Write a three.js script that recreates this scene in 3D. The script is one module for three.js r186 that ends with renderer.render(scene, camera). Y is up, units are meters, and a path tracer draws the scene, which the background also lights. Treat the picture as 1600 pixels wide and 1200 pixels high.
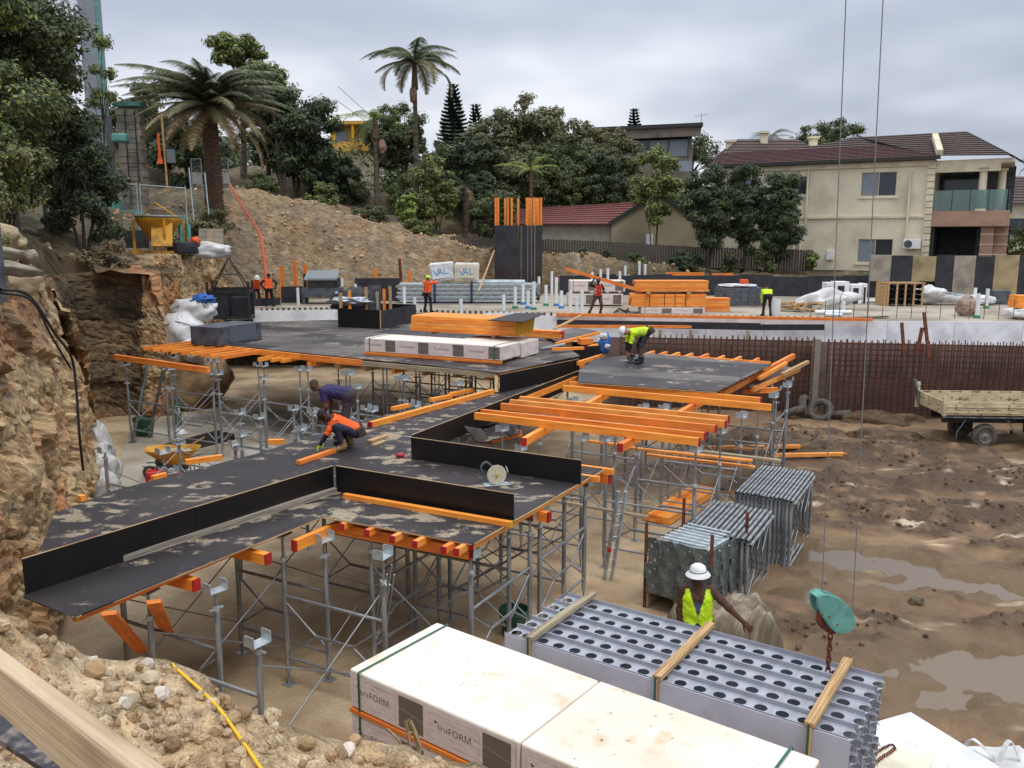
import * as THREE from 'three';
import { mergeGeometries } from 'three/addons/utils/BufferGeometryUtils.js';
import { RoundedBoxGeometry } from 'three/addons/geometries/RoundedBoxGeometry.js';
import { ImprovedNoise } from 'three/addons/math/ImprovedNoise.js';

// ---------- camera, sky, sun, exposure ----------
const scene = new THREE.Scene();
const camera = new THREE.PerspectiveCamera(48.28, 4 / 3, 0.1, 900);
camera.position.set(0, 6.6, 0);
camera.rotation.set(THREE.MathUtils.degToRad(-9.75), 0, 0);
scene.add(camera);

const noise = new ImprovedNoise();
const n3 = (x, y, z) => noise.noise(x, y, z);
function fbm(x, y, z, o = 4) { let s = 0, a = 0.5; for (let i = 0; i < o; i++) { s += a * n3(x, y, z); x = x * 2.03 + 11.3; y = y * 2.03 + 5.7; z = z * 2.03 + 3.1; a *= 0.5; } return s; }
const clamp = (x, a = 0, b = 1) => Math.min(b, Math.max(a, x));
const smooth = (a, b, x) => { const t = clamp((x - a) / (b - a)); return t * t * (3 - 2 * t); };
const mix = (a, b, t) => a + (b - a) * t;

{ // overcast sky: zenith brighter than the horizon, sheets of thicker blue-grey cloud
  const W = 1024, Hh = 512, d = new Float32Array(W * Hh * 4);
  for (let j = 0; j < Hh; j++) {
    const el = ((j + 0.5) / Hh - 0.5) * Math.PI, sy = Math.sin(el), cy = Math.cos(el);
    for (let i = 0; i < W; i++) {
      const az = ((i + 0.5) / W - 0.5) * 2 * Math.PI, dx = Math.cos(az) * cy, dz = Math.sin(az) * cy;
      const s = Math.max(sy, 0), q = 1 / (s + 0.16);
      const px = dx * q, pz = dz * q;
      let c = fbm(px * 0.55 + 4.2, 0.3, pz * 0.55 + 7.9, 5) * 1.25 + fbm(px * 0.19 + 1.4, 2.2, pz * 0.19, 2) * 0.9;
      c += fbm(px * 2.1, 5.5, pz * 2.1, 3) * 0.3;
      const thick = smooth(-0.42, 0.42, c + dx * 0.22);
      const g = 0.56 * (1 + 1.75 * s) * mix(1.24, 0.66, thick);
      const tint = [mix(0.97, 0.86, thick), mix(1.0, 0.96, thick), mix(1.05, 1.17, thick)];
      const k = (j * W + i) * 4;
      if (sy < 0) { const f = 0.35; d[k] = g * f; d[k + 1] = g * f; d[k + 2] = g * f; }
      else for (let m = 0; m < 3; m++) d[k + m] = g * tint[m];
      d[k + 3] = 1;
    }
  }
  const sky = new THREE.DataTexture(d, W, Hh, THREE.RGBAFormat, THREE.FloatType);
  sky.mapping = THREE.EquirectangularReflectionMapping; sky.magFilter = THREE.LinearFilter; sky.minFilter = THREE.LinearFilter;
  sky.wrapS = THREE.RepeatWrapping; sky.needsUpdate = true;
  scene.background = sky; scene.environment = sky;
}
const sun = new THREE.DirectionalLight(new THREE.Color(1, 0.965, 0.9), 1.3);
sun.position.set(14, 46, -2); sun.target.position.set(0, 0, -22);
sun.castShadow = true; sun.shadow.radius = 34;
Object.assign(sun.shadow.camera, { left: -60, right: 60, top: 60, bottom: -60, near: 1, far: 200 });
sun.shadow.mapSize.set(2048, 2048);
scene.add(sun, sun.target);
const renderer = new THREE.WebGLRenderer({ antialias: true });
renderer.setSize(1024, 768);
renderer.shadowMap.enabled = true;
renderer.toneMapping = THREE.LinearToneMapping;
renderer.toneMappingExposure = 1.13;

// ---------- helpers ----------
function rng(seed) { let a = seed >>> 0; return () => { a = (a + 0x6D2B79F5) | 0; let t = Math.imul(a ^ (a >>> 15), 1 | a); t = (t + Math.imul(t ^ (t >>> 7), 61 | t)) ^ t; return ((t ^ (t >>> 14)) >>> 0) / 4294967296; }; }
const R0 = rng(12345);
const rr = (a, b, r = R0) => a + (b - a) * r();
const V = (a) => new THREE.Vector3(a[0], a[1], a[2]);
const add3 = (a, b) => [a[0] + b[0], a[1] + b[1], a[2] + b[2]];
const lerp3 = (a, b, t) => [mix(a[0], b[0], t), mix(a[1], b[1], t), mix(a[2], b[2], t)];
const used = {};
function numbered(n) { const k = used[n] = (used[n] ?? -1) + 1; return k ? n + '_' + String(k).padStart(3, '0') : n; }
function thing(name, label, category, pos = [0, 0, 0], ry = 0, group) {
  const o = new THREE.Group(); o.name = numbered(name); o.position.set(...pos); o.rotation.y = ry;
  o.userData = { label, category }; if (group) o.userData.group = group; scene.add(o); return o;
}
function copyOf(src, pos, ry, label) {
  const o = src.clone(); o.name = numbered(src.name.replace(/_\d{3}$/, '')); o.userData = { ...src.userData }; if (label) o.userData.label = label;
  o.position.set(...pos); o.rotation.y = ry; scene.add(o); return o;
}
function mesh(name, geo, mat, parent) { const m = new THREE.Mesh(geo, mat); m.name = name; m.castShadow = m.receiveShadow = true; parent.add(m); return m; }
// part in world coordinates: moved into its thing's frame (things used with wpart are not turned)
function wpart(t, name, geo, mat, parent = t) { geo.translate(-t.position.x, -t.position.y, -t.position.z); return mesh(name, geo, mat, parent); }
function one(name, label, category, geo, mat, pos = [0, 0, 0], group) { // a thing of one mesh, world-coordinate geometry
  geo.translate(-pos[0], -pos[1], -pos[2]);
  const m = mesh(numbered(name), geo, mat, scene); m.position.set(...pos); m.userData = { label, category }; if (group) m.userData.group = group; return m;
}
function setting(name, geo, mat) { const m = mesh(numbered(name), geo, mat, scene); m.userData = { kind: 'structure' }; return m; }
function J(list) { // join geometries
  const l = list.map((g) => { const q = g.index ? g.toNonIndexed() : g; for (const k of Object.keys(q.attributes)) if (!['position', 'normal', 'uv', 'color'].includes(k)) q.deleteAttribute(k); return q; });
  const col = l.some((g) => g.attributes.color);
  for (const g of l) { if (!g.attributes.uv) g.setAttribute('uv', new THREE.BufferAttribute(new Float32Array(g.attributes.position.count * 2), 2));
    if (col && !g.attributes.color) { const c = new Float32Array(g.attributes.position.count * 3).fill(1); g.setAttribute('color', new THREE.BufferAttribute(c, 3)); } }
  return l.length === 1 ? l[0] : mergeGeometries(l);
}
function boxUV(g, ox = R0() * 7, oy = R0() * 7) { // uv in metres, u along local x or z
  const p = g.attributes.position, n = g.attributes.normal, uv = new Float32Array(p.count * 2);
  for (let i = 0; i < p.count; i++) {
    const ax = Math.abs(n.getX(i)), ay = Math.abs(n.getY(i)), az = Math.abs(n.getZ(i));
    let u, v; if (ax >= ay && ax >= az) { u = p.getZ(i); v = p.getY(i); } else if (ay >= az) { u = p.getZ(i); v = p.getX(i); } else { u = p.getX(i); v = p.getY(i); }
    uv[2 * i] = u + ox; uv[2 * i + 1] = v + oy;
  }
  g.setAttribute('uv', new THREE.BufferAttribute(uv, 2)); return g;
}
function boxG(sx, sy, sz, r = 0) { return boxUV(r ? new RoundedBoxGeometry(sx, sy, sz, 1, r) : new THREE.BoxGeometry(sx, sy, sz)); }
function at(g, x, y, z, ry = 0, rx = 0, rz = 0) { if (rx) g.rotateX(rx); if (rz) g.rotateZ(rz); if (ry) g.rotateY(ry); g.translate(x, y, z); return g; }
const _m = new THREE.Matrix4(), _q = new THREE.Quaternion();
function along(g, a, b, up = [0, 1, 0]) { // local +z laid from a to b, local +y near up, centred
  const A = V(a), B = V(b), z = B.clone().sub(A).normalize(); let x = V(up).cross(z); if (x.lengthSq() < 1e-6) x = new THREE.Vector3(1, 0, 0); x.normalize();
  const y = z.clone().cross(x); _m.makeBasis(x, y, z); g.applyMatrix4(_m); const c = A.add(B).multiplyScalar(0.5); g.translate(c.x, c.y, c.z); return g;
}
const dist = (a, b) => Math.hypot(a[0] - b[0], a[1] - b[1], a[2] - b[2]);
function bar(a, b, w, h, r = 0, up) { return along(boxG(w, h, dist(a, b), r), a, b, up); }   // centred on the line a-b
function bed(a, b, w, h, r = 0) { return bar([a[0], a[1] + h / 2, a[2]], [b[0], b[1] + h / 2, b[2]], w, h, r); } // lies on the line a-b
function cyl(a, b, r, r2 = r, seg = 10, open = false) { const g = new THREE.CylinderGeometry(r2, r, dist(a, b), seg, 1, open); g.rotateX(Math.PI / 2); return along(g, a, b, Math.abs(b[1] - a[1]) > 0.98 * dist(a, b) ? [0, 0, 1] : [0, 1, 0]); }
function pipe(pts, r, seg = 6, tub = 4, tension = 0.5) { return new THREE.TubeGeometry(new THREE.CatmullRomCurve3(pts.map(V), false, 'catmullrom', tension), (pts.length - 1) * tub, r, seg); }
function bent(pts, r, seg = 6) { const l = []; for (let i = 0; i + 1 < pts.length; i++) l.push(cyl(pts[i], pts[i + 1], r, r, seg)); return J(l); }
function ringPipe(ro, ri, len, seg = 10) { const s = new THREE.Shape(); s.absarc(0, 0, ro, 0, 7, false); const h = new THREE.Path(); h.absarc(0, 0, ri, 0, 7, true); s.holes.push(h); const g = new THREE.ExtrudeGeometry(s, { depth: len, bevelEnabled: false, curveSegments: seg }); g.translate(0, 0, -len / 2); return g; }
function prism(pts, y0, y1) { // pts [x,z] outline
  const s = new THREE.Shape(pts.map(([x, z]) => new THREE.Vector2(x, -z)));
  const g = new THREE.ExtrudeGeometry(s, { depth: y1 - y0, bevelEnabled: false, curveSegments: 4 }); g.rotateX(-Math.PI / 2); g.translate(0, y0, 0);
  return worldUV(g);
}
function worldUV(g) { const p = g.attributes.position, n = g.attributes.normal, uv = new Float32Array(p.count * 2);
  for (let i = 0; i < p.count; i++) { const up = Math.abs(n.getY(i)) > 0.5; const flat = Math.abs(n.getX(i)) > Math.abs(n.getZ(i)); uv[2 * i] = up ? p.getX(i) : flat ? p.getZ(i) : p.getX(i); uv[2 * i + 1] = up ? p.getZ(i) : p.getY(i); }
  g.setAttribute('uv', new THREE.BufferAttribute(uv, 2)); return g; }
function lathe(prof, seg = 20) { return new THREE.LatheGeometry(prof.map(([r, y]) => new THREE.Vector2(r, y)), seg); }
function colorize(g, fn) { const p = g.attributes.position, n = g.attributes.normal, c = new Float32Array(p.count * 3); for (let i = 0; i < p.count; i++) { const k = fn(p.getX(i), p.getY(i), p.getZ(i), n ? n.getY(i) : 0); c[3 * i] = k[0]; c[3 * i + 1] = k[1]; c[3 * i + 2] = k[2]; } g.setAttribute('color', new THREE.BufferAttribute(c, 3)); return g; }
// clip a polygon [x,z] by the convex cell (counter order irrelevant: cell given as half planes)
function clipPoly(poly, planes) { let out = poly; for (const [nx, nz, d] of planes) { const inp = out; out = []; for (let i = 0; i < inp.length; i++) { const a = inp[i], b = inp[(i + 1) % inp.length], da = a[0] * nx + a[1] * nz - d, db = b[0] * nx + b[1] * nz - d; if (da >= 0) out.push(a); if ((da >= 0) !== (db >= 0)) { const t = da / (da - db); out.push([mix(a[0], b[0], t), mix(a[1], b[1], t)]); } } if (out.length < 3) return null; } return out; }
function inside(poly, x, z) { let c = false; for (let i = 0, j = poly.length - 1; i < poly.length; j = i++) { const [xi, zi] = poly[i], [xj, zj] = poly[j]; if ((zi > z) !== (zj > z) && x < (xj - xi) * (z - zi) / (zj - zi) + xi) c = !c; } return c; }
function polyDist(path, x, z, closed) { let d = 1e9; for (let i = 0; i + 1 < path.length + (closed ? 1 : 0); i++) { const a = path[i], b = path[(i + 1) % path.length], dx = b[0] - a[0], dz = b[1] - a[1], t = clamp(((x - a[0]) * dx + (z - a[1]) * dz) / (dx * dx + dz * dz)); d = Math.min(d, Math.hypot(x - a[0] - dx * t, z - a[1] - dz * t)); } return d; }
const polyArea = (p) => { let s = 0; for (let i = 0; i < p.length; i++) { const a = p[i], b = p[(i + 1) % p.length]; s += a[0] * b[1] - b[0] * a[1]; } return Math.abs(s) / 2; };

// ---------- procedural textures ----------
function lat(ix, iy, s) { let h = Math.imul(ix, 374761393) ^ Math.imul(iy, 668265263) ^ Math.imul(s, 1274126177); h = Math.imul(h ^ (h >>> 13), 1274126177); return ((h ^ (h >>> 16)) >>> 0) / 4294967296; }
function tn(u, v, fx, fy, s) { // tiling value noise, u,v in 0..1
  const x = u * fx, y = v * fy, ix = Math.floor(x), iy = Math.floor(y); let a = x - ix, b = y - iy; a = a * a * (3 - 2 * a); b = b * b * (3 - 2 * b);
  const w = (i, m) => ((i % m) + m) % m, x0 = w(ix, fx), x1 = w(ix + 1, fx), y0 = w(iy, fy), y1 = w(iy + 1, fy);
  return mix(mix(lat(x0, y0, s), lat(x1, y0, s), a), mix(lat(x0, y1, s), lat(x1, y1, s), a), b);
}
function tf(u, v, fx, fy, s, o = 4) { let t = 0, a = 0.5, w = 0; for (let i = 0; i < o; i++) { t += a * tn(u, v, fx << i, fy << i, s + i); w += a; a *= 0.5; } return t / w; }
function tex(W, Hh, size, fn, srgb = true) { // fn(u,v) -> [r,g,b] 0..255 ; size = metres covered [x,y]
  const d = new Uint8Array(W * Hh * 4);
  for (let j = 0; j < Hh; j++) for (let i = 0; i < W; i++) { const c = fn((i + 0.5) / W, (j + 0.5) / Hh), k = (j * W + i) * 4; d[k] = clamp(c[0], 0, 255); d[k + 1] = clamp(c[1], 0, 255); d[k + 2] = clamp(c[2], 0, 255); d[k + 3] = 255; }
  const t = new THREE.DataTexture(d, W, Hh); t.wrapS = t.wrapT = THREE.RepeatWrapping; t.magFilter = THREE.LinearFilter; t.minFilter = THREE.LinearMipmapLinearFilter; t.generateMipmaps = true;
  if (srgb) t.colorSpace = THREE.SRGBColorSpace; t.repeat.set(1 / size[0], 1 / size[1]); t.needsUpdate = true; return t;
}
const gray = (x) => [x, x, x];
const c3 = (a, b, t) => [mix(a[0], b[0], t), mix(a[1], b[1], t), mix(a[2], b[2], t)];
const std = (o) => new THREE.MeshStandardMaterial(o);
function flat(hex, rough = 0.8, metal = 0) { return std({ color: hex, roughness: rough, metalness: metal }); }
// a plain colour broken up by patches and grain, so that nothing is one flat tone
const motCache = {};
const nearest = (v, l) => l.reduce((a, b) => Math.abs(b - v) < Math.abs(a - v) ? b : a);
function mottled(rgb, rgb2, o = {}) {
  const k = nearest((rgb2[0] + rgb2[1] + rgb2[2]) / (rgb[0] + rgb[1] + rgb[2] + 1), [0.66, 0.76, 0.87]), z = nearest(o.size ?? 1.2, [0.35, 0.9, 2.2, 5]), hi = k > 1 ? rgb2 : rgb;
  const t = motCache[k + '/' + z] ??= tex(256, 256, [z, z], (u, v) => { const a = tf(u, v, 4, 4, 3, 5), b = tn(u, v, 128, 128, 12); return gray(255 * mix(1, k, clamp((a - 0.5) * 2.6 + 0.5 + (b - 0.5) * 0.35))); });
  const m = std({ roughness: o.rough ?? 0.75, metalness: o.metal ?? 0, map: t }); m.color.setRGB(...hi.map((c) => c / 255), THREE.SRGBColorSpace);
  if (o.bump) { m.bumpMap = motCache['b' + z] ??= tex(128, 128, [z, z], (u, v) => gray(255 * tf(u, v, 8, 8, 23, 4)), false); m.bumpScale = o.bump; } return m;
}
function wood(base, dark, seed, rough = 0.75) { return std({ roughness: rough, map: tex(256, 256, [1.4, 0.22], (u, v) => { const g = tf(u, v, 3, 26, seed, 4), k = tf(u, v, 5, 4, seed + 7, 3), f = tn(u, v, 24, 128, seed + 3); return c3(base, dark, clamp((g - 0.45) * 2.2 + (f - 0.5) * 0.35 + (k - 0.5) * 0.5 + 0.3)); }) }); }

// ---------- materials ----------
const Mt = {};
{
  const saw = (u, v, amt, s) => { const w = tf(u, v, 4, 4, s, 3) - 0.5, w2 = tf(u, v, 9, 9, s + 50, 2) - 0.5, a = tf(u + w * 0.1 + w2 * 0.03, v + w2 * 0.06, 11, 30, s + 5, 4), b = tf(u + w2 * 0.05, v + w * 0.08, 34, 22, s + 15, 3), f = tn(u, v, 256, 256, s + 9), big = tf(u, v, 5, 5, s + 30, 2); return clamp((a * 0.62 + b * 0.38 + (f - 0.5) * 0.1 + (big - 0.5) * 0.34 - amt) * 9); };
  const plyTex = (amt, s, W = 768) => tex(W, W, [5.2, 5.2], (u, v) => { const d = saw(u, v, amt, s), p = tf(u, v, 6, 6, s + 40, 4), f = tn(u, v, 200, 200, s + 3); const film = c3([34, 28, 29], [58, 50, 52], clamp((p - 0.4) * 2 + (f - 0.5) * 0.3)); return c3(film, c3([142, 126, 104], [200, 182, 150], f), d * 0.8); });
  Mt.plySaw = std({ map: plyTex(0.56, 3), roughness: 0.66 });
  Mt.plyUsed = std({ map: plyTex(0.63, 71, 512), roughness: 0.52 });
  Mt.plyGrey = std({ map: tex(512, 512, [5, 5], (u, v) => { const d = saw(u, v, 0.65, 11), p = tf(u, v, 5, 5, 77, 5), q = tf(u, v, 12, 60, 21, 3); return c3(c3([66, 60, 58], [112, 104, 97], clamp((p - 0.35) * 1.8 + (q - 0.5) * 0.8)), [178, 160, 130], d * 0.8); }), roughness: 0.55 });
  Mt.film = std({ map: tex(512, 512, [2.4, 2.4], (u, v) => { const p = tf(u, v, 4, 4, 5, 5), l = tn(u, v, 3, 190, 8), sc = tn(u, v, 220, 9, 2); return c3([17, 14, 15], [38, 32, 32], clamp((p - 0.45) * 2.2 + (l - 0.5) * 0.4 + (sc > 0.93 ? 0.5 : 0))); }), roughness: 0.42 });
  Mt.plyEdge = wood([196, 168, 126], [140, 108, 74], 61);
  const lvl = (b, d, s) => std({ roughness: 0.62, map: tex(512, 256, [2.6, 0.3], (u, v) => { const g = tf(u, v, 3, 30, s, 3), k = tf(u, v, 7, 5, s + 5, 4), f = tn(u, v, 180, 128, s + 2); const pr = v > 0.3 && v < 0.42 && tn(u, v, 90, 24, s + 12) > 0.56 && tn(u, v, 9, 1, s + 4) > 0.42 ? 0.55 : 0; return c3(b, d, clamp((g - 0.5) * 1.1 + (k - 0.5) * 1.3 + (f - 0.5) * 0.3 + 0.35 + pr)); }) });
  Mt.lvl = lvl([252, 162, 60], [226, 126, 42], 31); Mt.lvl2 = lvl([244, 142, 52], [206, 104, 38], 32); Mt.lvl3 = lvl([246, 164, 78], [210, 126, 54], 35);
  Mt.redEnd = mottled([176, 30, 26], [130, 22, 20], { seed: 6, size: 0.3 });
  Mt.yellowEnd = mottled([222, 168, 22], [178, 122, 20], { seed: 7, size: 0.3 });
  Mt.pine = wood([198, 164, 116], [142, 106, 66], 41); Mt.oldPine = wood([172, 158, 130], [120, 104, 82], 42); Mt.greyPine = wood([168, 158, 142], [112, 102, 90], 43);
  Mt.rail = std({ roughness: 0.8, map: tex(512, 256, [1.9, 0.36], (u, v) => { const g = tf(u, v, 3, 34, 51, 4), k = tf(u, v, 6, 5, 52, 4), f = tn(u, v, 30, 250, 53); const kn = Math.hypot((u - 0.3) * 9, (v - 0.5) * 5), kn2 = Math.hypot((u - 0.72) * 8, (v - 0.3) * 6); const kk = Math.max(0, 1 - kn * 1.4) + Math.max(0, 1 - kn2 * 1.6); return c3([198, 176, 144], [154, 130, 100], clamp((g - 0.5) * 0.9 + (k - 0.5) * 0.9 + (f - 0.5) * 0.35 + 0.32 + kk * 0.7)); }), bumpMap: tex(512, 256, [1.9, 0.36], (u, v) => gray(255 * tf(u, v, 4, 60, 58, 3)), false), bumpScale: 0.0015 });
  Mt.galv = std({ metalness: 0.55, roughness: 0.5, map: tex(256, 256, [0.8, 0.8], (u, v) => c3([120, 124, 126], [166, 170, 172], clamp((tf(u, v, 5, 5, 81, 5) - 0.5) * 2.4 + 0.5 + (tn(u, v, 60, 60, 9) - 0.5) * 0.4))) });
  Mt.galvBright = std({ metalness: 0.45, roughness: 0.45, map: tex(128, 128, [0.5, 0.5], (u, v) => c3([158, 168, 172], [200, 208, 210], clamp((tf(u, v, 4, 4, 84, 5) - 0.5) * 2 + 0.5))) });
  Mt.galvDull = std({ metalness: 0.5, roughness: 0.55, map: tex(256, 256, [0.9, 0.9], (u, v) => c3([84, 90, 88], [130, 138, 134], clamp((tf(u, v, 5, 5, 91, 5) - 0.5) * 2.4 + 0.5 + (tn(u, v, 70, 70, 4) - 0.5) * 0.4))) });
  Mt.channel = std({ metalness: 0.35, roughness: 0.45, map: tex(256, 256, [1, 1], (u, v) => c3([150, 152, 160], [172, 174, 182], clamp((tf(u, v, 3, 16, 95, 4) - 0.5) * 2 + 0.5))) });
  Mt.rust = mottled([112, 58, 36], [70, 34, 24], { seed: 12, size: 0.4, rough: 0.9 });
  Mt.rebar = mottled([106, 66, 50], [70, 43, 33], { seed: 13, size: 0.8, rough: 0.9 });
  Mt.wrapTop = std({ roughness: 0.6, map: tex(640, 640, [2.6, 2.6], (u, v) => { const p = tf(u, v, 4, 4, 101, 5), q = tf(u, v, 14, 14, 103, 4), s = tn(u, v, 128, 128, 104) * tn(u, v, 61, 61, 105); let c = c3([230, 222, 211], [214, 200, 178], clamp((p - 0.5) * 2.4 + 0.3)); c = c3(c, [196, 158, 112], clamp((q - 0.64) * 4) * 0.55); return c3(c, [92, 76, 58], s > 0.74 ? clamp((s - 0.74) * 9) * 0.9 : 0); }), bumpMap: tex(256, 256, [2.6, 2.6], (u, v) => gray(255 * tf(u, v, 6, 10, 107, 4)), false), bumpScale: 0.008 });
  Mt.wrapSide = std({ roughness: 0.45, map: tex(256, 256, [1.8, 1.8], (u, v) => c3([226, 212, 208], [196, 180, 176], clamp((tf(u, v, 5, 9, 109, 4) - 0.5) * 2.6 + 0.4))), bumpMap: tex(256, 256, [1.1, 1.1], (u, v) => gray(255 * tf(u + v * 0.7, v, 6, 3, 108, 4)), false), bumpScale: 0.012 });
  Mt.strap = flat(0x1f5a4a, 0.5);
  Mt.concrete = std({ roughness: 0.9, map: tex(512, 512, [6, 6], (u, v) => { const p = tf(u, v, 4, 4, 121, 5), f = tn(u, v, 256, 256, 122); return c3([176, 168, 154], [136, 124, 106], clamp((p - 0.5) * 2.4 + 0.4 + (f - 0.5) * 0.3)); }) });
  Mt.slab = std({ roughness: 0.9, map: tex(512, 512, [9, 9], (u, v) => { const p = tf(u, v, 5, 5, 131, 5), f = tn(u, v, 256, 256, 132); return c3([168, 158, 142], [128, 116, 100], clamp((p - 0.5) * 2.8 + 0.45 + (f - 0.5) * 0.35)); }) });
  Mt.whiteBoard = mottled([240, 241, 245], [224, 225, 231], { seed: 17, size: 3, rough: 0.65 });
  Mt.black = mottled([46, 46, 50], [30, 30, 33], { seed: 18, size: 0.9, rough: 0.55 });
  Mt.blackBoard = mottled([46, 46, 52], [26, 26, 30], { seed: 19, size: 1.6, rough: 0.6 });
  Mt.darkGrey = mottled([86, 90, 98], [58, 62, 70], { seed: 20, size: 0.8, rough: 0.6 });
  Mt.rubber = mottled([92, 84, 74], [56, 50, 46], { seed: 21, size: 0.5, rough: 0.9 });
  Mt.turq = std({ roughness: 0.6, map: tex(256, 256, [0.9, 0.9], (u, v) => { const p = tf(u, v, 6, 6, 141, 5), q = tf(u, v, 20, 20, 142, 3); return q > 0.76 ? [112, 92, 70] : c3([104, 160, 148], [78, 132, 122], clamp((p - 0.5) * 2.4 + 0.5)); }) });
  Mt.yellowPaint = std({ roughness: 0.6, map: tex(256, 256, [1.6, 1.6], (u, v) => { const p = tf(u, v, 5, 5, 145, 5); return c3([204, 146, 28], [140, 104, 52], clamp((p - 0.5) * 3 + 0.35)); }) });
  Mt.white = mottled([232, 232, 232], [205, 205, 206], { seed: 23, size: 0.7, rough: 0.6 });
  Mt.pvc = flat(0xd9dedf, 0.45); Mt.greenCap = flat(0x1f7a4c, 0.5); Mt.blueCap = flat(0x2a6fb4, 0.5); Mt.greenPlastic = mottled([34, 84, 62], [24, 62, 46], { seed: 24, size: 0.4, rough: 0.5 });
  Mt.red = flat(0xb01f22, 0.45); Mt.orangePlastic = flat(0xd8531f, 0.6);
  Mt.bagWhite = std({ roughness: 0.7, map: tex(256, 256, [1, 1], (u, v) => c3([226, 226, 226], [192, 190, 186], clamp((tf(u, v, 4, 4, 147, 5) - 0.5) * 3 + 0.4))) });
  Mt.blueTarp = flat(0x2b5fa6, 0.6); Mt.steelGrey = flat(0x7f8588, 0.5, 0.5); Mt.cable = flat(0x7c7d80, 0.6, 0.3); Mt.hose = flat(0x1c1b1d, 0.6); Mt.yellowCord = flat(0xe2b414, 0.55);
  Mt.bark = mottled([104, 92, 78], [66, 56, 46], { seed: 25, size: 0.8, rough: 0.95, bump: 0.02 });
  Mt.palmBark = mottled([112, 90, 70], [58, 44, 34], { seed: 26, size: 0.5, rough: 0.95, bump: 0.03 });
  Mt.leaf = new THREE.MeshPhysicalMaterial({ vertexColors: true, roughness: 0.8, side: THREE.DoubleSide, transmission: 0.25, thickness: 0 });
  Mt.skinV = std({ vertexColors: true, roughness: 0.8 });
  Mt.glass = std({ color: 0x3a4348, roughness: 0.08, metalness: 0.2 });
  Mt.fence = wood([92, 84, 76], [56, 50, 45], 63, 0.9);
}

// ---------- setting: ground, pit walls, hillside ----------
const leftPath = [[-3.4, -2.2], [-5.0, -5.2], [-6.35, -8.8], [-7.35, -12.6], [-8.7, -16.4], [-9.9, -19.4], [-10.9, -22.0], [-12.0, -22.9], [-13.4, -25.2], [-14.6, -28.2], [-15.1, -30.6], [-14.2, -31.3], [-13.5, -31.0], [-12.6, -31.3], [-13.1, -32.2], [-14.0, -34.4], [-14.3, -36.4], [-14.5, -41.0], [-15.0, -46.4]];
const leftTop = [5.0, 5.35, 5.45, 5.6, 5.65, 5.5, 5.35, 5.2, 5.3, 5.35, 5.3, 5.3, 5.25, 5.25, 5.3, 5.5, 5.7, 6.0, 6.0];
const backPath = [[-15.0, -46.4], [-14.0, -49.2], [-11.0, -50.4], [-6.5, -50.8], [-3.0, -54.2], [2.0, -55.0], [10.0, -54.5], [22.0, -52.6], [46.0, -49.5]];
const pit = [...leftPath, ...backPath.slice(1), [46, 8], [-3.4, 8]];
const ctrl = [[-6.4, -6, 5.5], [-8, -10, 5.9], [-9.5, -15, 6.0], [-13, -10, 7.2], [-13, -18, 6.6], [-12.6, -23.6, 5.6], [-19, -22, 7.6], [-26, -20, 9], [-18, -28, 6.6], [-14.6, -33.5, 5.7], [-19, -34, 6.9], [-26, -34, 9], [-15.2, -38, 6.25], [-16, -43, 7.2], [-20.5, -45, 7.9], [-28, -46, 10], [-16.2, -48, 7.9], [-15.6, -51, 8.2], [-17.6, -56, 9.7], [-13.4, -60, 8.7], [-9, -60, 7.5], [-5, -60, 6.5], [-1, -59, 5.7], [4, -58, 5.5], [8, -57.5, 4.7], [14, -57.5, 4.2], [22, -56, 4.1], [34, -55, 4.2], [46, -54, 4.2], [-30, -62, 13], [-18, -72, 12], [-8, -72, 10], [4, -72, 8], [16, -72, 6.5], [32, -72, 5.5], [46, -72, 5], [-42, -40, 12], [-42, -72, 15]];
function hillH(x, z) { let s = 0, w = 0; for (const [cx, cz, h] of ctrl) { const d = (x - cx) ** 2 + (z - cz) ** 2, k = 1 / (d * d + 6); s += h * k; w += k; } return s / w; }
function terrainH(x, z) {
  const d = polyDist(leftPath, x, z), e = polyDist(backPath, x, z);
  if (inside(pit, x, z) || (d < 1.0 && d < e)) return -0.8;
  let h = hillH(x, z);
  if (e < d) { // spoil runs down to the slab behind the left half, a cut bank behind the right half
    const slope = x < -1 ? mix(0.95, 2.2, smooth(-8, -1, x)) : 2.6; h = Math.min(h, 2.9 + e * slope); }
  h += fbm(x * 0.35, 1.7, z * 0.35, 4) * 0.7 + fbm(x * 1.6, 8.1, z * 1.6, 3) * 0.34 + Math.abs(fbm(x * 3.3, 2.1, z * 3.3, 3)) * 0.22;
  
  return h;
}
function grid(x0, x1, z0, z1, st, hf, cf, keep) {
  const nx = Math.round((x1 - x0) / st), nz = Math.round((z1 - z0) / st), p = [], c = [], uv = [], id = [], hs = [];
  for (let j = 0; j <= nz; j++) for (let i = 0; i <= nx; i++) { const x = x0 + i * st, z = z0 + j * st, h = hf(x, z); hs.push(h); p.push(x, h, z); uv.push(x - z * 0.15, h * 1.25 - z); if (cf) c.push(...cf(x, h, z)); }
  for (let j = 0; j < nz; j++) for (let i = 0; i < nx; i++) { const a = j * (nx + 1) + i; if (keep && !keep(hs[a], hs[a + 1], hs[a + nx + 1], hs[a + nx + 2])) continue; id.push(a, a + nx + 1, a + 1, a + 1, a + nx + 1, a + nx + 2); }
  const g = new THREE.BufferGeometry(); g.setAttribute('position', new THREE.Float32BufferAttribute(p, 3)); g.setAttribute('uv', new THREE.Float32BufferAttribute(uv, 2)); if (cf) g.setAttribute('color', new THREE.Float32BufferAttribute(c, 3)); g.setIndex(id); g.computeVertexNormals(); return g;
}
const lin = (r, g, b) => { const c = new THREE.Color().setRGB(r / 255, g / 255, b / 255, THREE.SRGBColorSpace); return [c.r, c.g, c.b]; };
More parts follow.
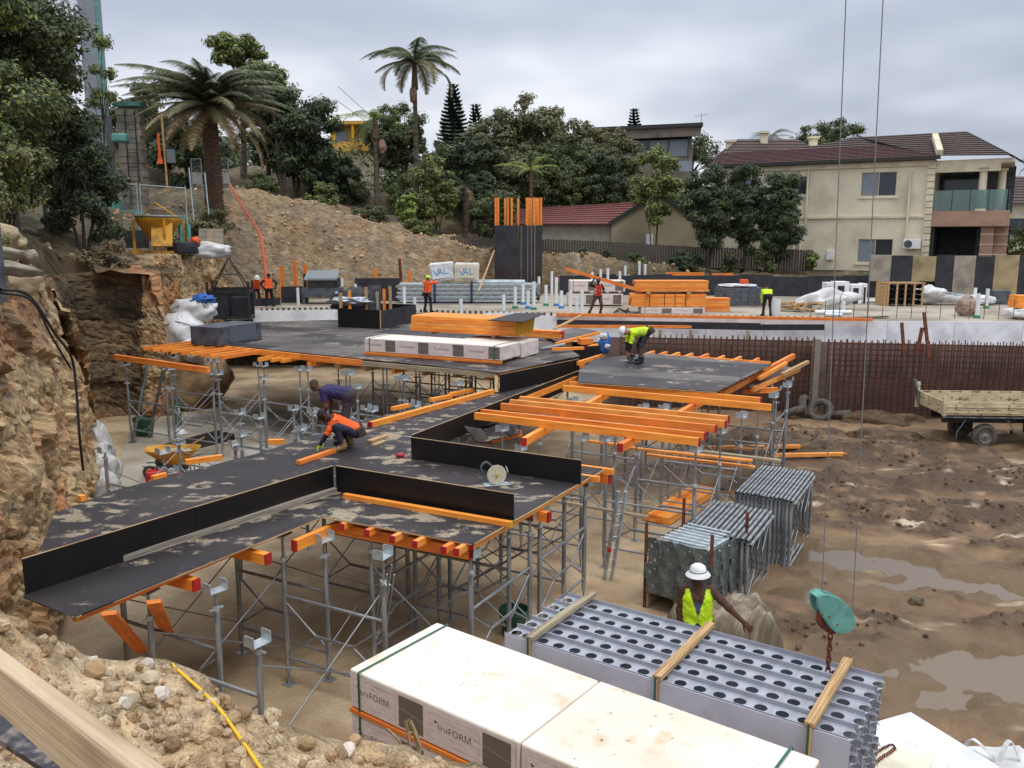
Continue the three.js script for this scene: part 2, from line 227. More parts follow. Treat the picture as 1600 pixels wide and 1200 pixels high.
const SO = { clay: lin(186, 152, 110), pale: lin(214, 192, 156), brown: lin(122, 96, 68), dark: lin(78, 62, 46), orange: lin(202, 138, 86), grey: lin(140, 126, 104), litter: lin(92, 76, 56), moss: lin(74, 76, 44), darkTone: lin(62, 56, 42), cream: lin(222, 196, 150), rust: lin(160, 92, 60) };
const soilBump = tex(512, 512, [3, 3], (u, v) => gray(255 * (0.6 * tf(u, v, 10, 10, 211, 5) + 0.4 * tn(u, v, 90, 90, 213))), false);
const soilMap = tex(512, 512, [2.3, 2.3], (u, v) => { const f = tn(u, v, 150, 150, 221), g = tf(u, v, 12, 12, 222, 4); const k = clamp(0.86 + (g - 0.5) * 0.6 + (f - 0.5) * 0.3); return gray(255 * k); });
Mt.soil = std({ vertexColors: true, roughness: 0.96, map: soilMap, bumpMap: soilBump, bumpScale: 0.03 });
const rockBump = tex(512, 512, [2.2, 2.2], (u, v) => gray(255 * (0.65 * tf(u, v, 7, 11, 231, 6) + 0.35 * tn(u, v, 60, 100, 233))), false);
Mt.rock = std({ vertexColors: true, roughness: 0.95, map: soilMap, bumpMap: rockBump, bumpScale: 0.05 });

setting('ground', at(new THREE.PlaneGeometry(1600, 1600), 0, -1.2, 0, 0, -Math.PI / 2), mottled([110, 98, 78], [84, 76, 60], { seed: 30, size: 30 }));
setting('hillside', grid(-40, 47, -74, -2, 0.36, terrainH, (x, h, z) => {
  const a = fbm(x * 0.4, 3, z * 0.4, 4), b = fbm(x * 1.8, 9, z * 1.8, 3), q = fbm(x * 0.9 + 40, 2, z * 0.9, 3);
  let c = c3(SO.grey, SO.brown, clamp(0.35 + a * 1.7)); c = c3(c, SO.clay, clamp(0.25 + q * 2)); c = c3(c, SO.pale, clamp(b * 2.2 - 0.25)); c = c3(c, SO.dark, clamp(q * 2.4 - 0.25));
  const wild = clamp(smooth(-13.5, -17.5, x) * smooth(-47, -40, z) + smooth(-58, -61, z) + smooth(-16.5, -19, x) + smooth(5, 8, x)); // leaf litter under the trees
  return c3(c, c3(SO.litter, SO.moss, clamp(0.5 + b * 2)), wild * clamp(0.8 + a * 1.6));
}, (a, b, c, d) => Math.max(a, b, c, d) > -0.5), Mt.soil);
setting('far_terrain', grid(-220, 260, -330, -74, 8, (x, z) => mix(4, 20, smooth(-70, -260, z)) + smooth(20, -120, x) * 9 * smooth(-60, -160, z) - 1, (x, h, z) => c3(SO.moss, SO.litter, clamp(0.5 + fbm(x * 0.05, 1, z * 0.05)))), Mt.soil);

// cliffs: rock face lofted along the pit edge, strata and broken slabs in the relief
function cellRock(s, y, su, sy, seed) { // nearest jittered cell: [offset, tiltS, tiltY, id, edge]
  const X = s / su, Y = y / sy, ix = Math.floor(X), iy = Math.floor(Y); let b1 = 9, b2 = 9, ci = 0, cj = 0, dx = 0, dy = 0;
  for (let j = -1; j <= 1; j++) for (let i = -1; i <= 1; i++) { const a = ix + i, b = iy + j, px = a + 0.1 + 0.8 * lat(a, b, seed), py = b + 0.1 + 0.8 * lat(a, b, seed + 1), d = Math.hypot(X - px, (Y - py)); if (d < b1) { b2 = b1; b1 = d; ci = a; cj = b; dx = X - px; dy = Y - py; } else if (d < b2) b2 = d; }
  return [lat(ci, cj, seed + 2) - 0.5 + dx * (lat(ci, cj, seed + 3) - 0.5) * 0.9 + dy * (lat(ci, cj, seed + 4) - 0.35) * 1.1, lat(ci, cj, seed + 5), b2 - b1];
}
function cliff(name, path, tops, seed, rough, darkTone, batter = 0.55) {
  const pts = path.map((p) => new THREE.Vector3(p[0], 0, p[1])), cur = new THREE.CatmullRomCurve3(pts, false, 'catmullrom', 0.2), sd0 = Math.round(seed * 100);
  const L = cur.getLength(), ns = Math.round(L / 0.085), rows = 76, over = 8, pos = [], col = [], uv = [], id = [], W = rows + over + 1;
  for (let i = 0; i <= ns; i++) {
    const u = i / ns, c = cur.getPointAt(u), tg = cur.getTangentAt(u), nx = -tg.z, nz = tg.x; // pit side: right of travel
    const k = cur.getUtoTmapping(u) * (path.length - 1), k0 = Math.min(path.length - 2, Math.floor(k)), top = mix(tops[k0], tops[k0 + 1], k - k0) + fbm(c.x * 0.8, seed, c.z * 0.8, 3) * 0.45;
    for (let j = 0; j < W; j++) {
      const t = Math.min(1, j / rows), y = -0.25 + (top + 0.25) * t, o = Math.max(0, (j - rows) / over), S = u * L + fbm(u * L * 0.7, y * 0.7, seed, 3) * 0.9, Y = y + fbm(u * L * 0.6, y * 0.9, seed + 5, 3) * 0.8 + S * 0.1;
      const A = cellRock(S, Y, 2.3, 1.15, sd0), B = cellRock(S, Y, 0.85, 0.42, sd0 + 20), D = cellRock(S, Y, 0.34, 0.2, sd0 + 40);
      const dd = A[0] * 0.5 * rough + B[0] * 0.19 * rough + D[0] * 0.06 - (B[2] < 0.07 ? 0.05 : 0) - (A[2] < 0.05 ? 0.1 : 0) * rough + fbm(c.x * 0.4, y * 0.6, c.z * 0.4 + seed, 3) * 0.8 * rough + fbm(c.x * 6, y * 6, c.z * 6 + seed, 2) * 0.05;
      const back = t * t * batter + o * 1.7;
      pos.push(c.x + nx * (dd * (1 - o) - back), y + (o > 0 ? o * 0.15 + fbm(c.x, o * 3, c.z, 3) * 0.3 * o : 0), c.z + nz * (dd * (1 - o) - back));
      uv.push(u * L * 1.9, (y - o * 2) * 1.9);
      const a = fbm(c.x * 0.5, y * 0.7 + seed, c.z * 0.5, 4), b = fbm(c.x * 1.5, y * 3.2, c.z * 1.5 + seed, 4), e = fbm(c.x * 0.35 + 20, y * 0.45, c.z * 0.35, 3);
      let q = c3(SO.clay, SO.cream, clamp(0.35 + a * 1.6 + (B[1] - 0.5) * 0.8)); q = c3(q, SO.orange, clamp(e * 2.6 + (A[1] - 0.55) * 1.2)); q = c3(q, SO.grey, clamp(b * 1.8 + (D[1] - 0.75) * 1.2)); q = c3(q, SO.rust, clamp(-e * 3 - 0.6 + (B[1] > 0.88 ? 0.5 : 0)) * 0.6); q = c3(q, SO.brown, clamp(-b * 2.0 - 0.25 + (B[2] < 0.06 ? 0.4 : 0)));
      q = c3(q, c3(SO.darkTone, SO.dark, clamp(0.5 + b * 2)), darkTone(c.x, y, c.z) * clamp(0.72 + a * 0.8));
      if (o > 0) q = c3(q, c3(SO.brown, SO.litter, clamp(0.5 + b * 2)), clamp(o * 1.4)); col.push(...q);
    }
  }
  for (let i = 0; i < ns; i++) for (let j = 0; j < W - 1; j++) { const a = i * W + j, b = a + W; id.push(a, b, a + 1, a + 1, b, b + 1); }
  const g = new THREE.BufferGeometry(); g.setAttribute('position', new THREE.Float32BufferAttribute(pos, 3)); g.setAttribute('uv', new THREE.Float32BufferAttribute(uv, 2)); g.setAttribute('color', new THREE.Float32BufferAttribute(col, 3)); g.setIndex(id);
  const h = g.toNonIndexed(); h.computeVertexNormals(); return setting(name, h, Mt.cliff ??= std({ vertexColors: true, roughness: 0.95, map: soilMap, bumpMap: rockBump, bumpScale: 0.02, side: THREE.DoubleSide }));
}
cliff('cliff', leftPath.slice(0, 8), leftTop.slice(0, 8), 1.3, 0.68, (x, y, z) => smooth(3.6, 5.2, y + fbm(x * 1.3, 4, z * 1.3, 3) * 2.2) * 0.6, 0.9);
cliff('cliff', leftPath.slice(6), leftTop.slice(6), 6.1, 0.45, (x, y, z) => x < -12.4 && z > -31.35 && (x < -13.7 || z > -29) ? 1 : smooth(1.9, 0.4, y + fbm(x, 4, z, 3) * 1.5) * 0.45);  // darker tone all over the recessed slot, elsewhere only towards the foot

// mud floor of the pit
const pud = [[6.7, -16.9, 1.9, 0.85, 0.25], [8.3, -15.6, 1.7, 0.8, 0.1], [7.2, -12.1, 2.4, 1.05, -0.1], [9.4, -11.2, 2.4, 1.1, 0.2], [5.5, -15.1, 0.9, 0.5, 0.3]];
function pudK(x, z) { let k = -9; for (const [cx, cz, rx, rz, a] of pud) { const c = Math.cos(a), s = Math.sin(a), u = ((x - cx) * c + (z - cz) * s) / rx, v = (-(x - cx) * s + (z - cz) * c) / rz; k = Math.max(k, 1.05 - Math.hypot(u, v) + fbm(x * 1.3, 2, z * 1.3, 5) * 1.5); } return k; }
const churn = [[11.5, -25.5, 3.2, 2.0], [9.0, -27.5, 2.6, 1.6], [13.6, -22.5, 3.4, 1.7], [8.4, -22.0, 2.4, 1.5], [10.2, -19.4, 3.2, 1.5], [12.4, -17.2, 2.8, 1.8], [6.2, -26.0, 1.8, 1.4], [9.6, -13.6, 1.6, 0.7], [5.6, -13.2, 1.4, 1.1], [8.0, -10.0, 1.4, 0.6]];
function churnK(x, z) { let k = 0; for (const [cx, cz, rx, rz] of churn) k = Math.max(k, 1.15 - Math.hypot((x - cx) / rx, (z - cz) / rz)); return clamp(k * 1.5 + fbm(x * 0.8, 6, z * 1.1, 5) * 1.5); }
const openYard = (x, z) => smooth(3.2, 5.2, x + (z + 16) * 0.12);
function mudH(x, z) {
  const k = pudK(x, z), c = churnK(x, z), o = openYard(x, z);
  let h = 0.035 + o * (0.03 + fbm(x * 0.6, 1, z * 0.6, 3) * 0.07) + Math.abs(fbm(x * 2.2, 3, z * 2.2, 5)) * 0.5 * c * o + Math.abs(fbm(x * 1.1 + 7, 5, z * 1.6, 3)) * 0.1 * o + (c > 0 ? c * 0.1 * o : 0);
  const r = (z + x * 0.12 + 0.5 * Math.sin(x * 0.35)); for (const q of [-26.4, -24.5, -20.6, -18.9]) { const d = Math.abs(r - q + fbm(x * 0.4, q, 3) * 0.5); h -= o * 0.09 * Math.max(0, 1 - d / 0.28) - o * 0.06 * Math.max(0, 1 - Math.abs(d - 0.42) / 0.22); }
  h = Math.max(h, 0.012 + 0.01 * o);
  return h - smooth(0.05, 0.6, k) * 0.19 * o;
}
{
  const X0 = -17, X1 = 27, Z0 = -44, Z1 = 0, N = 1024;
  const t = tex(N, N, [1, 1], (u, v) => {
    const x = mix(X0, X1, u), z = mix(Z0, Z1, v), o = openYard(x, z);
    
    const a = tf(u, v, 14, 14, 301, 6), f = tn(u, v, 700, 700, 303), g = tf(u, v, 120, 120, 305, 3);
    let c = c3([136, 109, 78], [92, 70, 48], clamp((a - 0.5) * 2.2 + 0.45 + (g - 0.5) * 0.8 + (f - 0.5) * 0.25));
    if (o > 0.02) {
      const ch = clamp(churnK(x, z) * 1.5) * o; c = c3(c, c3([56, 41, 28], [86, 63, 43], g), clamp(ch * 1.25) * clamp(0.7 + (g - 0.45) * 2.4)); const rr2 = z + x * 0.12 + 0.5 * Math.sin(x * 0.35); for (const q of [-26.4, -24.5, -20.6, -18.9]) c = c3(c, [78, 60, 44], 0.6 * o * clamp(1 - Math.abs(rr2 - q + fbm(x * 0.4, q, 3) * 0.5) / 0.34) * clamp(0.4 + g));
      const s = fbm(x * 0.5 + 3, 7, z * 1.5, 4), st = clamp((s - 0.21) * 9) * o * smooth(-27, -22, z); c = c3(c, [206, 190, 164], st * 0.8);
      const k = pudK(x, z); c = c3(c, [110, 90, 66], smooth(-0.5, 0.15, k) * 0.8 * o);
    } if (o < 0.98) { const s = fbm(x * 0.7, 3, z * 0.7, 4); c = c3(c, c3([184, 162, 130], [148, 124, 94], clamp(0.4 + s * 2.2 + (g - 0.5) * 0.9)), 1 - o); }
    return c;
  });
  const g = grid(X0, X1, Z0, Z1, 0.14, mudH); const p = g.attributes.position, uv = g.attributes.uv;
  for (let i = 0; i < p.count; i++) uv.setXY(i, (p.getX(i) - X0) / (X1 - X0), (p.getZ(i) - Z0) / (Z1 - Z0));
  const mm = std({ map: t, roughness: 0.82, bumpMap: (() => { const b = soilBump.clone(); b.repeat.set(44 / 2, 44 / 2); return b; })(), bumpScale: 0.03 });
  setting('mud_ground', g, mm);
  setting('puddle_water', at(new THREE.PlaneGeometry(8.6, 8.4), 8.2, -0.012, -14, 0, -Math.PI / 2), std({ color: 0x6a5741, roughness: 0.14 }));
}
// concrete floor on the left of the basement
setting('concrete_floor', prism([[-10.5, -21.6], [-13.35, -29.4], [-12.4, -31.2], [-9.5, -32.5], [-2.2, -28.4], [-0.6, -25.8], [-5.6, -19.2]], 0.02, 0.075), Mt.concrete);

// upper slab: concrete floor plate with its edge
const slabPoly = [[-13.9, -41.7], [-8.7, -42.4], [1.5, -39.3], [16, -37.0], [30, -36.2], [46, -35], [46, -50.5], [22, -53.6], [10, -55.4], [2, -56], [-3, -55.2], [-6.5, -52], [-11, -51.4], [-15.6, -47.5]];
setting('upper_slab', prism(slabPoly, 2.62, 3.0), Mt.slab);

// spoil bank the camera stands beside
{
  const crest = [[-7.8, 4.9, -9.0], [-5.9, 4.75, -7.3], [-2.81, 4.55, -4.421], [-2.445, 4.4, -4.435], [-1.955, 4.25, -4.534], [-1.654, 4.2, -4.368], [-1.34, 4.15, -4.13], [-1.038, 4.1, -3.977], [-0.664, 4, -4.067], [-0.367, 3.95, -4.077], [-0.131, 3.9, -3.998], [0.309, 3.8, -3.714], [0.87, 3.6, -3.423], [2.6, 3.4, -3.4], [4, 3.2, -2.6]];
  const cc = new THREE.CatmullRomCurve3(crest.map(V), false, 'catmullrom', 0.3), ns = 190, nt = 70, pos = [], col = [], uv = [], id = [];
  for (let i = 0; i <= ns; i++) { const c = cc.getPointAt(i / ns);
    for (let j = 0; j <= nt; j++) {
      const t = j / nt; let x, y, z;
      if (t < 0.72) { const q = t / 0.72; x = mix(c.x * 0.5 - 0.2, c.x, q); z = mix(1.6, c.z, q); y = mix(4.95, c.y, Math.pow(q, 1.25)); }
      else { const q = (t - 0.72) / 0.28, nl = Math.hypot(c.x + 0.5, c.z); x = c.x + (c.x + 0.5) / nl * q * 1.25; z = c.z + c.z / nl * q * 1.25; y = mix(c.y, -0.2, Math.pow(q, 0.85)); }
      const e = t < 0.72 ? smooth(0.15, 0.5, t) : 1;
      y += e * (fbm(x * 1.1, 2, z * 1.1, 4) * 0.26 + fbm(x * 5, 7, z * 5, 4) * 0.10 + Math.abs(n3(x * 14, 3, z * 14)) * 0.03);
      pos.push(x, y, z); uv.push(x * 1.6, (z + y) * 1.6);
      const a = fbm(x * 1.7, 3, z * 1.7, 4), b = fbm(x * 8, y * 8, z * 8, 3) * 0.7 + n3(x * 26, y * 26, z * 26) * 0.3; let k = c3(SO.pale, SO.clay, clamp(0.5 + a * 2)); k = c3(k, SO.brown, clamp(b * 2.4)); k = c3(k, SO.cream, clamp(-b * 2 - 0.1)); col.push(...k);
    } }
  for (let i = 0; i < ns; i++) for (let j = 0; j < nt; j++) { const a = i * (nt + 1) + j, b = a + nt + 1; id.push(a, b, a + 1, a + 1, b, b + 1); }
  const g = new THREE.BufferGeometry(); g.setAttribute('position', new THREE.Float32BufferAttribute(pos, 3)); g.setAttribute('uv', new THREE.Float32BufferAttribute(uv, 2)); g.setAttribute('color', new THREE.Float32BufferAttribute(col, 3)); g.setIndex(id); g.computeVertexNormals();
  const m = setting('spoil_bank', g, std({ vertexColors: true, roughness: 0.97, map: soilMap, bumpMap: soilBump, bumpScale: 0.02, side: THREE.DoubleSide }));
  globalThis.bankMesh = m;
}

// loose stones on the spoil slope and clods in the churned mud: too many to count
{
  const r = rng(401), geo = new THREE.IcosahedronGeometry(1, 1), p = geo.attributes.position; for (let i = 0; i < p.count; i++) { const x = p.getX(i), y = p.getY(i), z = p.getZ(i), k = 1 + 0.5 * fbm(x * 1.3 + 3, y * 1.3, z * 1.3, 2); p.setXYZ(i, x * k, y * k * 0.75, z * k * 0.85); } geo.computeVertexNormals();
  const put = (name, label, N, pick, size, colf) => { const im = new THREE.InstancedMesh(geo, std({ roughness: 0.96 }), N), M4 = new THREE.Matrix4(), q = new THREE.Quaternion(), e = new THREE.Euler(), c = new THREE.Color(); let n = 0, tries = 0; while (n < N && tries++ < N * 20) { const w = pick(); if (!w) continue; const s = size(); e.set(r() * 6, r() * 6, r() * 6); q.setFromEuler(e); M4.compose(new THREE.Vector3(w[0], w[1] + s * 0.15, w[2]), q, new THREE.Vector3(s, s, s)); im.setMatrixAt(n, M4); im.setColorAt(n, c.setRGB(...colf())); n++; } im.count = n; im.name = name; im.userData = { label, category: 'rubble', kind: 'stuff' }; im.castShadow = im.receiveShadow = true; scene.add(im); };
  put('mound_rubble', 'loose stones and clods strewn over the spoil slope', 3600, () => { const x = -20 + r() * 32, z = -62 + r() * 20; const h = terrainH(x, z); return h > 3.1 ? [x, h, z] : null; }, () => 0.02 + Math.pow(r(), 5) * 0.13, () => c3(c3(SO.clay, SO.pale, r() * 0.6), SO.brown, r()));
  put('cliff_top_rubble', 'broken stone and litter on top of the cliff', 1800, () => { const x = -19 + r() * 12, z = -34 + r() * 26; const h = terrainH(x, z); return h > 3.1 ? [x, h, z] : null; }, () => 0.02 + Math.pow(r(), 4) * 0.14, () => c3(c3(SO.brown, SO.pale, r()), SO.litter, r()));
  put('mud_clods', 'clods of churned mud scattered over the yard', 4200, () => { const x = 4 + r() * 13, z = -30 + r() * 21; const c = churnK(x, z); return r() < c * 1.2 - 0.2 && pudK(x, z) < 0.1 ? [x, mudH(x, z), z] : null; }, () => 0.008 + Math.pow(r(), 7) * 0.06, () => c3(SO.dark, SO.brown, r()));
}

// ---------- formwork decks ----------
const U = [0.879, 0.477], W2 = [0.477, -0.879];           // building grid: across and away
const uv2 = (o, a, b, y) => [o[0] + U[0] * a + W2[0] * b, y, o[1] + U[1] * a + W2[1] * b];
function sheets(t, poly, y, mats, o, su, sv, name = 'ply_sheet') { // cut the deck outline into plywood sheets with open joints
  const th = 0.018, g = 0.004, pu = (x, z) => (x - o[0]) * U[0] + (z - o[1]) * U[1], pv = (x, z) => (x - o[0]) * W2[0] + (z - o[1]) * W2[1];
  const us = poly.map((p) => pu(...p)), vs = poly.map((p) => pv(...p)); let k = 0;
  for (let i = Math.floor(Math.min(...us) / su); i * su < Math.max(...us); i++) for (let j = Math.floor(Math.min(...vs) / sv); j * sv < Math.max(...vs); j++) {
    const off = (i & 1) * 0.0, a0 = i * su + g / 2, a1 = (i + 1) * su - g / 2, b0 = (j + off) * sv + g / 2, b1 = (j + 1 + off) * sv - g / 2, oo = o[0] * U[0] + o[1] * U[1], ov = o[0] * W2[0] + o[1] * W2[1];
    const c = clipPoly(poly, [[U[0], U[1], a0 + oo], [-U[0], -U[1], -(a1 + oo)], [W2[0], W2[1], b0 + ov], [-W2[0], -W2[1], -(b1 + ov)]]);
    if (!c || polyArea(c) < 0.02) continue; const dy = R0() * 0.003;
    wpart(t, name, prism(c, y - th + dy, y + dy), mats[k++ % mats.length]);
  }
}
const deckPoly = [[-4.789, -8.793], [-2.808, -12.227], [-0.537, -11.068], [1.703, -15.036], [-1.898, -15.722], [1.97, -24.076], [-0.142, -23.441], [-3.345, -19.052], [-4.907, -15.964], [-6.512, -13.565], [-6.894, -12.376], [-5.655, -9.351]];
const front = thing('formwork_deck', 'low beam-soffit deck of dark plywood strewn with sawdust, running out from the rock face', 'formwork deck', [-2, 2.3, -14]);
sheets(front, deckPoly, 2.5, [Mt.plySaw], [-4.79, -8.79], 1.2, 1.8);
wpart(front, 'edge_strip', J([bed([-4.785, 2.478, -8.824], [-2.8, 2.478, -12.23], 0.02, 0.017), bed([-2.79, 2.478, -12.2], [-0.547, 2.478, -11.079], 0.02, 0.017), bed([-0.513, 2.478, -11.103], [1.65, 2.478, -14.86], 0.02, 0.017)]), Mt.plyEdge);
// black beam sides standing on the deck: each board its own thing with a pale cut edge
function sideBoard(a, b, h, label, joints = [], m = Mt.film) {
  const t = thing('form_side_board', label, 'form board', [a[0], a[1], a[2]]), cuts = [0, ...joints, 1];
  for (let i = 0; i + 1 < cuts.length; i++) { const p = lerp3(a, b, cuts[i] + (i ? 0.0008 : 0)), q = lerp3(a, b, cuts[i + 1] - 0.0008); wpart(t, 'panel', bed(p, q, 0.02, h - 0.006), m); wpart(t, 'cut_edge', bed([p[0], p[1] + h - 0.006, p[2]], [q[0], q[1] + h - 0.006, q[2]], 0.021, 0.006), Mt.plyEdge); }
  return t;
}
sideBoard([-5.655, 2.5, -9.405], [-2.91, 2.5, -13.49], 0.44, 'long black plywood beam side standing on edge, ending by the rock face', [0.47]);
sideBoard([-2.86, 2.5, -13.49], [0.028, 2.5, -11.937], 0.44, 'black plywood beam side with an orange timber at its foot', [0.62]);
sideBoard([-1.88, 2.5, -15.58], [1.16, 2.5, -13.9], 0.42, 'black plywood beam side behind the circular saw', [0.5]);
sideBoard([-1.89, 2.5, -15.77], [1.86, 2.5, -23.65], 0.42, 'black plywood beam side along the walkway beside the orange joists', [0.3, 0.66]);
function timber(name, label, a, b, w, h, m, opts = {}) { // one loose length of timber, painted ends as parts
  const t = thing(name, label, opts.cat ?? 'timber', [a[0], a[1], a[2]], 0, opts.group);
  const d = dist(a, b), e = Math.min(0.03 / d, 0.1), put = opts.centre ? bar : bed;
  wpart(t, 'length', put(lerp3(a, b, opts.e0 ? e : 0), lerp3(a, b, opts.e1 ? 1 - e : 1), w, h, opts.r ?? 0.004), m);
  if (opts.e0) wpart(t, 'painted_end', put(a, lerp3(a, b, e), w + 0.002, h + 0.002), opts.e0); if (opts.e1) wpart(t, 'painted_end', put(lerp3(a, b, 1 - e), b, w + 0.002, h + 0.002), opts.e1);
  return t;
}
timber('timber_length', 'weathered grey timber lying along the foot of the long black beam side', [-5.556, 2.5, -9.665], [-2.87, 2.5, -13.42], 0.09, 0.09, Mt.greyPine);
timber('laminated_timber', 'orange laminated timber with a yellow end lying along the black beam side', [-2.67, 2.5, -13.15], [0, 2.5, -11.77], 0.09, 0.075, Mt.lvl, { e1: Mt.yellowEnd });
timber('laminated_timber', 'short reddish laminated timber lying in sawdust on the low deck', [-3.9, 2.5, -15.17], [-3.39, 2.5, -16.16], 0.11, 0.075, Mt.lvl2);
timber('laminated_timber', 'long orange laminated timber lying along the walkway', [-3.11, 2.5, -18.26], [-0.51, 2.5, -22.36], 0.12, 0.12, Mt.lvl, { e0: Mt.redEnd });
timber('laminated_timber', 'orange laminated timber dropped on the walkway below the ply packs', [0.9, 2.5, -24.75], [2.29, 2.5, -27.13], 0.12, 0.1, Mt.lvl2);
timber('laminated_timber', 'orange laminated timber crossing another one on the walkway', [1.41, 2.5, -25.21], [2.67, 2.5, -26.33], 0.12, 0.1, Mt.lvl3);
{ const t = thing('timber_offcut', 'pair of split pine offcuts lying beside the crouching worker', 'timber', [-2.76, 2.5, -16.95]); wpart(t, 'offcut', bed([-2.88, 2.5, -16.84], [-2.62, 2.5, -17.35], 0.14, 0.05), Mt.pine); wpart(t, 'offcut', bed([-2.76, 2.5, -16.58], [-2.6, 2.5, -16.95], 0.1, 0.03), Mt.pine); }

// joists under the low deck (running away) and bearers under those (running across)
const g0 = [-4.79, -8.79];
function joist(name, label, a, b, h, group, ends = [Mt.redEnd, Mt.redEnd], m = Mt.lvl, w = 0.077) { return timber(name, label, a, b, w, h, m, { e0: ends[0], e1: ends[1], group, cat: 'joist' }); }
{
  const jl = 'orange joist with a red painted end sticking out under the low deck', grp = 'joists under the low deck';
  const heads = [[-2.49, 2.38, -11.947], [-2.081, 2.38, -11.677], [-1.68, 2.38, -11.418], [-1.345, 2.38, -11.218], [-0.932, 2.38, -11.002], [-0.755, 2.38, -10.931]];
  heads.forEach((a, i) => joist('joist', jl, a, [a[0] + W2[0] * (i > 3 ? 3.4 : 2.6), a[1], a[2] + W2[1] * (i > 3 ? 3.4 : 2.6)], 0.1, grp, [Mt.redEnd, null], [Mt.lvl, Mt.lvl2, Mt.lvl3][i % 3]));
  for (let i = 0; i < 4; i++) { const a = uv2(g0, -0.14 - i * 0.42, 0.1 + i * 0.25, 2.38), b = uv2(g0, -0.14 - i * 0.42, 4.15 + (i ? 2.5 : -0.15), 2.38); joist('joist', 'orange joist under the near strip of the low deck beside the rock', a, b, 0.1, 'joists under the near strip', [Mt.yellowEnd, null], [Mt.lvl2, Mt.lvl][i % 2]); }
  for (const [a, b] of [[[-3.373, 2.23, -11.059], 2.4], [[-4.023, 2.23, -10.181], 2.2], [[-3.161, 2.23, -11.592], 0.0]]) { if (!b) continue; joist('bearer', 'orange bearer with a red end jutting out over a shoring frame of the low deck', [a[0] + U[0] * 0.1, a[1], a[2] + U[1] * 0.1], [a[0] - U[0] * b, a[1], a[2] - U[1] * b], 0.15, 'bearers under the low deck', [Mt.redEnd, null], Mt.lvl, 0.11); }
  { const c = [-2.81, 2.5, -12.23], e = [-0.537, 2.5, -11.068], r = [1.7, 2.5, -15.04], sh = (p, du, dw, y) => [p[0] + U[0] * du + W2[0] * dw, y, p[2] + U[1] * du + W2[1] * dw];
    joist('bearer', 'deep orange bearer across the front of the low deck under the joist ends', sh(c, 0.1, 0.16, 2.21), sh(e, -0.1, 0.16, 2.21), 0.17, undefined, [null, Mt.redEnd], Mt.lvl2, 0.1);
    const q = [-3.087, 2.21, -11.544]; joist('bearer', 'orange bearer with a dark red end at the inner corner of the low deck', q, [q[0] + W2[0] * 2.6, q[1], q[2] + W2[1] * 2.6], 0.16, undefined, [Mt.redEnd, null], Mt.lvl, 0.09);
    joist('joist', 'thin orange edge joist under the right side of the low deck', sh(e, -0.06, 0.05, 2.385), sh(r, -0.06, -0.05, 2.385), 0.095, undefined, [Mt.redEnd, null], Mt.lvl3, 0.06);
    for (const k of [0.45, 0.98]) { const p = lerp3(e, r, k); joist('bearer', k < 0.5 ? 'orange bearer with red end halfway along the right side of the low deck' : 'orange bearer with red end in a galvanised head at the far right deck corner', sh(p, 0.14, 0, 2.22), sh(p, -2.4, 0, 2.22), 0.16, undefined, [Mt.redEnd, null], Mt.lvl2, 0.11); } }
  for (const [k, a] of [[1.51, 2.38, -14.34], [1.72, 2.38, -14.83]].entries()) joist('joist', 'orange joist pair jutting past the end of the black board behind the saw', [a[0] + W2[0] * 0.2 * k, a[1] + 0.03, a[2]], [a[0] - U[0] * 3.0, a[1] + 0.03, a[2] - U[1] * 3.0], 0.1, 'joist pair at the end of the cross beam', [null, null], Mt.lvl);
  for (const [a, b] of [[[-6.25, 2.3, -15.91], [-5.68, 2.3, -16.49]], [[-6.42, 2.3, -14.78], [-6.26, 2.3, -15.19]], [[-7.04, 2.35, -13.42], [-6.99, 2.35, -13.7]], [[-5.12, 2.3, -17.55], [-4.8, 2.3, -17.78]], [[-3.01, 2.3, -21.05], [-2.64, 2.3, -21.71]], [[-2.14, 2.35, -21.97], [-1.62, 2.35, -22.7]], [[-1.69, 2.35, -22.7], [-1.08, 2.35, -23.67]]]) timber('bearer', 'stub of an orange bearer showing past the far edge of the low deck', a, [b[0], b[1], b[2] + 0.2], 0.1, 0.1, Mt.lvl, { group: 'bearer stubs along the far edge' });
  for (const [a, b, l] of [[[-4.544, 2.42, -9.08], [-5.068, 1, -10.95], 'wide orange timber brace leaning under the near corner of the low deck'], [[-4.166, 2.42, -9.39], [-4.754, 1.2, -11.077], 'narrow orange timber brace behind the front jack head']]) timber('brace_timber', l, a, b, 0.16, 0.05, Mt.lvl2, { centre: true });
}
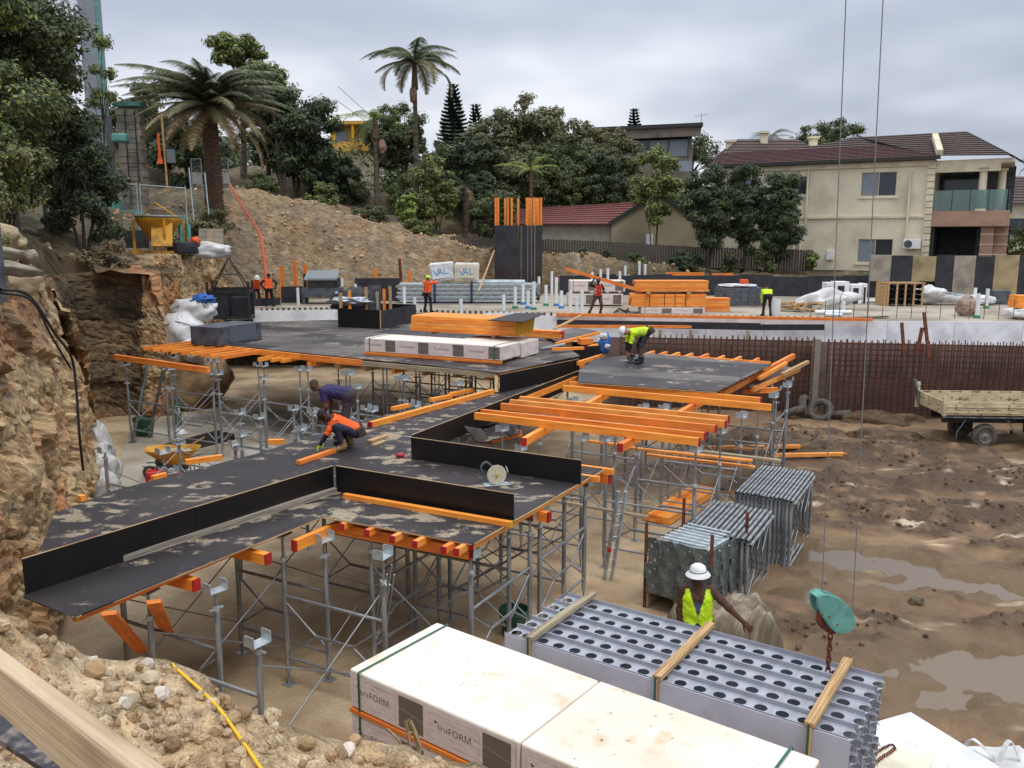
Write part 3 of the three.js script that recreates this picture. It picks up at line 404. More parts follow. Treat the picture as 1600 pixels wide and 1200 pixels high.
// orange joist grid to the right of the walkway
{
  const grp = 'orange joists laid out over the bearers';
  const js = [[[-0.78, 2.8, -17.72], [3.47, 2.8, -15.36], 0], [[-0.66, 2.8, -18.05], [3.67, 2.8, -15.82], 1], [[-0.24, 2.8, -18.74], [4.03, 2.8, -16.46], 0], [[-0.04, 2.8, -19.18], [4.32, 2.8, -16.86], 1], [[0.19, 2.8, -19.57], [4.5, 2.8, -17.34], 0], [[1.28, 2.8, -21.08], [5.74, 2.8, -18.6], 1], [[1.48, 2.8, -21.63], [5.76, 2.8, -19.41], 0]];
  const nth = ['first', 'second', 'third', 'fourth', 'fifth', 'sixth', 'seventh']; js.forEach(([a, b, k], i) => joist('joist', `${nth[i]} long orange joist of the open grid counting from the circular saw`, a, b, 0.15, grp, [null, i === 5 ? null : Mt.redEnd], [Mt.lvl, Mt.lvl3, Mt.lvl2][(i + k) % 3]));
  const bs = [[[0.22, 2.64, -16.01], [3.41, 2.64, -23.47]], [[2.01, 2.64, -15.56], [6.4, 2.64, -23.47]], [[-0.92, 2.64, -17.95], [1.78, 2.64, -23.47]]];
  bs.forEach(([a, b], i) => joist('bearer', ['orange bearer with red end crossing under the middle of the joist grid', 'orange bearer with red end carrying the right half of the joist grid', 'orange bearer with red end beside the walkway board under the joists'][i], a, b, 0.155, undefined, [Mt.redEnd, null], [Mt.lvl, Mt.lvl2, Mt.lvl][i], 0.11));
  // a low ply shelf and slanted panels inside the near end of the grid
  const t = thing('ply_shelf', 'low plywood soffit shelf with two slanted black panels inside the joist grid', 'form panel', [-0.2, 2.3, -16.2]);
  wpart(t, 'shelf_sheet', prism([[-0.572, -17.367], [0.209, -18.194], [0, -19.588], [-0.786, -18.702]], 2.38, 2.4), Mt.plyUsed);
  wpart(t, 'slanted_panel', bar([-0.84, 2.62, -17.72], [-0.58, 2.38, -17.34], 0.5, 0.02, 0, [0.6, 0.6, 0.4]), Mt.film); wpart(t, 'slanted_panel', bar([-0.28, 2.66, -18.05], [0.04, 2.42, -18.05], 0.3, 0.02, 0, [0.6, 0.6, 0.4]), Mt.film);
  wpart(t, 'support', bed([-0.58, 2.26, -17.66], [0.21, 2.26, -18.49], 0.05, 0.12), Mt.lvl2);
}
// right-hand slab deck with the bending worker
const deckR = [[1.657, -21.236], [4.844, -19.882], [7.468, -24.309], [4.253, -26.637], [2.498, -25.49], [1.843, -23.231]];
{
  const t = thing('formwork_deck', 'raised plywood slab deck with yellow joist ends along its edge near the rusty rebar', 'formwork deck', [4.4, 2.8, -23]);
  sheets(t, deckR, 3.0, [Mt.plyUsed, Mt.plyGrey, Mt.plyUsed], [4.83, -19.88], 1.8, 1.2);
  for (let i = 0; i < 13; i++) { const e = lerp3([5.04, 2.83, -20.73], [7.72, 2.83, -25.2], (i + 0.35) / 13), a = [e[0] + U[0] * 0.03, e[1], e[2] + U[1] * 0.03], b = [a[0] - U[0] * 3.3, a[1], a[2] - U[1] * 3.3], mid = lerp3(a, b, 0.012);
    wpart(t, 'joist', bed(mid, b, 0.07, 0.15), [Mt.lvl, Mt.lvl2][i % 2]); wpart(t, 'joist_end', bed(a, mid, 0.072, 0.152), Mt.yellowEnd); }
  wpart(t, 'edge_strip', J([bed([1.65, 2.985, -21.13], [4.81, 2.985, -19.8], 0.02, 0.014)]), Mt.plyEdge);
  wpart(t, 'edge_beam', bed([5.24, 2.66, -21.04], [9.25, 2.66, -27.9], 0.11, 0.16), Mt.lvl2);
  wpart(t, 'edge_beam', bed([1.71, 2.8, -21.54], [4.86, 2.8, -20.13], 0.08, 0.17), Mt.lvl2);
  const ll = 'orange joist end reaching past the far edge of the raised right deck';
  const ends = [[[2.53, 2.84, -26.2], 0.7], [[4.32, 2.84, -27.06], 0.6], [[4.64, 2.84, -26.77], 0.7], [[5.02, 2.84, -26.62], 0.7], [[5.36, 2.84, -26.34], 0.8], [[5.74, 2.84, -26.06], 1.0], [[6.23, 2.84, -25.79], 0.8], [[6.66, 2.84, -25.52], 0.9], [[7.02, 2.84, -25], 1.1]];
  ends.forEach(([a, l], i) => timber('joist', ll, [a[0] - W2[0] * 1.2, a[1], a[2] - W2[1] * 1.2], [a[0] + W2[0] * l, a[1], a[2] + W2[1] * l], 0.09, 0.12, [Mt.lvl, Mt.lvl3, Mt.lvl2][i % 3], { group: 'joist ends along the far side of the right deck', cat: 'joist' }));
  // lower ledge beyond its right edge
  const s = thing('ply_shelf', 'narrow lower plywood ledge on orange bearers past the end of the right deck', 'form panel', [8.4, 2.4, -23]);
  wpart(s, 'ply_sheet', prism([[6.39, -22.655], [8.763, -26.069], [8.316, -26.738], [6.422, -24.246]], 2.6, 2.62), Mt.plyGrey);
  wpart(s, 'ledge_beam', bed([6.51, 2.47, -22.81], [8.94, 2.47, -26.39], 0.1, 0.13), Mt.lvl3);
  wpart(s, 'cross_beam', bed([6.36, 2.33, -23.28], [7.38, 2.33, -23.48], 0.11, 0.14), Mt.lvl2);
  wpart(s, 'pine_beam', bed([7.76, 2.65, -24.29], [9.35, 2.65, -26.81], 0.1, 0.1), Mt.pine);
  timber('laminated_timber', 'orange timber lying on the joists at the corner of the right deck', [6.73, 2.75, -23.02], [8.36, 2.75, -25.86], 0.1, 0.1, Mt.lvl, { group: undefined });
}
// upper-left slab deck carrying the wrapped packs
const deckL = [[-10.513, -29.263], [-6.657, -26.787], [-0.327, -22.781], [2.081, -26.051], [1.384, -31.8], [-4.599, -38.433], [-11.089, -36.672]];
{
  const t = thing('formwork_deck', 'large raised plywood slab deck carrying the wrapped ply packs, grey with dust', 'formwork deck', [-4, 2.8, -29]);
  sheets(t, deckL, 3.0, [Mt.plyGrey, Mt.plyUsed, Mt.plyGrey], [-0.35, -23.0], 1.8, 1.2);
  wpart(t, 'edge_beam', bed([-10.53, 2.8, -29.27], [-6.62, 2.8, -26.62], 0.07, 0.18), Mt.lvl); wpart(t, 'edge_beam', bed([-6.62, 2.8, -26.62], [-4.48, 2.8, -25.27], 0.07, 0.18), Mt.lvl2); wpart(t, 'edge_beam', bed([-4.44, 2.84, -25.13], [-0.42, 2.84, -22.91], 0.07, 0.13), Mt.oldPine);
  for (const q of [[-7.99, 2.72, -26.75], [-7.55, 2.72, -26.61], [-7.19, 2.72, -26.47]]) wpart(t, 'joist', bed(q, [q[0] + W2[0] * 3, q[1], q[2] + W2[1] * 3], 0.09, 0.12), Mt.lvl);
  for (let i = 0; i < 7; i++) { const q = lerp3([-6.32, 2.6, -26.33], [-0.72, 2.6, -23.92], i / 6); wpart(t, 'bearer', bed(q, [q[0] + W2[0] * 8, q[1], q[2] + W2[1] * 8], 0.12, 0.17), i % 3 ? Mt.pine : Mt.lvl); }
  wpart(t, 'corner_post', bar([-0.41, 2.5, -22.45], [-0.42, 2.95, -22.99], 0.09, 0.09), Mt.pine);
  sideBoard([-0.32, 2.5, -22.45], [2.02, 2.5, -25.45], 0.5, 'tall black plywood edge board closing the raised deck beside the walkway', [0.5]);
  // open joists at its left end
  const grp = 'open joists at the left end of the raised deck';
  joist('bearer', 'long orange bearer held out to the rock by two slanted props', [-12.69, 2.72, -27.18], [-8.76, 2.72, -24.43], 0.17, undefined, [null, null], Mt.lvl2, 0.1);
  for (let i = 0; i < 9; i++) { const a = lerp3([-12.27, 2.86, -28.31], [-8.99, 2.86, -26.2], i / 8), l = 3.3; timber('joist', 'orange joist lying open between the rock and the raised deck', a, [a[0] + W2[0] * l, a[1], a[2] + W2[1] * l], 0.08, 0.12, [Mt.lvl2, Mt.lvl][i % 2], { group: grp, cat: 'joist' }); }
}
// ---------- shoring frames ----------
function uHead(parent, mat = Mt.galvBright) { // u-shaped bearer seat
  const s = new THREE.Shape(); s.moveTo(-0.085, 0); s.lineTo(0.085, 0); s.lineTo(0.085, 0.11); s.quadraticCurveTo(0.08, 0.13, 0.06, 0.13); s.lineTo(-0.06, 0.13); s.quadraticCurveTo(-0.08, 0.13, -0.085, 0.11); s.lineTo(-0.085, 0);
  const side = new THREE.ExtrudeGeometry(s, { depth: 0.008, bevelEnabled: false, curveSegments: 3 });
  const a = side.clone(); a.rotateY(Math.PI / 2); a.translate(-0.124, 0, 0); const b = side.clone(); b.rotateY(Math.PI / 2); b.translate(0.116, 0, 0);
  return J([boxG(0.24, 0.009, 0.17), a, b]);
}
const frameGeo = {};
{ // shared geometry, legs at x = 0 and x = w
  const w = 1.8, L = 1.72, y0 = 0.22;
  frameGeo.leg = cyl([0, y0, 0], [0, y0 + L, 0], 0.038, 0.038, 10);
  frameGeo.rail = [J([cyl([0.03, y0 + 0.22, 0], [w - 0.03, y0 + 0.22, 0], 0.022, 0.022, 8)]), cyl([0.03, y0 + 1.18, 0], [w - 0.03, y0 + 1.18, 0], 0.025, 0.025, 8)];
  frameGeo.knee = [bent([[0.02, y0 + 1.08, 0], [0.55, y0 + 0.68, 0], [w - 0.55, y0 + 0.68, 0], [w - 0.02, y0 + 1.08, 0]], 0.015), bent([[0.02, y0 + 0.3, 0], [0.55, y0 + 0.655, 0], [w - 0.55, y0 + 0.655, 0], [w - 0.02, y0 + 0.3, 0]], 0.015)];
  frameGeo.screw = cyl([0, 0, 0], [0, 0.7, 0], 0.02, 0.02, 8);
  frameGeo.collar = J([cyl([0, -0.03, 0], [0, 0.03, 0], 0.042, 0.042, 8), boxG(0.2, 0.022, 0.03)]);
  frameGeo.head = uHead(); frameGeo.base = J([boxG(0.16, 0.01, 0.16), at(cyl([0, 0, 0], [0, 0.24, 0], 0.02, 0.02, 8), 0, 0, 0)]);
}
function frame(a, topA, topB, ang, label, group, mat = Mt.galv) { // a = [x,z] of first leg, ang = turn about y
  const t = thing('shoring_frame', label, 'shoring frame', [a[0], 0.03, a[1]], ang, group), w = 1.8;
  for (const [x, top] of [[0, topA], [w, topB]]) {
    const l = mesh('leg', frameGeo.leg, mat, t); l.position.x = x; l.rotation.y = x; 
    const b = mesh('jack_base', frameGeo.base, mat, t); b.position.set(x, 0.006, 0);
    const k = mesh('screw_jack', frameGeo.screw, mat, t); k.position.set(x, top - 0.705, 0);
    const c = mesh('collar', frameGeo.collar, Mt.galvBright, k); c.position.y = 1.96 - (top - 0.705); c.rotation.y = (x + top) * 9;
    const h = mesh('u_head', frameGeo.head, Mt.galvBright, k); h.position.y = 0.704; h.rotation.y = Math.PI / 2 + (top * 13 % 0.5) - 0.25;
  }
  for (const r of frameGeo.rail) mesh('rail', r, mat, t); for (const r of frameGeo.knee) mesh('knee_brace', r, mat, t);
  return t;
}
function crossBrace(a, b, label, group) { // pivoted pair of thin bars between two neighbouring legs
  const t = thing('cross_brace', label, 'brace', [(a[0] + b[0]) / 2, 0.5, (a[1] + b[1]) / 2], 0, group);
  wpart(t, 'bar', cyl([a[0], 0.55, a[1]], [b[0], 1.75, b[1]], 0.011, 0.011, 5), Mt.galv); wpart(t, 'bar', cyl([a[0], 1.75, a[1]], [b[0], 0.55, b[1]], 0.011, 0.011, 5), Mt.galv); return t;
}
const angU = -Math.atan2(U[1], U[0]);
function rows(o, du, dv, nu, nv, keep, topF, label, group, skipBrace) {
  for (let j = 0; j < nv; j++) for (let i = 0; i < nu; i++) {
    const p = uv2(o, i * du, j * dv, 0), q = uv2(o, i * du + 1.8, j * dv, 0); if (!keep(i, j, p, q)) continue;
    frame([p[0], p[2]], topF(p[0], p[2]), topF(q[0], q[2]), angU, label, group);
    if (!skipBrace && j + 1 < nv) for (const k of [0, 1.8]) { const a = uv2(o, i * du + k, j * dv, 0), b = uv2(o, i * du + k, (j + 1) * dv, 0); if (keep(i, j + 1, b, b)) crossBrace([a[0], a[2]], [b[0], b[2]], label.replace('shoring frame', 'crossed brace bars'), group + ' braces'); }
  }
}
{
  // low deck: the nearest frames carry empty heads
  const fl = 'galvanised shoring frame with open u-heads in front of the low deck';
  frame([-4.448, -9.883], 2.3, 2.05, angU, 'galvanised shoring frame whose empty heads stand at the near end of the low deck');
  frame([-3.318, -11.818], 2.33, 2.33, angU, 'galvanised shoring frame with a bundle of thin rods leaning on one leg');
  crossBrace([-4.5, -10.0], [-3.4, -11.95], 'thin crossed brace bars joining the two nearest shoring frames');
  crossBrace([-2.9, -9.15], [-1.82, -11.1], 'thin crossed brace bars beside the stacked ply packs');
  rows([-5.3, -11.0], 1.95, 2.05, 2, 5, (i, j, p, q) => inside(deckPoly, p[0], p[2]) || inside(deckPoly, q[0], q[2]), () => 2.2, 'galvanised shoring frame under the low deck', 'shoring frames under the low deck');
  { const angW = -Math.atan2(W2[1], W2[0]), e = [-0.615, -11.214], fl2 = ['galvanised shoring frame under the front right corner of the low deck', 'galvanised shoring frame under the right corner of the cross beam', 'galvanised shoring frame inside the front right corner of the low deck', 'galvanised shoring frame inside the cross beam'];
    for (let i = 0; i < 4; i++) { const o = uv2(e, i < 2 ? -0.02 : -1.75, 0.12 + (i % 2) * 2.15, 0); frame([o[0], o[2]], 2.2, 2.2, angW, fl2[i]); }
    for (const v of [0.12, 1.92, 2.27, 4.07]) { const a = uv2(e, 0, v, 0), b = uv2(e, -1.73, v, 0); crossBrace([a[0], a[2]], [b[0], b[2]], 'thin crossed brace bars under the cross beam', 'braces under the cross beam'); } }
  // props standing free behind the low deck, each with its empty u-head
  const free = [[[-8.88, 1.9, -19.31], 1.2], [[-7.82, 1.9, -21.22], 1.3], [[-7.57, 2.4, -22.25], 0.3]];
  rows([-8.6, -17.6], 2.0, 1.9, 2, 4, (i, j, p) => !inside(deckPoly, p[0], p[2]), (x, z) => 1.75 + ((Math.abs(x * 7.3 + z * 3.1)) % 0.6), 'galvanised shoring frame with empty u-heads beyond the low deck', 'free-standing frames behind the low deck');
  rows([-6.2, -20.6], 2.0, 1.9, 2, 3, (i, j, p) => !inside(deckPoly, p[0], p[2]), (x, z) => 1.95 + ((Math.abs(x * 5.3 + z * 2.1)) % 0.55), 'galvanised shoring frame with empty u-heads before the raised deck', 'free-standing frames before the raised deck');
  // raised decks
  rows([-12.3, -27.0], 2.05, 1.85, 3, 2, (i, j) => true, () => 2.55, 'galvanised shoring frame under the open left end of the raised deck', 'frames at the left end of the raised deck');
  rows([-6.5, -25.9], 1.95, 1.8, 3, 5, (i, j, p) => true, () => 2.55, 'galvanised shoring frame in the dim space under the raised deck', 'frames under the raised deck');
  rows([1.85, -16.4], 2.1, 1.75, 1, 3, () => true, () => 2.62, 'galvanised shoring frame under the orange joist grid', 'frames under the joist grid');
  rows([-0.2, -17.3], 2.1, 1.75, 1, 3, () => true, () => 2.62, 'galvanised shoring frame under the joist grid beside the walkway', 'frames beside the walkway');
  rows([2.3, -21.4], 2.1, 1.7, 2, 3, () => true, () => 2.62, 'galvanised shoring frame under the raised right deck', 'frames under the raised right deck');
  frame([7.443, -23.747], 2.32, 2.32, -Math.atan2(-1.5, 1.0) + Math.PI * 0.03, 'galvanised shoring frame holding the ledge past the right deck');
}
// slanted props, rods and loose timbers round the frames
for (const [a, b, l] of [[[-12.22, 0.1, -26.88], [-11.76, 2.72, -27.47], 'slanted steel prop with a swivel foot nearest the rock'], [[-12, 0.1, -27.6], [-10.88, 2.72, -26.61], 'thicker slanted steel prop beside the green bucket']]) { const t = thing('slanted_prop', l, 'prop', a); wpart(t, 'tube', cyl(a, b, 0.05, 0.05, 10), Mt.galvDull); wpart(t, 'foot_plate', at(boxG(0.24, 0.04, 0.24), a[0], a[1] - 0.03, a[2]), Mt.galvDull); }
{ const t = thing('rod_bundle', 'bundle of thin bright steel rods leaning against a shoring frame', 'steel rods', [-2.36, 0, -13.66]); for (let i = 0; i < 5; i++) { const a = [-2.24, 0.1, -12.88], b = [-1.819, 2, -11.69]; wpart(t, 'rod', cyl([a[0] + i * 0.045, a[1], a[2] + (i % 2) * 0.05], [b[0] + i * 0.035, b[1] - (i % 3) * 0.15, b[2] + 0.1], 0.011, 0.011, 5), Mt.galvBright); } }

// ---------- near things: packs, channels, rail, stacks, hook ----------
function canvasTex(w, h, draw) { const c = document.createElement('canvas'); c.width = w; c.height = h; draw(c.getContext('2d'), w, h); const t = new THREE.CanvasTexture(c); t.colorSpace = THREE.SRGBColorSpace; t.anisotropy = 8; return t; }
// printed plastic wrap: wordmark, thin frame, taupe block with a pale squiggle
const printTex = canvasTex(1024, 204, (x, w, h) => {
  x.fillStyle = '#dccbc5'; x.fillRect(0, 0, w, h); const r = rng(5);
  for (let i = 0; i < 900; i++) { x.fillStyle = `rgba(${r() > 0.5 ? '255,245,240' : '170,150,144'},${0.05 + r() * 0.07})`; const a = r() * w, b = r() * h; x.beginPath(); x.moveTo(a, b); x.lineTo(a + 20 + r() * 90, b + (r() - 0.3) * 60); x.lineTo(a + 10 + r() * 60, b + (r() - 0.3) * 70); x.fill(); }
  for (const k of [0, 1]) { const o = k * 512;
    x.strokeStyle = '#8d7b76'; x.lineWidth = 1.5; x.strokeRect(o + 20, 26, 290, 150);
    x.fillStyle = '#3d3632'; x.font = '46px sans-serif'; x.fillText('tru', o + 66, 112); x.font = '52px sans-serif'; x.fillText('FORM', o + 128, 114);
    x.beginPath(); x.moveTo(o + 44, 60); x.lineTo(o + 66, 72); x.lineTo(o + 50, 82); x.fill(); x.font = '13px sans-serif'; x.fillText('®', o + 282, 84); x.fillText('· ·  ◆  · ·', o + 180, 150);
    x.fillStyle = '#6d635a'; x.fillRect(o + 330, 10, 158, 184); x.strokeStyle = 'rgba(214,206,196,.75)'; x.lineWidth = 2.2; x.beginPath(); x.moveTo(o + 330, 92); for (let i = 0; i < 16; i++) x.lineTo(o + 336 + i * 10, 92 + Math.sin(i * 1.7) * 6 + i * 2.2 - 10); x.stroke();
  }
});
Mt.print = std({ map: printTex, roughness: 0.42, bumpMap: Mt.wrapSide.bumpMap, bumpScale: 0.004 });
function packGeo(L, D, h) { // wrapped pack, softly rounded, slightly baggy film
  const g = new RoundedBoxGeometry(L, h, D, 4, 0.022); const p = g.attributes.position;
  for (let i = 0; i < p.count; i++) { const k = 0.006; p.setXYZ(i, p.getX(i) + k * n3(p.getY(i) * 9, p.getZ(i) * 5, 1), p.getY(i) + k * n3(p.getX(i) * 5, p.getZ(i) * 5, 4), p.getZ(i) + k * n3(p.getX(i) * 6, p.getY(i) * 9, 7)); }
  g.computeVertexNormals(); return boxUV(g);
}
function pack(label, pos, ry, L, D, h, opts = {}) {
  const t = thing('plywood_pack', label, 'plywood pack', pos, ry, opts.group);
  mesh('wrapped_sheets', at(packGeo(L, D, h), 0, h / 2, 0), opts.top ?? Mt.wrapTop, t);
  for (const s of [1, -1]) { const f = at(new THREE.PlaneGeometry(L - 0.05, h - 0.05), 0, h / 2, s * (D / 2 + 0.008), s < 0 ? Math.PI : 0); mesh('printed_wrap', f, Mt.print, t); const e = at(new THREE.PlaneGeometry(D - 0.05, h - 0.05), s * (L / 2 + 0.008), h / 2, 0, s * Math.PI / 2); mesh('end_wrap', boxUV(e), Mt.wrapSide, t); }
  for (const x of opts.straps ?? [-L * 0.44, L * 0.44]) mesh('strap', J([at(boxG(0.022, 0.004, D + 0.03), x, h + 0.008, 0), at(boxG(0.022, h, 0.004), x, h / 2, D / 2 + 0.014), at(boxG(0.022, h, 0.004), x, h / 2, -D / 2 - 0.014)]), Mt.strap, t);
  return t;
}
{
  const A = [-1.449, 2.85, -7.013], ang = Math.atan2(1.13, 1.5), dir = [Math.cos(ang), Math.sin(ang)], nrm = [dir[1], -dir[0]]; // nrm: away from camera
  const names = ['top layer', 'second layer', 'third layer', 'fourth layer', 'fifth layer', 'sixth layer', 'lowest layer'];
  for (let k = 0; k < 7; k++) for (let i = 0; i < 2; i++) {
    const y = 2.85 - 0.37 - k * 0.406, cx = A[0] + dir[0] * (0.93 + i * 1.88) + nrm[0] * 0.6, cz = A[2] + dir[1] * (0.93 + i * 1.88) + nrm[1] * 0.6;
    pack(`white wrapped plywood pack, ${names[k]} of the tall stack, ${i ? 'end against the steel channels' : 'end facing the shoring frames'}`, [cx, y, cz], -ang, 1.868, 1.16, 0.365, { straps: k ? [-0.8, 0.8] : [i ? 0.72 : -0.8] });
  }
  for (let k = 1; k < 8; k++) for (const s of [-1, 1]) { const y = 2.85 - 0.37 - (k - 1) * 0.406 - 0.041, f = s < 0 ? 0.03 : 1.13, a = [A[0] + nrm[0] * f, y, A[2] + nrm[1] * f]; if (k === 7 && s > 2) continue; timber('dunnage_timber', 'reddish orange strip separating two layers of the tall plywood stack', a, [a[0] + dir[0] * 3.7, y, a[2] + dir[1] * 3.7], 0.05, 0.041, Mt.lvl2, { group: 'strips between the layers of the plywood stack' }); }
}
// stack of perforated steel channels, 5 side by side
{
  const h = 2.2, A = [-0.072, 2.2, -9.057], ang = 34 * Math.PI / 180, wid = 1.36, len = 3.72, n = 5, cw = wid / n, dep = 0.22, lay = 9;
  const web = new THREE.Shape(); web.moveTo(0, -cw / 2 + 0.012); web.lineTo(len, -cw / 2 + 0.012); web.lineTo(len, cw / 2 - 0.012); web.lineTo(0, cw / 2 - 0.012); web.lineTo(0, -cw / 2 + 0.012);
  for (let i = 0; i < 19; i++) { const hp = new THREE.Path(); hp.absarc(0.0 + i * 0.205 + 0.02 + (i === 0 ? 0.06 : 0), 0, 0.063, 0, Math.PI * 2, true); web.holes.push(hp); }
  const wg = new THREE.ExtrudeGeometry(web, { depth: 0.006, bevelEnabled: false, curveSegments: 9 }); wg.rotateX(Math.PI / 2);
  const fl = boxG(len, dep, 0.008, 0.003), lip = boxG(len, 0.008, 0.02);
  const proto = (label, grp) => { const t = thing('steel_channel', label, 'steel channel', [0, 0, 0], 0, grp);
    mesh('web', boxUV(at(wg.clone(), -len / 2, -0.045, 0)), Mt.channel, t); for (const s of [-1, 1]) { mesh('flange', at(fl.clone(), 0, -dep / 2, s * (cw / 2 - 0.006)), Mt.channel, t); } 
    mesh('under_web', boxUV(at(boxG(len - 0.02, 0.006, cw - 0.03), 0, -dep + 0.02, 0)), Mt.channel, t); return t; };
  const dirv = [Math.cos(ang), Math.sin(ang)], nr = [dirv[1], -dirv[0]]; let p0 = null;
  for (let k = 0; k < lay; k++) for (let i = 0; i < n; i++) { const o = (i + 0.5) * cw, sh = ((i * 37 + k * 17) % 10 - 5) * 0.004, x = A[0] + dirv[0] * (len / 2 + sh) + nr[0] * o, z = A[2] + dirv[1] * (len / 2 + sh) + nr[1] * o, y = h - k * 0.228, lb = k ? 'light grey perforated channel lower in the strapped channel stack' : `light grey perforated channel, ${['first', 'second', 'third', 'fourth', 'fifth'][i]} from the plywood packs in the top layer`, gr = k ? 'channels in the lower layers' : 'channels in the top layer';
    if (!p0) { p0 = proto(lb, gr); p0.position.set(x, y, z); p0.rotation.y = -ang; } else { const c = copyOf(p0, [x, y, z], -ang, lb); c.userData.group = gr; } }
  one('side_sheet', 'plain lilac-grey steel sheet closing the long side of the channel stack', 'steel sheet', bar([A[0] - nr[0] * 0.012, h - 0.44, A[2] - nr[1] * 0.012], [A[0] + dirv[0] * len - nr[0] * 0.012, h - 0.44, A[2] + dirv[1] * len - nr[1] * 0.012], 0.008, 0.86), Mt.sheet = mottled([196, 196, 206], [184, 184, 194], { size: 3, rough: 0.5 }), [A[0], h - 0.9, A[2]]);
  for (const [i, f] of [0.09, 0.5, 0.905].entries()) { // timber gluts over the top with side posts and green straps
    const a = [A[0] + dirv[0] * len * f - nr[0] * 0.03, h + 0.0, A[2] + dirv[1] * len * f - nr[1] * 0.03], b = [a[0] + nr[0] * (wid + 0.12), h, a[2] + nr[1] * (wid + 0.12)];
    const t = thing('timber_glut', ['timber batten strapped over the channel stack at the end by the green bucket', 'timber batten strapped over the middle of the channel stack', 'knotty timber batten strapped over the channel stack above the chain'][i], 'timber batten', a);
    wpart(t, 'batten', bed(a, b, 0.095, 0.05, 0.004), [Mt.oldPine, Mt.pine, Mt.pine][i]);
    wpart(t, 'side_post', bar([a[0], 0.3, a[2]], [a[0], h, a[2]], 0.045, 0.03), Mt.pine); wpart(t, 'strap', J([bar([a[0] - nr[0] * 0.03, 0.3, a[2] - nr[1] * 0.03], [a[0] - nr[0] * 0.03, h + 0.05, a[2] - nr[1] * 0.03], 0.022, 0.004)]), Mt.strap);
  }
  const g = thing('dunnage_timber', 'heavy timber bearers under the channel stack', 'timber', [A[0] + 1, 0, A[2]]); for (const f of [0.15, 0.5, 0.85]) { const a = [A[0] + dirv[0] * len * f, 0.04, A[2] + dirv[1] * len * f]; wpart(g, 'bearer', bed(a, [a[0] + nr[0] * wid, 0.04, a[2] + nr[1] * wid], 0.12, 0.1), Mt.oldPine); }
}
// galvanised shoring frames stored upright, side by side
function frameStack(label, o, du, dw, n, L, h, sp, mat) { // o near-left foot, du: direction across the row, dw: direction of the top tubes
  const grp = label + ' row'; const proto = thing('stored_frame', label, 'shoring frame', [o[0], 0, o[1]], -Math.atan2(dw[1], dw[0]), grp);
  const R = sp * 0.44, ringA = at(ringPipe(R, R * 0.74, L), L / 2, h, 0, Math.PI / 2);
  mesh('top_tube', ringA, mat, proto); for (const x of [0.05, L - 0.05]) mesh('leg', cyl([x, 0.03, 0], [x, h - 0.034, 0], 0.034, 0.034, 8), mat, proto);
  mesh('bottom_tube', at(ringPipe(0.034, 0.026, L), L / 2, 0.05, 0, Math.PI / 2), mat, proto); mesh('second_tube', at(ringPipe(R, R * 0.74, L * 0.98), L / 2 + 0.02, h - R * 2.1, sp * 0.5, Math.PI / 2), mat, proto);
  mesh('knee_brace', bent([[0.08, h - 0.1, 0.01], [L * 0.35, h * 0.55, 0.01], [L * 0.35, h * 0.42, 0.01], [0.08, 0.12, 0.01]], 0.013), mat, proto); mesh('knee_brace', bent([[L - 0.08, h - 0.1, 0.01], [L * 0.65, h * 0.55, 0.01], [L * 0.65, h * 0.42, 0.01], [L - 0.08, 0.12, 0.01]], 0.013), mat, proto);
  for (let i = 1; i < n; i++) { const j = ((i * 7919) % 13 - 6) * 0.006; copyOf(proto, [o[0] + du[0] * sp * i + dw[0] * j, (i % 2) * 0.012, o[1] + du[1] * sp * i + dw[1] * j], -Math.atan2(dw[1], dw[0])); }
}
{
  const a = [4.57, 1.45, -16.86], b = [5.51, 1.45, -16.26], c = [5.72, 1.45, -18.94], n = 15, d = Math.hypot(b[0] - a[0], b[2] - a[2]), L = Math.hypot(c[0] - a[0], c[2] - a[2]);
  frameStack('galvanised shoring frame stored upright in the larger row by the mud', [a[0], a[2]], [(b[0] - a[0]) / d, (b[2] - a[2]) / d], [(c[0] - a[0]) / L, (c[2] - a[2]) / L], n, L, 1.45, d / (n - 1), Mt.galv);
  const a2 = [3.21, 1.3, -15.11], b2 = [4.13, 1.3, -14.4], c2 = [4.13, 1.3, -16.78], m = 13, d2 = Math.hypot(b2[0] - a2[0], b2[2] - a2[2]), L2 = Math.hypot(c2[0] - a2[0], c2[2] - a2[2]);
  frameStack('galvanised shoring frame stored upright behind the jack plates', [a2[0], a2[2]], [(b2[0] - a2[0]) / d2, (b2[2] - a2[2]) / d2], [(c2[0] - a2[0]) / L2, (c2[2] - a2[2]) / L2], m, L2, 1.3, d2 / (m - 1), Mt.galv);
}
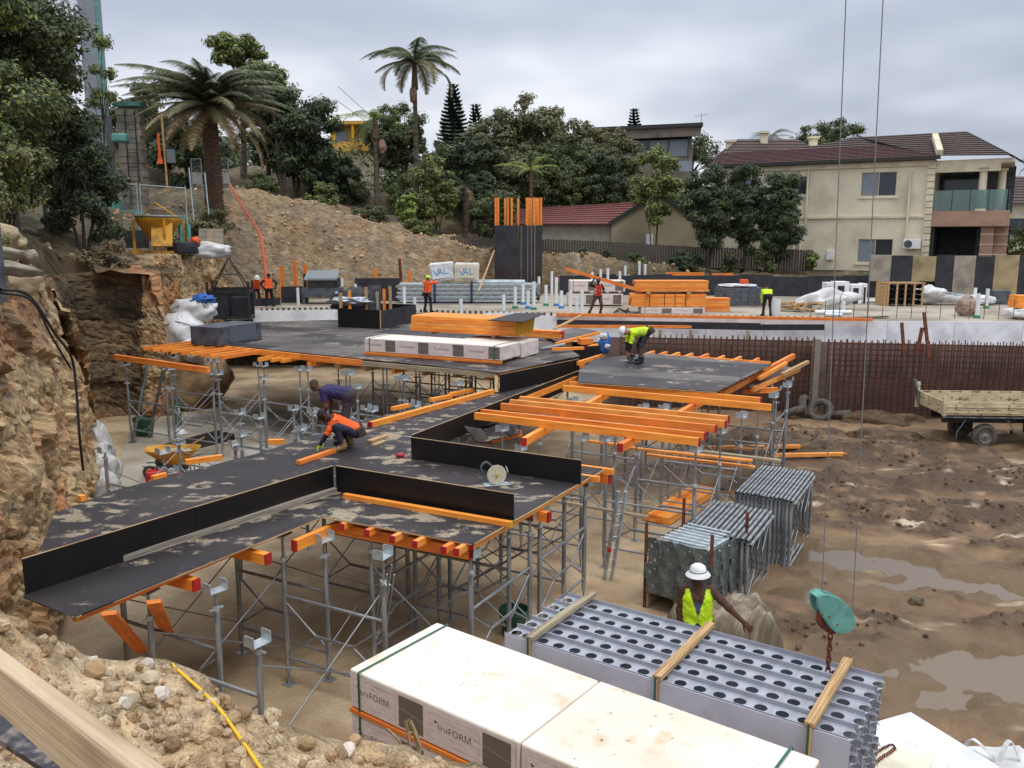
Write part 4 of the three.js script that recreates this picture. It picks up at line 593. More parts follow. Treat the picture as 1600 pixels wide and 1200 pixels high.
// pile of screw jacks: plates stacked outwards on a timber pallet, four rusty corner posts
{
  const o = [2.43, 0.55, -14.55], A = [2.38, 1.32, -14.51], B = [3.37, 1.32, -13.77], C = [4.23, 1.32, -14.78], D = [A[0] + C[0] - B[0], 1.32, A[2] + C[2] - B[2]];
  const eu = [(B[0] - A[0]), (B[2] - A[2])], lu = Math.hypot(...eu), u = [eu[0] / lu, eu[1] / lu], ev = [C[0] - B[0], C[2] - B[2]], lv = Math.hypot(...ev), v = [ev[0] / lv, ev[1] / lv];
  const shape = new THREE.Shape(); shape.moveTo(-0.09, -0.1); shape.lineTo(0.1, -0.11); shape.lineTo(0.12, 0.03); shape.lineTo(0.07, 0.11); shape.lineTo(-0.1, 0.1); shape.lineTo(-0.09, -0.1);
  for (const [x, y] of [[0, 0], [0.06, 0.06], [-0.06, -0.06], [0.07, -0.07]]) { const q = new THREE.Path(); q.absarc(x, y, x ? 0.012 : 0.02, 0, 7, true); shape.holes.push(q); }
  const plate = new THREE.ExtrudeGeometry(shape, { depth: 0.008, bevelEnabled: false, curveSegments: 5 }); plate.scale(1.42, 1.42, 1.4); boxUV(plate);
  const proto = thing('screw_jack', 'dull galvanised screw jack lying in the pile with its plate facing out', 'screw jack', [0, 0, 0], 0, 'screw jacks in the pile');
  mesh('plate', plate, Mt.galvDull, proto); mesh('spindle', cyl([0, 0, -0.6], [0, 0, 0], 0.02, 0.02, 7), Mt.galvBright, proto); let first = true; const r = rng(77);
  const place = (x, y, z, ry) => { const o = first ? proto : copyOf(proto, [0, 0, 0], 0); first = false; o.position.set(x, y, z); o.rotation.set((r() - 0.5) * 0.16, ry + (r() - 0.5) * 0.2, (r() - 0.5) * 0.5); };
  for (let k = 0; k < 4; k++) for (let i = 0; i < 4; i++) { const f = (i + 0.5 + (k % 2) * 0.25 - 0.1) / 4, y = 1.22 - k * 0.235; place(A[0] + eu[0] * f - v[0] * 0.02 * k, y, A[2] + eu[1] * f - v[1] * 0.02 * k, Math.atan2(-v[0], -v[1])); }
  for (let k = 0; k < 4; k++) for (let i = 0; i < 4; i++) { const f = (i + 0.5 + (k % 2) * 0.2 - 0.1) / 4, y = 1.22 - k * 0.235; place(B[0] + ev[0] * f, y, B[2] + ev[1] * f, Math.atan2(u[0], u[1])); }
  for (let i = 0; i < 7; i++) { const f = 0.12 + i * 0.12, p = lerp3(A, D, f), q = lerp3(B, C, f); one('steel_tube', 'bright steel tube lying on top of the screw jack pile', 'steel tube', cyl([p[0] + u[0] * 0.2, 1.35, p[2] + u[1] * 0.2], [q[0] - u[0] * 0.2, 1.35, q[2] - u[1] * 0.2], 0.024, 0.024, 8), Mt.galvBright, [p[0], 1.3, p[2]], 'tubes on the jack pile'); }
  const p = thing('storage_cradle', 'timber pallet with four rusty steel corner posts holding the screw jacks', 'pallet', [A[0], 0, A[2]]);
  for (const f of [0.02, 0.5, 0.98]) wpart(p, 'bearer', bed([A[0] + eu[0] * f, 0.04, A[2] + eu[1] * f], [D[0] + eu[0] * f, 0.04, D[2] + eu[1] * f], 0.1, 0.28), Mt.oldPine);
  wpart(p, 'deck_board', prism([[A[0], A[2]], [B[0], B[2]], [C[0], C[2]], [D[0], D[2]]], 0.33, 0.37), Mt.oldPine);
  const core = [lerp3(A, C, 0.12), lerp3(B, D, 0.12), lerp3(C, A, 0.12), lerp3(D, B, 0.12)]; wpart(p, 'spindle_pack', prism(core.map((q) => [q[0], q[2]]), 0.37, 1.3), Mt.galvBright);
  for (const [q, h] of [[B, 1.66], [C, 1.72], [A, 1.62], [D, 1.75]]) wpart(p, 'corner_post', bar([q[0], 0.05, q[2]], [q[0], h, q[2]], 0.05, 0.05), Mt.rust);
  // weathered shade cloth heap below the jacks
  const gx = 44, gz = 30, w0 = [2.68, 0.1, -13.45], pos = [], idx = [], uvv = [];
  for (let j = 0; j <= gz; j++) for (let i = 0; i <= gx; i++) { const a = i / gx * 2 - 1, b = j / gz * 2 - 1, rr2 = Math.max(Math.abs(a), Math.abs(b)), f = Math.sqrt(Math.max(0, 1 - Math.pow(rr2, 5))); const x = 3.45 + a * 0.82, z = -13.15 + b * 0.55; pos.push(x, 0.03 + f * (0.66 + 0.16 * a) + 0.05 * f * Math.sin(a * 19 + b * 9 + 3 * n3(a * 3, b * 3, 1)) + 0.04 * n3(a * 6, b * 6, 3), z + 0.12 * a); uvv.push(a, b); }
  for (let j = 0; j < gz; j++) for (let i = 0; i < gx; i++) { const a = j * (gx + 1) + i; idx.push(a, a + gx + 1, a + 1, a + 1, a + gx + 1, a + gx + 2); }
  const cg = new THREE.BufferGeometry(); cg.setAttribute('position', new THREE.Float32BufferAttribute(pos, 3)); cg.setAttribute('uv', new THREE.Float32BufferAttribute(uvv, 2)); cg.setIndex(idx); cg.computeVertexNormals();
  one('shade_cloth', 'crumpled weathered grey-brown cloth heaped behind the worker in the white hat', 'cloth', cg, std({ side: THREE.DoubleSide, roughness: 0.9, map: tex(256, 256, [1, 1], (u, v) => { const s = tf(u + v * 0.6, v, 6, 3, 401, 3), f = tn(u + v * 0.6, v, 120, 12, 402); return c3([150, 138, 118], [96, 86, 70], clamp((s - 0.5) * 2 + f * 0.8 - 0.1)); }) }), [3.4, 0.03, -13.1]);
}
// crane block with chain and two hoist ropes
{
  const c = [3.255, 2.846, -8.2], ry = 0.27, t = thing('crane_block', 'turquoise steel crane hook block hanging on two wire ropes over the mud', 'crane block', c);
  const s = new THREE.Shape(); const K = 0.0059; const out = [[-38, -33], [-24, -38], [8, -24], [26, -6], [36, 12], [37, 28], [28, 35], [10, 36], [-6, 27], [-21, 8], [-34, -14]];
  s.setFromPoints(new THREE.CatmullRomCurve3(out.map(([x, y]) => new THREE.Vector3(x * K, -y * K, 0)), true, 'catmullrom', 0.5).getPoints(48).map((p) => new THREE.Vector2(p.x, p.y)));
  for (const z of [-0.075, 0.055]) { const g = new THREE.ExtrudeGeometry(s, { depth: 0.022, bevelEnabled: true, bevelSize: 0.006, bevelThickness: 0.005, bevelSegments: 1, curveSegments: 3 }); g.translate(0, 0, z); boxUV(g); mesh('cheek_plate', at(g, 0, 0, 0, ry), Mt.turq, t); }
  const rim = (i0, i1) => { const pts = []; for (let i = i0; i <= i1; i++) pts.push(out[i]); return J(pts.slice(1).map((p, i) => { const a = pts[i]; return bar([a[0] * K, -a[1] * K, -0.008], [p[0] * K, -p[1] * K, -0.008], 0.15, 0.02, 0, [0, 1, 0]); })); };
  mesh('rim_plate', at(boxUV(rim(0, 1)), 0, 0, 0, ry), Mt.turq, t); mesh('rim_plate', at(boxUV(rim(2, 4)), 0, 0, 0, ry), Mt.turq, t); mesh('rim_plate', at(boxUV(rim(5, 8)), 0, 0, 0, ry), Mt.turq, t);
  mesh('sheave', at(cyl([0.02, -0.06, -0.05], [0.02, -0.06, 0.04], 0.17, 0.17, 20), 0, 0, 0, ry), Mt.rust, t);
  const links = []; for (let i = 0; i < 7; i++) { const l = new THREE.TorusGeometry(0.03, 0.011, 6, 10); l.scale(0.75, 1.5, 1); if (i % 2) l.rotateY(Math.PI / 2); l.translate(0.0, -0.28 - i * 0.062, 0); links.push(l); } for (const l of links) mesh('chain_link', l, Mt.rust, t);
  const y = 34; for (const [k, a, b] of [[0, [3.083, 3.428, -8.2], [2.96, 8.703, -8.2]], [1, [3.467, 2.797, -8.2], [3.346, 8.703, -8.2]]]) { const st = k ? a : [c[0] - 0.12, c[1] + 0.22, c[2] + 0.02], d = [b[0] - a[0], b[1] - a[1], b[2] - a[2]], f = (y - st[1]) / d[1]; one('hoist_rope', k ? 'thin wire rope rising from the thick end of the crane block' : 'thin wire rope rising from the slim end of the crane block', 'wire rope', cyl(st, [st[0] + d[0] * f, y, st[2]], 0.0055, 0.0055, 5), Mt.cable, st); }
}
// edge rail, ply offcut, cord and stones on the bank
{
  const a = [-1.714, 5.392, -2.5], b = [-0.566, 5.523, -1.45], t = thing('edge_rail', 'thick weathered pine guard rail close above the spoil bank', 'timber rail', a);
  wpart(t, 'rail_timber', bar([a[0], a[1] - 0.07, a[2]], [b[0], b[1] - 0.07, b[2]], 0.055, 0.15, 0.006), Mt.rail);
  for (const p of [lerp3(a, b, -0.02), lerp3(a, b, 0.99)]) wpart(t, 'post', bar([p[0] - 0.03, 4.2, p[2] + 0.06], [p[0] - 0.03, p[1] + 0.1, p[2] + 0.06], 0.06, 0.06), Mt.rail);
  const q = thing('plywood_offcut', 'dark film-faced plywood sheet spotted with mud lying under the rail', 'plywood', [-1.603, 5.02, -2.521]); wpart(q, 'sheet', prism([[-2.183, -2.818], [-1.791, -2.77], [-1.219, -2.276], [-1.392, -2.337], [-1.665, -2.521], [-2.108, -2.712]], 5.0, 5.02), Mt.plySpot = std({ roughness: 0.5, map: tex(256, 256, [0.5, 0.5], (u, v) => { const s = tf(u, v, 9, 9, 411, 4), f = tn(u, v, 60, 60, 412); return c3([44, 40, 48], [150, 138, 122], clamp((s - 0.56) * 6) * 0.7 + (f > 0.86 ? 0.3 : 0)); }) }));
  wpart(q, 'raw_edge', bed([-1.686, 4.998, -2.552], [-1.41, 4.998, -2.366], 0.012, 0.02), Mt.plyEdge);
}

// ---------- things round and on the decks ----------
function lump(rx, ry, rz, seed, amp = 0.2, det = 4, fr = 1.6) { const g = new THREE.IcosahedronGeometry(1, det), p = g.attributes.position; for (let i = 0; i < p.count; i++) { const x = p.getX(i), y = p.getY(i), z = p.getZ(i), k = 1 + amp * (fbm(x * fr + seed, y * fr, z * fr, 3) * 1.6 + 0.25 * fbm(x * 6, y * 6 + seed, z * 6, 2)); p.setXYZ(i, x * k * rx, y * k * ry, z * k * rz); } g.computeVertexNormals(); const q = mergeVerts(g); return boxUV(q); }
function mergeVerts(g) { // smooth normals over coincident vertices
  const p = g.attributes.position, m = new Map(), n = g.attributes.normal, key = (i) => `${p.getX(i).toFixed(4)},${p.getY(i).toFixed(4)},${p.getZ(i).toFixed(4)}`; for (let i = 0; i < p.count; i++) { const k = key(i), a = m.get(k) ?? [0, 0, 0]; a[0] += n.getX(i); a[1] += n.getY(i); a[2] += n.getZ(i); m.set(k, a); } for (let i = 0; i < p.count; i++) { const a = m.get(key(i)), l = Math.hypot(...a) || 1; n.setXYZ(i, a[0] / l, a[1] / l, a[2] / l); } return g; }
// rocks, pebbles and cord on the spoil bank
{
  const bp = bankMesh.geometry.attributes.position, r = rng(31);
  const bankY = (x, z) => { let b = 1e9, y = 0; for (let i = 0; i < bp.count; i += 1) { const d = (bp.getX(i) - x) ** 2 + (bp.getZ(i) - z) ** 2 - (bp.getY(i) > 3 ? 0 : -9); if (d < b) { b = d; y = bp.getY(i); } } return y; };
  globalThis.bankY = bankY;
  const rock = (sz, s, fl = 0.75) => { const g = new THREE.IcosahedronGeometry(1, 1), p = g.attributes.position; for (let i = 0; i < p.count; i++) { const x = p.getX(i), y = p.getY(i), z = p.getZ(i); let k = 1 + 0.6 * fbm(x * 1.1 + s, y * 1.1, z * 1.1, 3); const q = 0.78 + 0.12 * n3(s, 1, 2); k = Math.min(k, q / Math.max(0.3, Math.abs(x * 0.6 + y * 0.7 + z * 0.35))); k = Math.min(k, q / Math.max(0.3, Math.abs(x * 0.8 - y * 0.3 - z * 0.5))); p.setXYZ(i, x * k * sz, y * k * sz * fl, z * k * sz * 0.85); } g.computeVertexNormals(); return boxUV(g); };
  const tone = [mottled([196, 178, 150], [160, 136, 104], { seed: 40, size: 0.3, rough: 0.95, bump: 0.006 }), mottled([176, 146, 106], [136, 106, 74], { seed: 41, size: 0.3, rough: 0.95, bump: 0.006 }), mottled([212, 200, 184], [172, 156, 134], { seed: 42, size: 0.3, rough: 0.95, bump: 0.006 }), mottled([150, 124, 96], [106, 84, 64], { seed: 43, size: 0.3, rough: 0.95, bump: 0.006 })];
  const big = [[-1.79, -4.02, .13, 2, 'largest pale rounded rock on the spoil bank'], [-1.89, -3.92, .1, 0, 'pale angular rock beside the largest one on the bank'], [-1.86, -3.78, .09, 2, 'whitish block of sandstone low on the bank'], [-2.6, -4.72, .16, 1, 'broad tan rock on the crest of the bank by the deck'], [-2.0, -4.72, .2, 1, 'big brown clod on the bank crest under the jack head'], [-2.3, -4.78, .12, 1, 'tan clod on the bank crest'], [-2.9, -4.75, .08, 0, 'small pointed rock at the left of the bank crest'], [-2.30, -4.37, .07, 2, 'small white rock sunk in the bank'], [-2.00, -4.37, .09, 2, 'pale grey rock near the bank crest'], [-2.14, -4.08, .14, 1, 'low yellowish slab of rock in the bank'], [-1.87, -4.12, .11, 0, 'rounded brown-cream rock behind the largest one'], [-2.00, -3.98, .07, 0, 'little rock between paler ones on the bank'], [-1.71, -3.96, .07, 3, 'reddish rock at the foot of the largest one'], [-1.75, -3.81, .045, 3, 'dark stone on the sandy part of the bank'], [-1.74, -3.71, .06, 3, 'brown stone above the guard rail'], [-0.81, -3.88, .09, 2, 'pale square rock at the low end of the bank'], [-0.80, -3.98, .08, 1, 'tan rock beside the stack of plywood'], [-0.99, -3.79, .09, 1, 'brown rock on the low crest of the bank'], [-1.18, -3.90, .06, 0, 'small cream rock on the low crest of the bank'], [-2.14, -4.22, .06, 0, 'small rock above the yellowish slab'], [-1.84, -4.36, .06, 1, 'small tan rock next to the yellow cord'], [-1.32, -3.90, .08, 1, 'tan rock right of the yellow cord'], [-1.30, -3.65, .07, 3, 'brown rock left of the cord near the frame foot']];
  for (const [x, z, sz, m, l] of big) { const g = rock(sz * 0.5, x * 37 + z * 11), y = bankY(x, z); g.rotateY(x * 9); one('rock', l, 'rock', at(g, x, y + sz * 0.12, z), tone[m], [x, y, z], 'rocks on the spoil bank'); }
  // gravel and clods: too many to count
  const vars = [rock(1, 3), rock(1, 8.5, 0.9), rock(1, 14.2)]; const N = 13000;
  const im = new THREE.InstancedMesh(vars[0], std({ color: 0xffffff, roughness: 0.96, map: soilMap }), N), M4 = new THREE.Matrix4(), qq = new THREE.Quaternion(), e = new THREE.Euler(), col = new THREE.Color();
  for (let i = 0; i < N; i++) { let k; do k = Math.floor(r() * bp.count); while (bp.getY(k) < 3.4 || bp.getZ(k) > -1.4 || k % 71 > 49); const x = bp.getX(k), y = bp.getY(k), z = bp.getZ(k); const sz = 0.006 + Math.pow(r(), 3.2) * 0.05; e.set(r() * 6, r() * 6, r() * 6); qq.setFromEuler(e); M4.compose(new THREE.Vector3(x + (r() - 0.5) * 0.1, y + sz * 0.2, z + (r() - 0.5) * 0.1), qq, new THREE.Vector3(sz, sz, sz)); im.setMatrixAt(i, M4); const c = c3(c3(SO.clay, SO.pale, r()), SO.brown, r() * r()); im.setColorAt(i, col.setRGB(...c)); }
  im.name = 'bank_gravel'; im.userData = { label: 'loose gravel and sandy clods covering the spoil bank', category: 'gravel', kind: 'stuff' }; im.castShadow = im.receiveShadow = true; scene.add(im);
  const cp = [[-1.891, 4.262, -4.426], [-1.756, 4.268, -4.275], [-1.605, 4.263, -4.122], [-1.424, 4.315, -3.858], [-1.311, 4.25, -3.755], [-1.194, 4.27, -3.576], [-1.093, 4.246, -3.45]];
  one('extension_cord', 'yellow extension cord running over the crest of the spoil bank', 'cord', pipe(cp, 0.009, 7, 8), Mt.yellowCord, cp[0]);
  // torn plastic and dry stalk by the ply stack
  one('torn_wrap', 'twist of torn brown plastic wrap sticking up beside the plywood stack', 'plastic wrap', J([pipe([[-0.737, 2.763, -5.6], [-0.666, 2.977, -5.62], [-0.728, 3.214, -5.6]], 0.02, 5, 6), pipe([[-0.682, 2.763, -5.6], [-0.732, 3.04, -5.6], [-0.755, 3.209, -5.6]], 0.014, 5, 6), pipe([[-0.78, 2.889, -5.6], [-0.8, 3.04, -5.6], [-0.893, 3.149, -5.6]], 0.01, 5, 6)]), mottled([176, 152, 116], [128, 106, 76], { seed: 44, size: 0.2 }), [-0.714, 2.763, -5.6]);
}
// white board, chain and sling bag at the lower right
{
  const t = thing('foam_board', 'white foam board with a cream sheet lying at the end of the channel stack', 'foam board', [4.6, 0.9, -9]); 
  wpart(t, 'board', prism([[4.147, -9.062], [4.831, -8.662], [4.559, -8.173], [3.192, -7.711]], 0.9, 1.0), Mt.white);
  wpart(t, 'cream_sheet', prism([[3.863, -8.761], [4.619, -8.521], [4.23, -8.023], [3.147, -7.768]], 1.004, 1.03), mottled([230, 222, 196], [214, 204, 176], { seed: 46 }));
  wpart(t, 'support_block', at(boxG(1.2, 0.86, 1.2), 4.55, 0.45, -8.85, 0.4), Mt.white);
  const ch = thing('chain', 'rusty chain lying curled on the white board', 'chain', [4.1, 1.06, -8.57]);
  const w = [[3.859, 1.05, -8.376], [3.935, 1.05, -8.491], [4.025, 1.05, -8.573], [4.126, 1.05, -8.645], [4.212, 1.05, -8.681], [4.22, 1.05, -8.633], [4.122, 1.05, -8.538], [4.022, 1.05, -8.468], [3.914, 1.05, -8.376], [3.813, 1.05, -8.297]], cv = new THREE.CatmullRomCurve3(w.map(V));
  for (let i = 0; i < 24; i++) { const p = cv.getPointAt(i / 23), tg = cv.getTangentAt(i / 23); const l = new THREE.TorusGeometry(0.02, 0.007, 5, 9); l.scale(1.4, 0.8, 1); l.rotateX(i % 2 ? 0.3 : 1.4); l.rotateY(Math.atan2(-tg.z, tg.x)); l.translate(p.x, p.y, p.z); wpart(ch, 'link', l, Mt.rust); }
  const b = thing('bulk_bag', 'white woven bulk bag with looped lifting straps at the edge of the mud', 'bulk bag', [5.917, 0.2, -9.34]);
  const c = [5.588, 0.5, -8.786]; wpart(b, 'bag', at(lump(0.62, 0.42, 0.55, 3, 0.35, 4), c[0], 0.42, c[2]), Mt.bagWhite);
  for (const [a, m, e] of [[[5.23, 0.75, -9.074], [5.258, 0.95, -8.95], [5.451, 0.8, -8.813]], [[5.18, 0.75, -9.049], [5.274, 0.8, -8.753], [5.414, 0.8, -8.682]], [[5.407, 0.85, -8.678], [5.559, 1.05, -8.755], [5.663, 0.85, -8.701]]]) { const cv2 = new THREE.CatmullRomCurve3([a, m, e].map(V)), pp = cv2.getPoints(16); const gs = []; for (let i = 0; i < 16; i++) gs.push(bar(pp[i].toArray(), pp[i + 1].toArray(), 0.055, 0.006)); wpart(b, 'lifting_strap', J(gs), Mt.bagWhite); }
  one('rock', 'dark muddy boulder lying alone by the puddle', 'rock', at(lump(0.13, 0.11, 0.11, 5, 0.5, 3), ...[7.29, 0.1, -14.57]), mottled([92, 76, 58], [66, 54, 42], { seed: 47, size: 0.3 }), [7.4, 0, -14.8]);
}
// floor clutter on the left
{
  const p = [-9.24, 0.08, -22.65], t = thing('wheelbarrow', 'yellow wheelbarrow crusted with concrete on the left floor', 'wheelbarrow', p, 0.12);
  const prof = []; const tray = new THREE.BufferGeometry(); const ringPts = (rx, rz, y, sh) => { const a = []; for (let i = 0; i < 20; i++) { const q = i / 20 * Math.PI * 2, cx = Math.sign(Math.cos(q)) * Math.pow(Math.abs(Math.cos(q)), 0.5), cz = Math.sign(Math.sin(q)) * Math.pow(Math.abs(Math.sin(q)), 0.5); a.push([sh + cx * rx, y, cz * rz]); } return a; };
  const rings = [ringPts(0.74, 0.42, 0.86, 0), ringPts(0.71, 0.4, 0.85, 0), ringPts(0.3, 0.24, 0.46, 0.1), ringPts(0.02, 0.02, 0.46, 0.1)], ps = [], ix = []; rings.forEach((rg) => rg.forEach((q) => ps.push(...q))); for (let k = 0; k < 3; k++) for (let i = 0; i < 20; i++) { const a = k * 20 + i, b = k * 20 + (i + 1) % 20; ix.push(a, b, a + 20, b, b + 20, a + 20); }
  tray.setAttribute('position', new THREE.Float32BufferAttribute(ps, 3)); tray.setIndex(ix); const tg = tray.toNonIndexed(); tg.computeVertexNormals(); boxUV(tg); const ym = Mt.yellowPaint.clone(); ym.side = THREE.DoubleSide; mesh('tray', tg, ym, t);
  mesh('load', at(lump(0.5, 0.1, 0.3, 2, 0.3, 3), 0.05, 0.74, 0), mottled([176, 164, 142], [140, 124, 98], { seed: 48 }), t);
  for (const s of [-1, 1]) { mesh('handle', pipe([[-0.75, 0.42, s * 0.2], [0, 0.42, s * 0.24], [0.7, 0.6, s * 0.3], [1.05, 0.62, s * 0.3]], 0.018, 6), Mt.galvDull, t); mesh('leg', bent([[0.35, 0.44, s * 0.24], [0.42, 0.02, s * 0.26], [0.62, 0.02, s * 0.26], [0.62, 0.5, s * 0.28]], 0.014), Mt.black, t); }
  mesh('wheel', at(new THREE.TorusGeometry(0.15, 0.045, 8, 16), -0.62, 0.2, 0), Mt.rubber, t);
  mesh('shovel_handle', cyl([0.25, 0.8, 0], [0.85, 1.12, -0.1], 0.017, 0.017, 6), Mt.pine, t);
  const q = [-9.27, 0.08, -22.04], c = thing('tool_case', 'red plastic power tool case with white lettering on the floor', 'tool case', q, 0.3); mesh('shell', at(boxG(0.85, 0.42, 0.36, 0.06), 0, 0.22, 0), Mt.red, c); mesh('lid_rim', at(boxG(0.87, 0.03, 0.38), 0, 0.28, 0), flat(0x7e1518, 0.5), c); mesh('lettering', J([at(boxG(0.05, 0.09, 0.004), -0.3, 0.14, 0.181), at(boxG(0.03, 0.09, 0.004), -0.21, 0.14, 0.181), at(boxG(0.07, 0.03, 0.004), -0.255, 0.14, 0.182), at(boxG(0.025, 0.09, 0.004), -0.15, 0.14, 0.181)]), Mt.pvc, c); mesh('handle', bent([[-0.15, 0.42, 0], [-0.15, 0.5, 0], [0.15, 0.5, 0], [0.15, 0.42, 0]], 0.02), Mt.black, c);
  const k = [-9.72, 0.1, -23.43]; one('tool_bag', 'slumped black tool bag behind the red case', 'bag', at(lump(0.45, 0.28, 0.3, 9, 0.35, 3), k[0] + 0.2, 0.34, k[2]), Mt.black, [k[0], 0.08, k[2]]);
  const bk = (pos, sc, label, m) => { const b = thing('bucket', label, 'bucket', pos); const g = lathe([[0.001, 0.02], [0.14, 0.02], [0.19, 0.36], [0.2, 0.36], [0.2, 0.33], [0.205, 0.32], [0.15, 0], [0.001, 0]].map(([a, c]) => [a * sc, c * sc]), 20); const mm = m.clone(); mm.side = THREE.DoubleSide; mesh('shell', g, mm, b); mesh('bail_handle', pipe([[-0.2 * sc, 0.33 * sc, 0], [-0.1 * sc, 0.2 * sc, 0.2 * sc], [0.12 * sc, 0.16 * sc, 0.2 * sc], [0.2 * sc, 0.33 * sc, 0]], 0.006, 5), Mt.galvBright, b); return b; };
  bk([-12.25, 0.08, -27.87], 1.7, 'dark green bucket standing by the slanted props', Mt.greenPlastic); bk([0.03, 0.04, -13.46], 1.25, 'dark green bucket beside the channel stack', Mt.greenPlastic);
  const hm = [-11.12, 0.08, -28.05], hh = thing('hard_hat', 'white hard hat lying on the concrete floor', 'hard hat', hm, 0.6); mesh('dome', at(new THREE.SphereGeometry(0.17, 18, 10, 0, Math.PI * 2, 0, Math.PI / 2), 0, 0.03, 0), Mt.white, hh); mesh('brim', at(new THREE.CylinderGeometry(0.2, 0.21, 0.015, 18), 0.03, 0.03, 0), Mt.white, hh);
  const gp = thing('pipe_stub', 'green capped pipe stub rising from the floor at the foot of the rock', 'pipe', [-11.72, 0.08, -29.44]); mesh('pipe', cyl([0, 0, 0], [0, 0.42, 0], 0.12, 0.12, 14), Mt.greenCap, gp); mesh('collar', cyl([0, 0.42, 0], [0, 0.68, 0], 0.085, 0.085, 14), Mt.pvc, gp); mesh('cap', cyl([0, 0.68, 0], [0, 0.76, 0], 0.11, 0.11, 14), Mt.greenCap, gp);
  one('plywood_sheet', 'large black plywood sheet lying flat on the concrete floor', 'plywood', prism([[-11.071, -26.532], [-9.861, -25.947], [-8.791, -27.595], [-10.043, -28.545]], 0.08, 0.1), Mt.film, [-9.98, 0.08, -27.14]);
  const wb = thing('wrapped_sandbags', 'heap of white plastic-wrapped sheeting slumped down the rock by the low deck', 'plastic sheeting', [-10.25, 0, -20.9]); for (const [i, [x, y, z, a, b, c2]] of [[-10.25, 0.35, -20.7, 0.42, 0.5, 0.4], [-10.45, 0.75, -21.3, 0.3, 0.6, 0.45], [-10.7, 1.2, -21.8, 0.2, 0.6, 0.35]].entries()) { const g = lump(a, b, c2, i * 3 + 2.4, 0.5, 5, 2.4); g.rotateZ(0.25); wpart(wb, 'plastic_fold', at(g, x, y, z), Mt.bagGrey ??= mottled([186, 182, 176], [150, 144, 136], { size: 0.8, rough: 0.5 })); }
  // hoses down the rock, pink survey marks
  one('air_hose', 'pair of black hoses draped down the near rock face', 'hose', J([pipe([[-5.354, 6.059, -9], [-5.397, 5.951, -9.6], [-5.685, 5.424, -10.6], [-5.965, 4.976, -11.5], [-5.993, 4.428, -11.6], [-6.004, 3.886, -11.6], [-6.097, 3.326, -11.8]], 0.018, 6, 8), pipe([[-5.358, 6.025, -9], [-5.311, 5.902, -9.5], [-5.62, 5.407, -10.4], [-5.837, 4.89, -11.2]], 0.015, 6, 8)]), Mt.hose, [-5.397, 5.951, -9.6]);
}
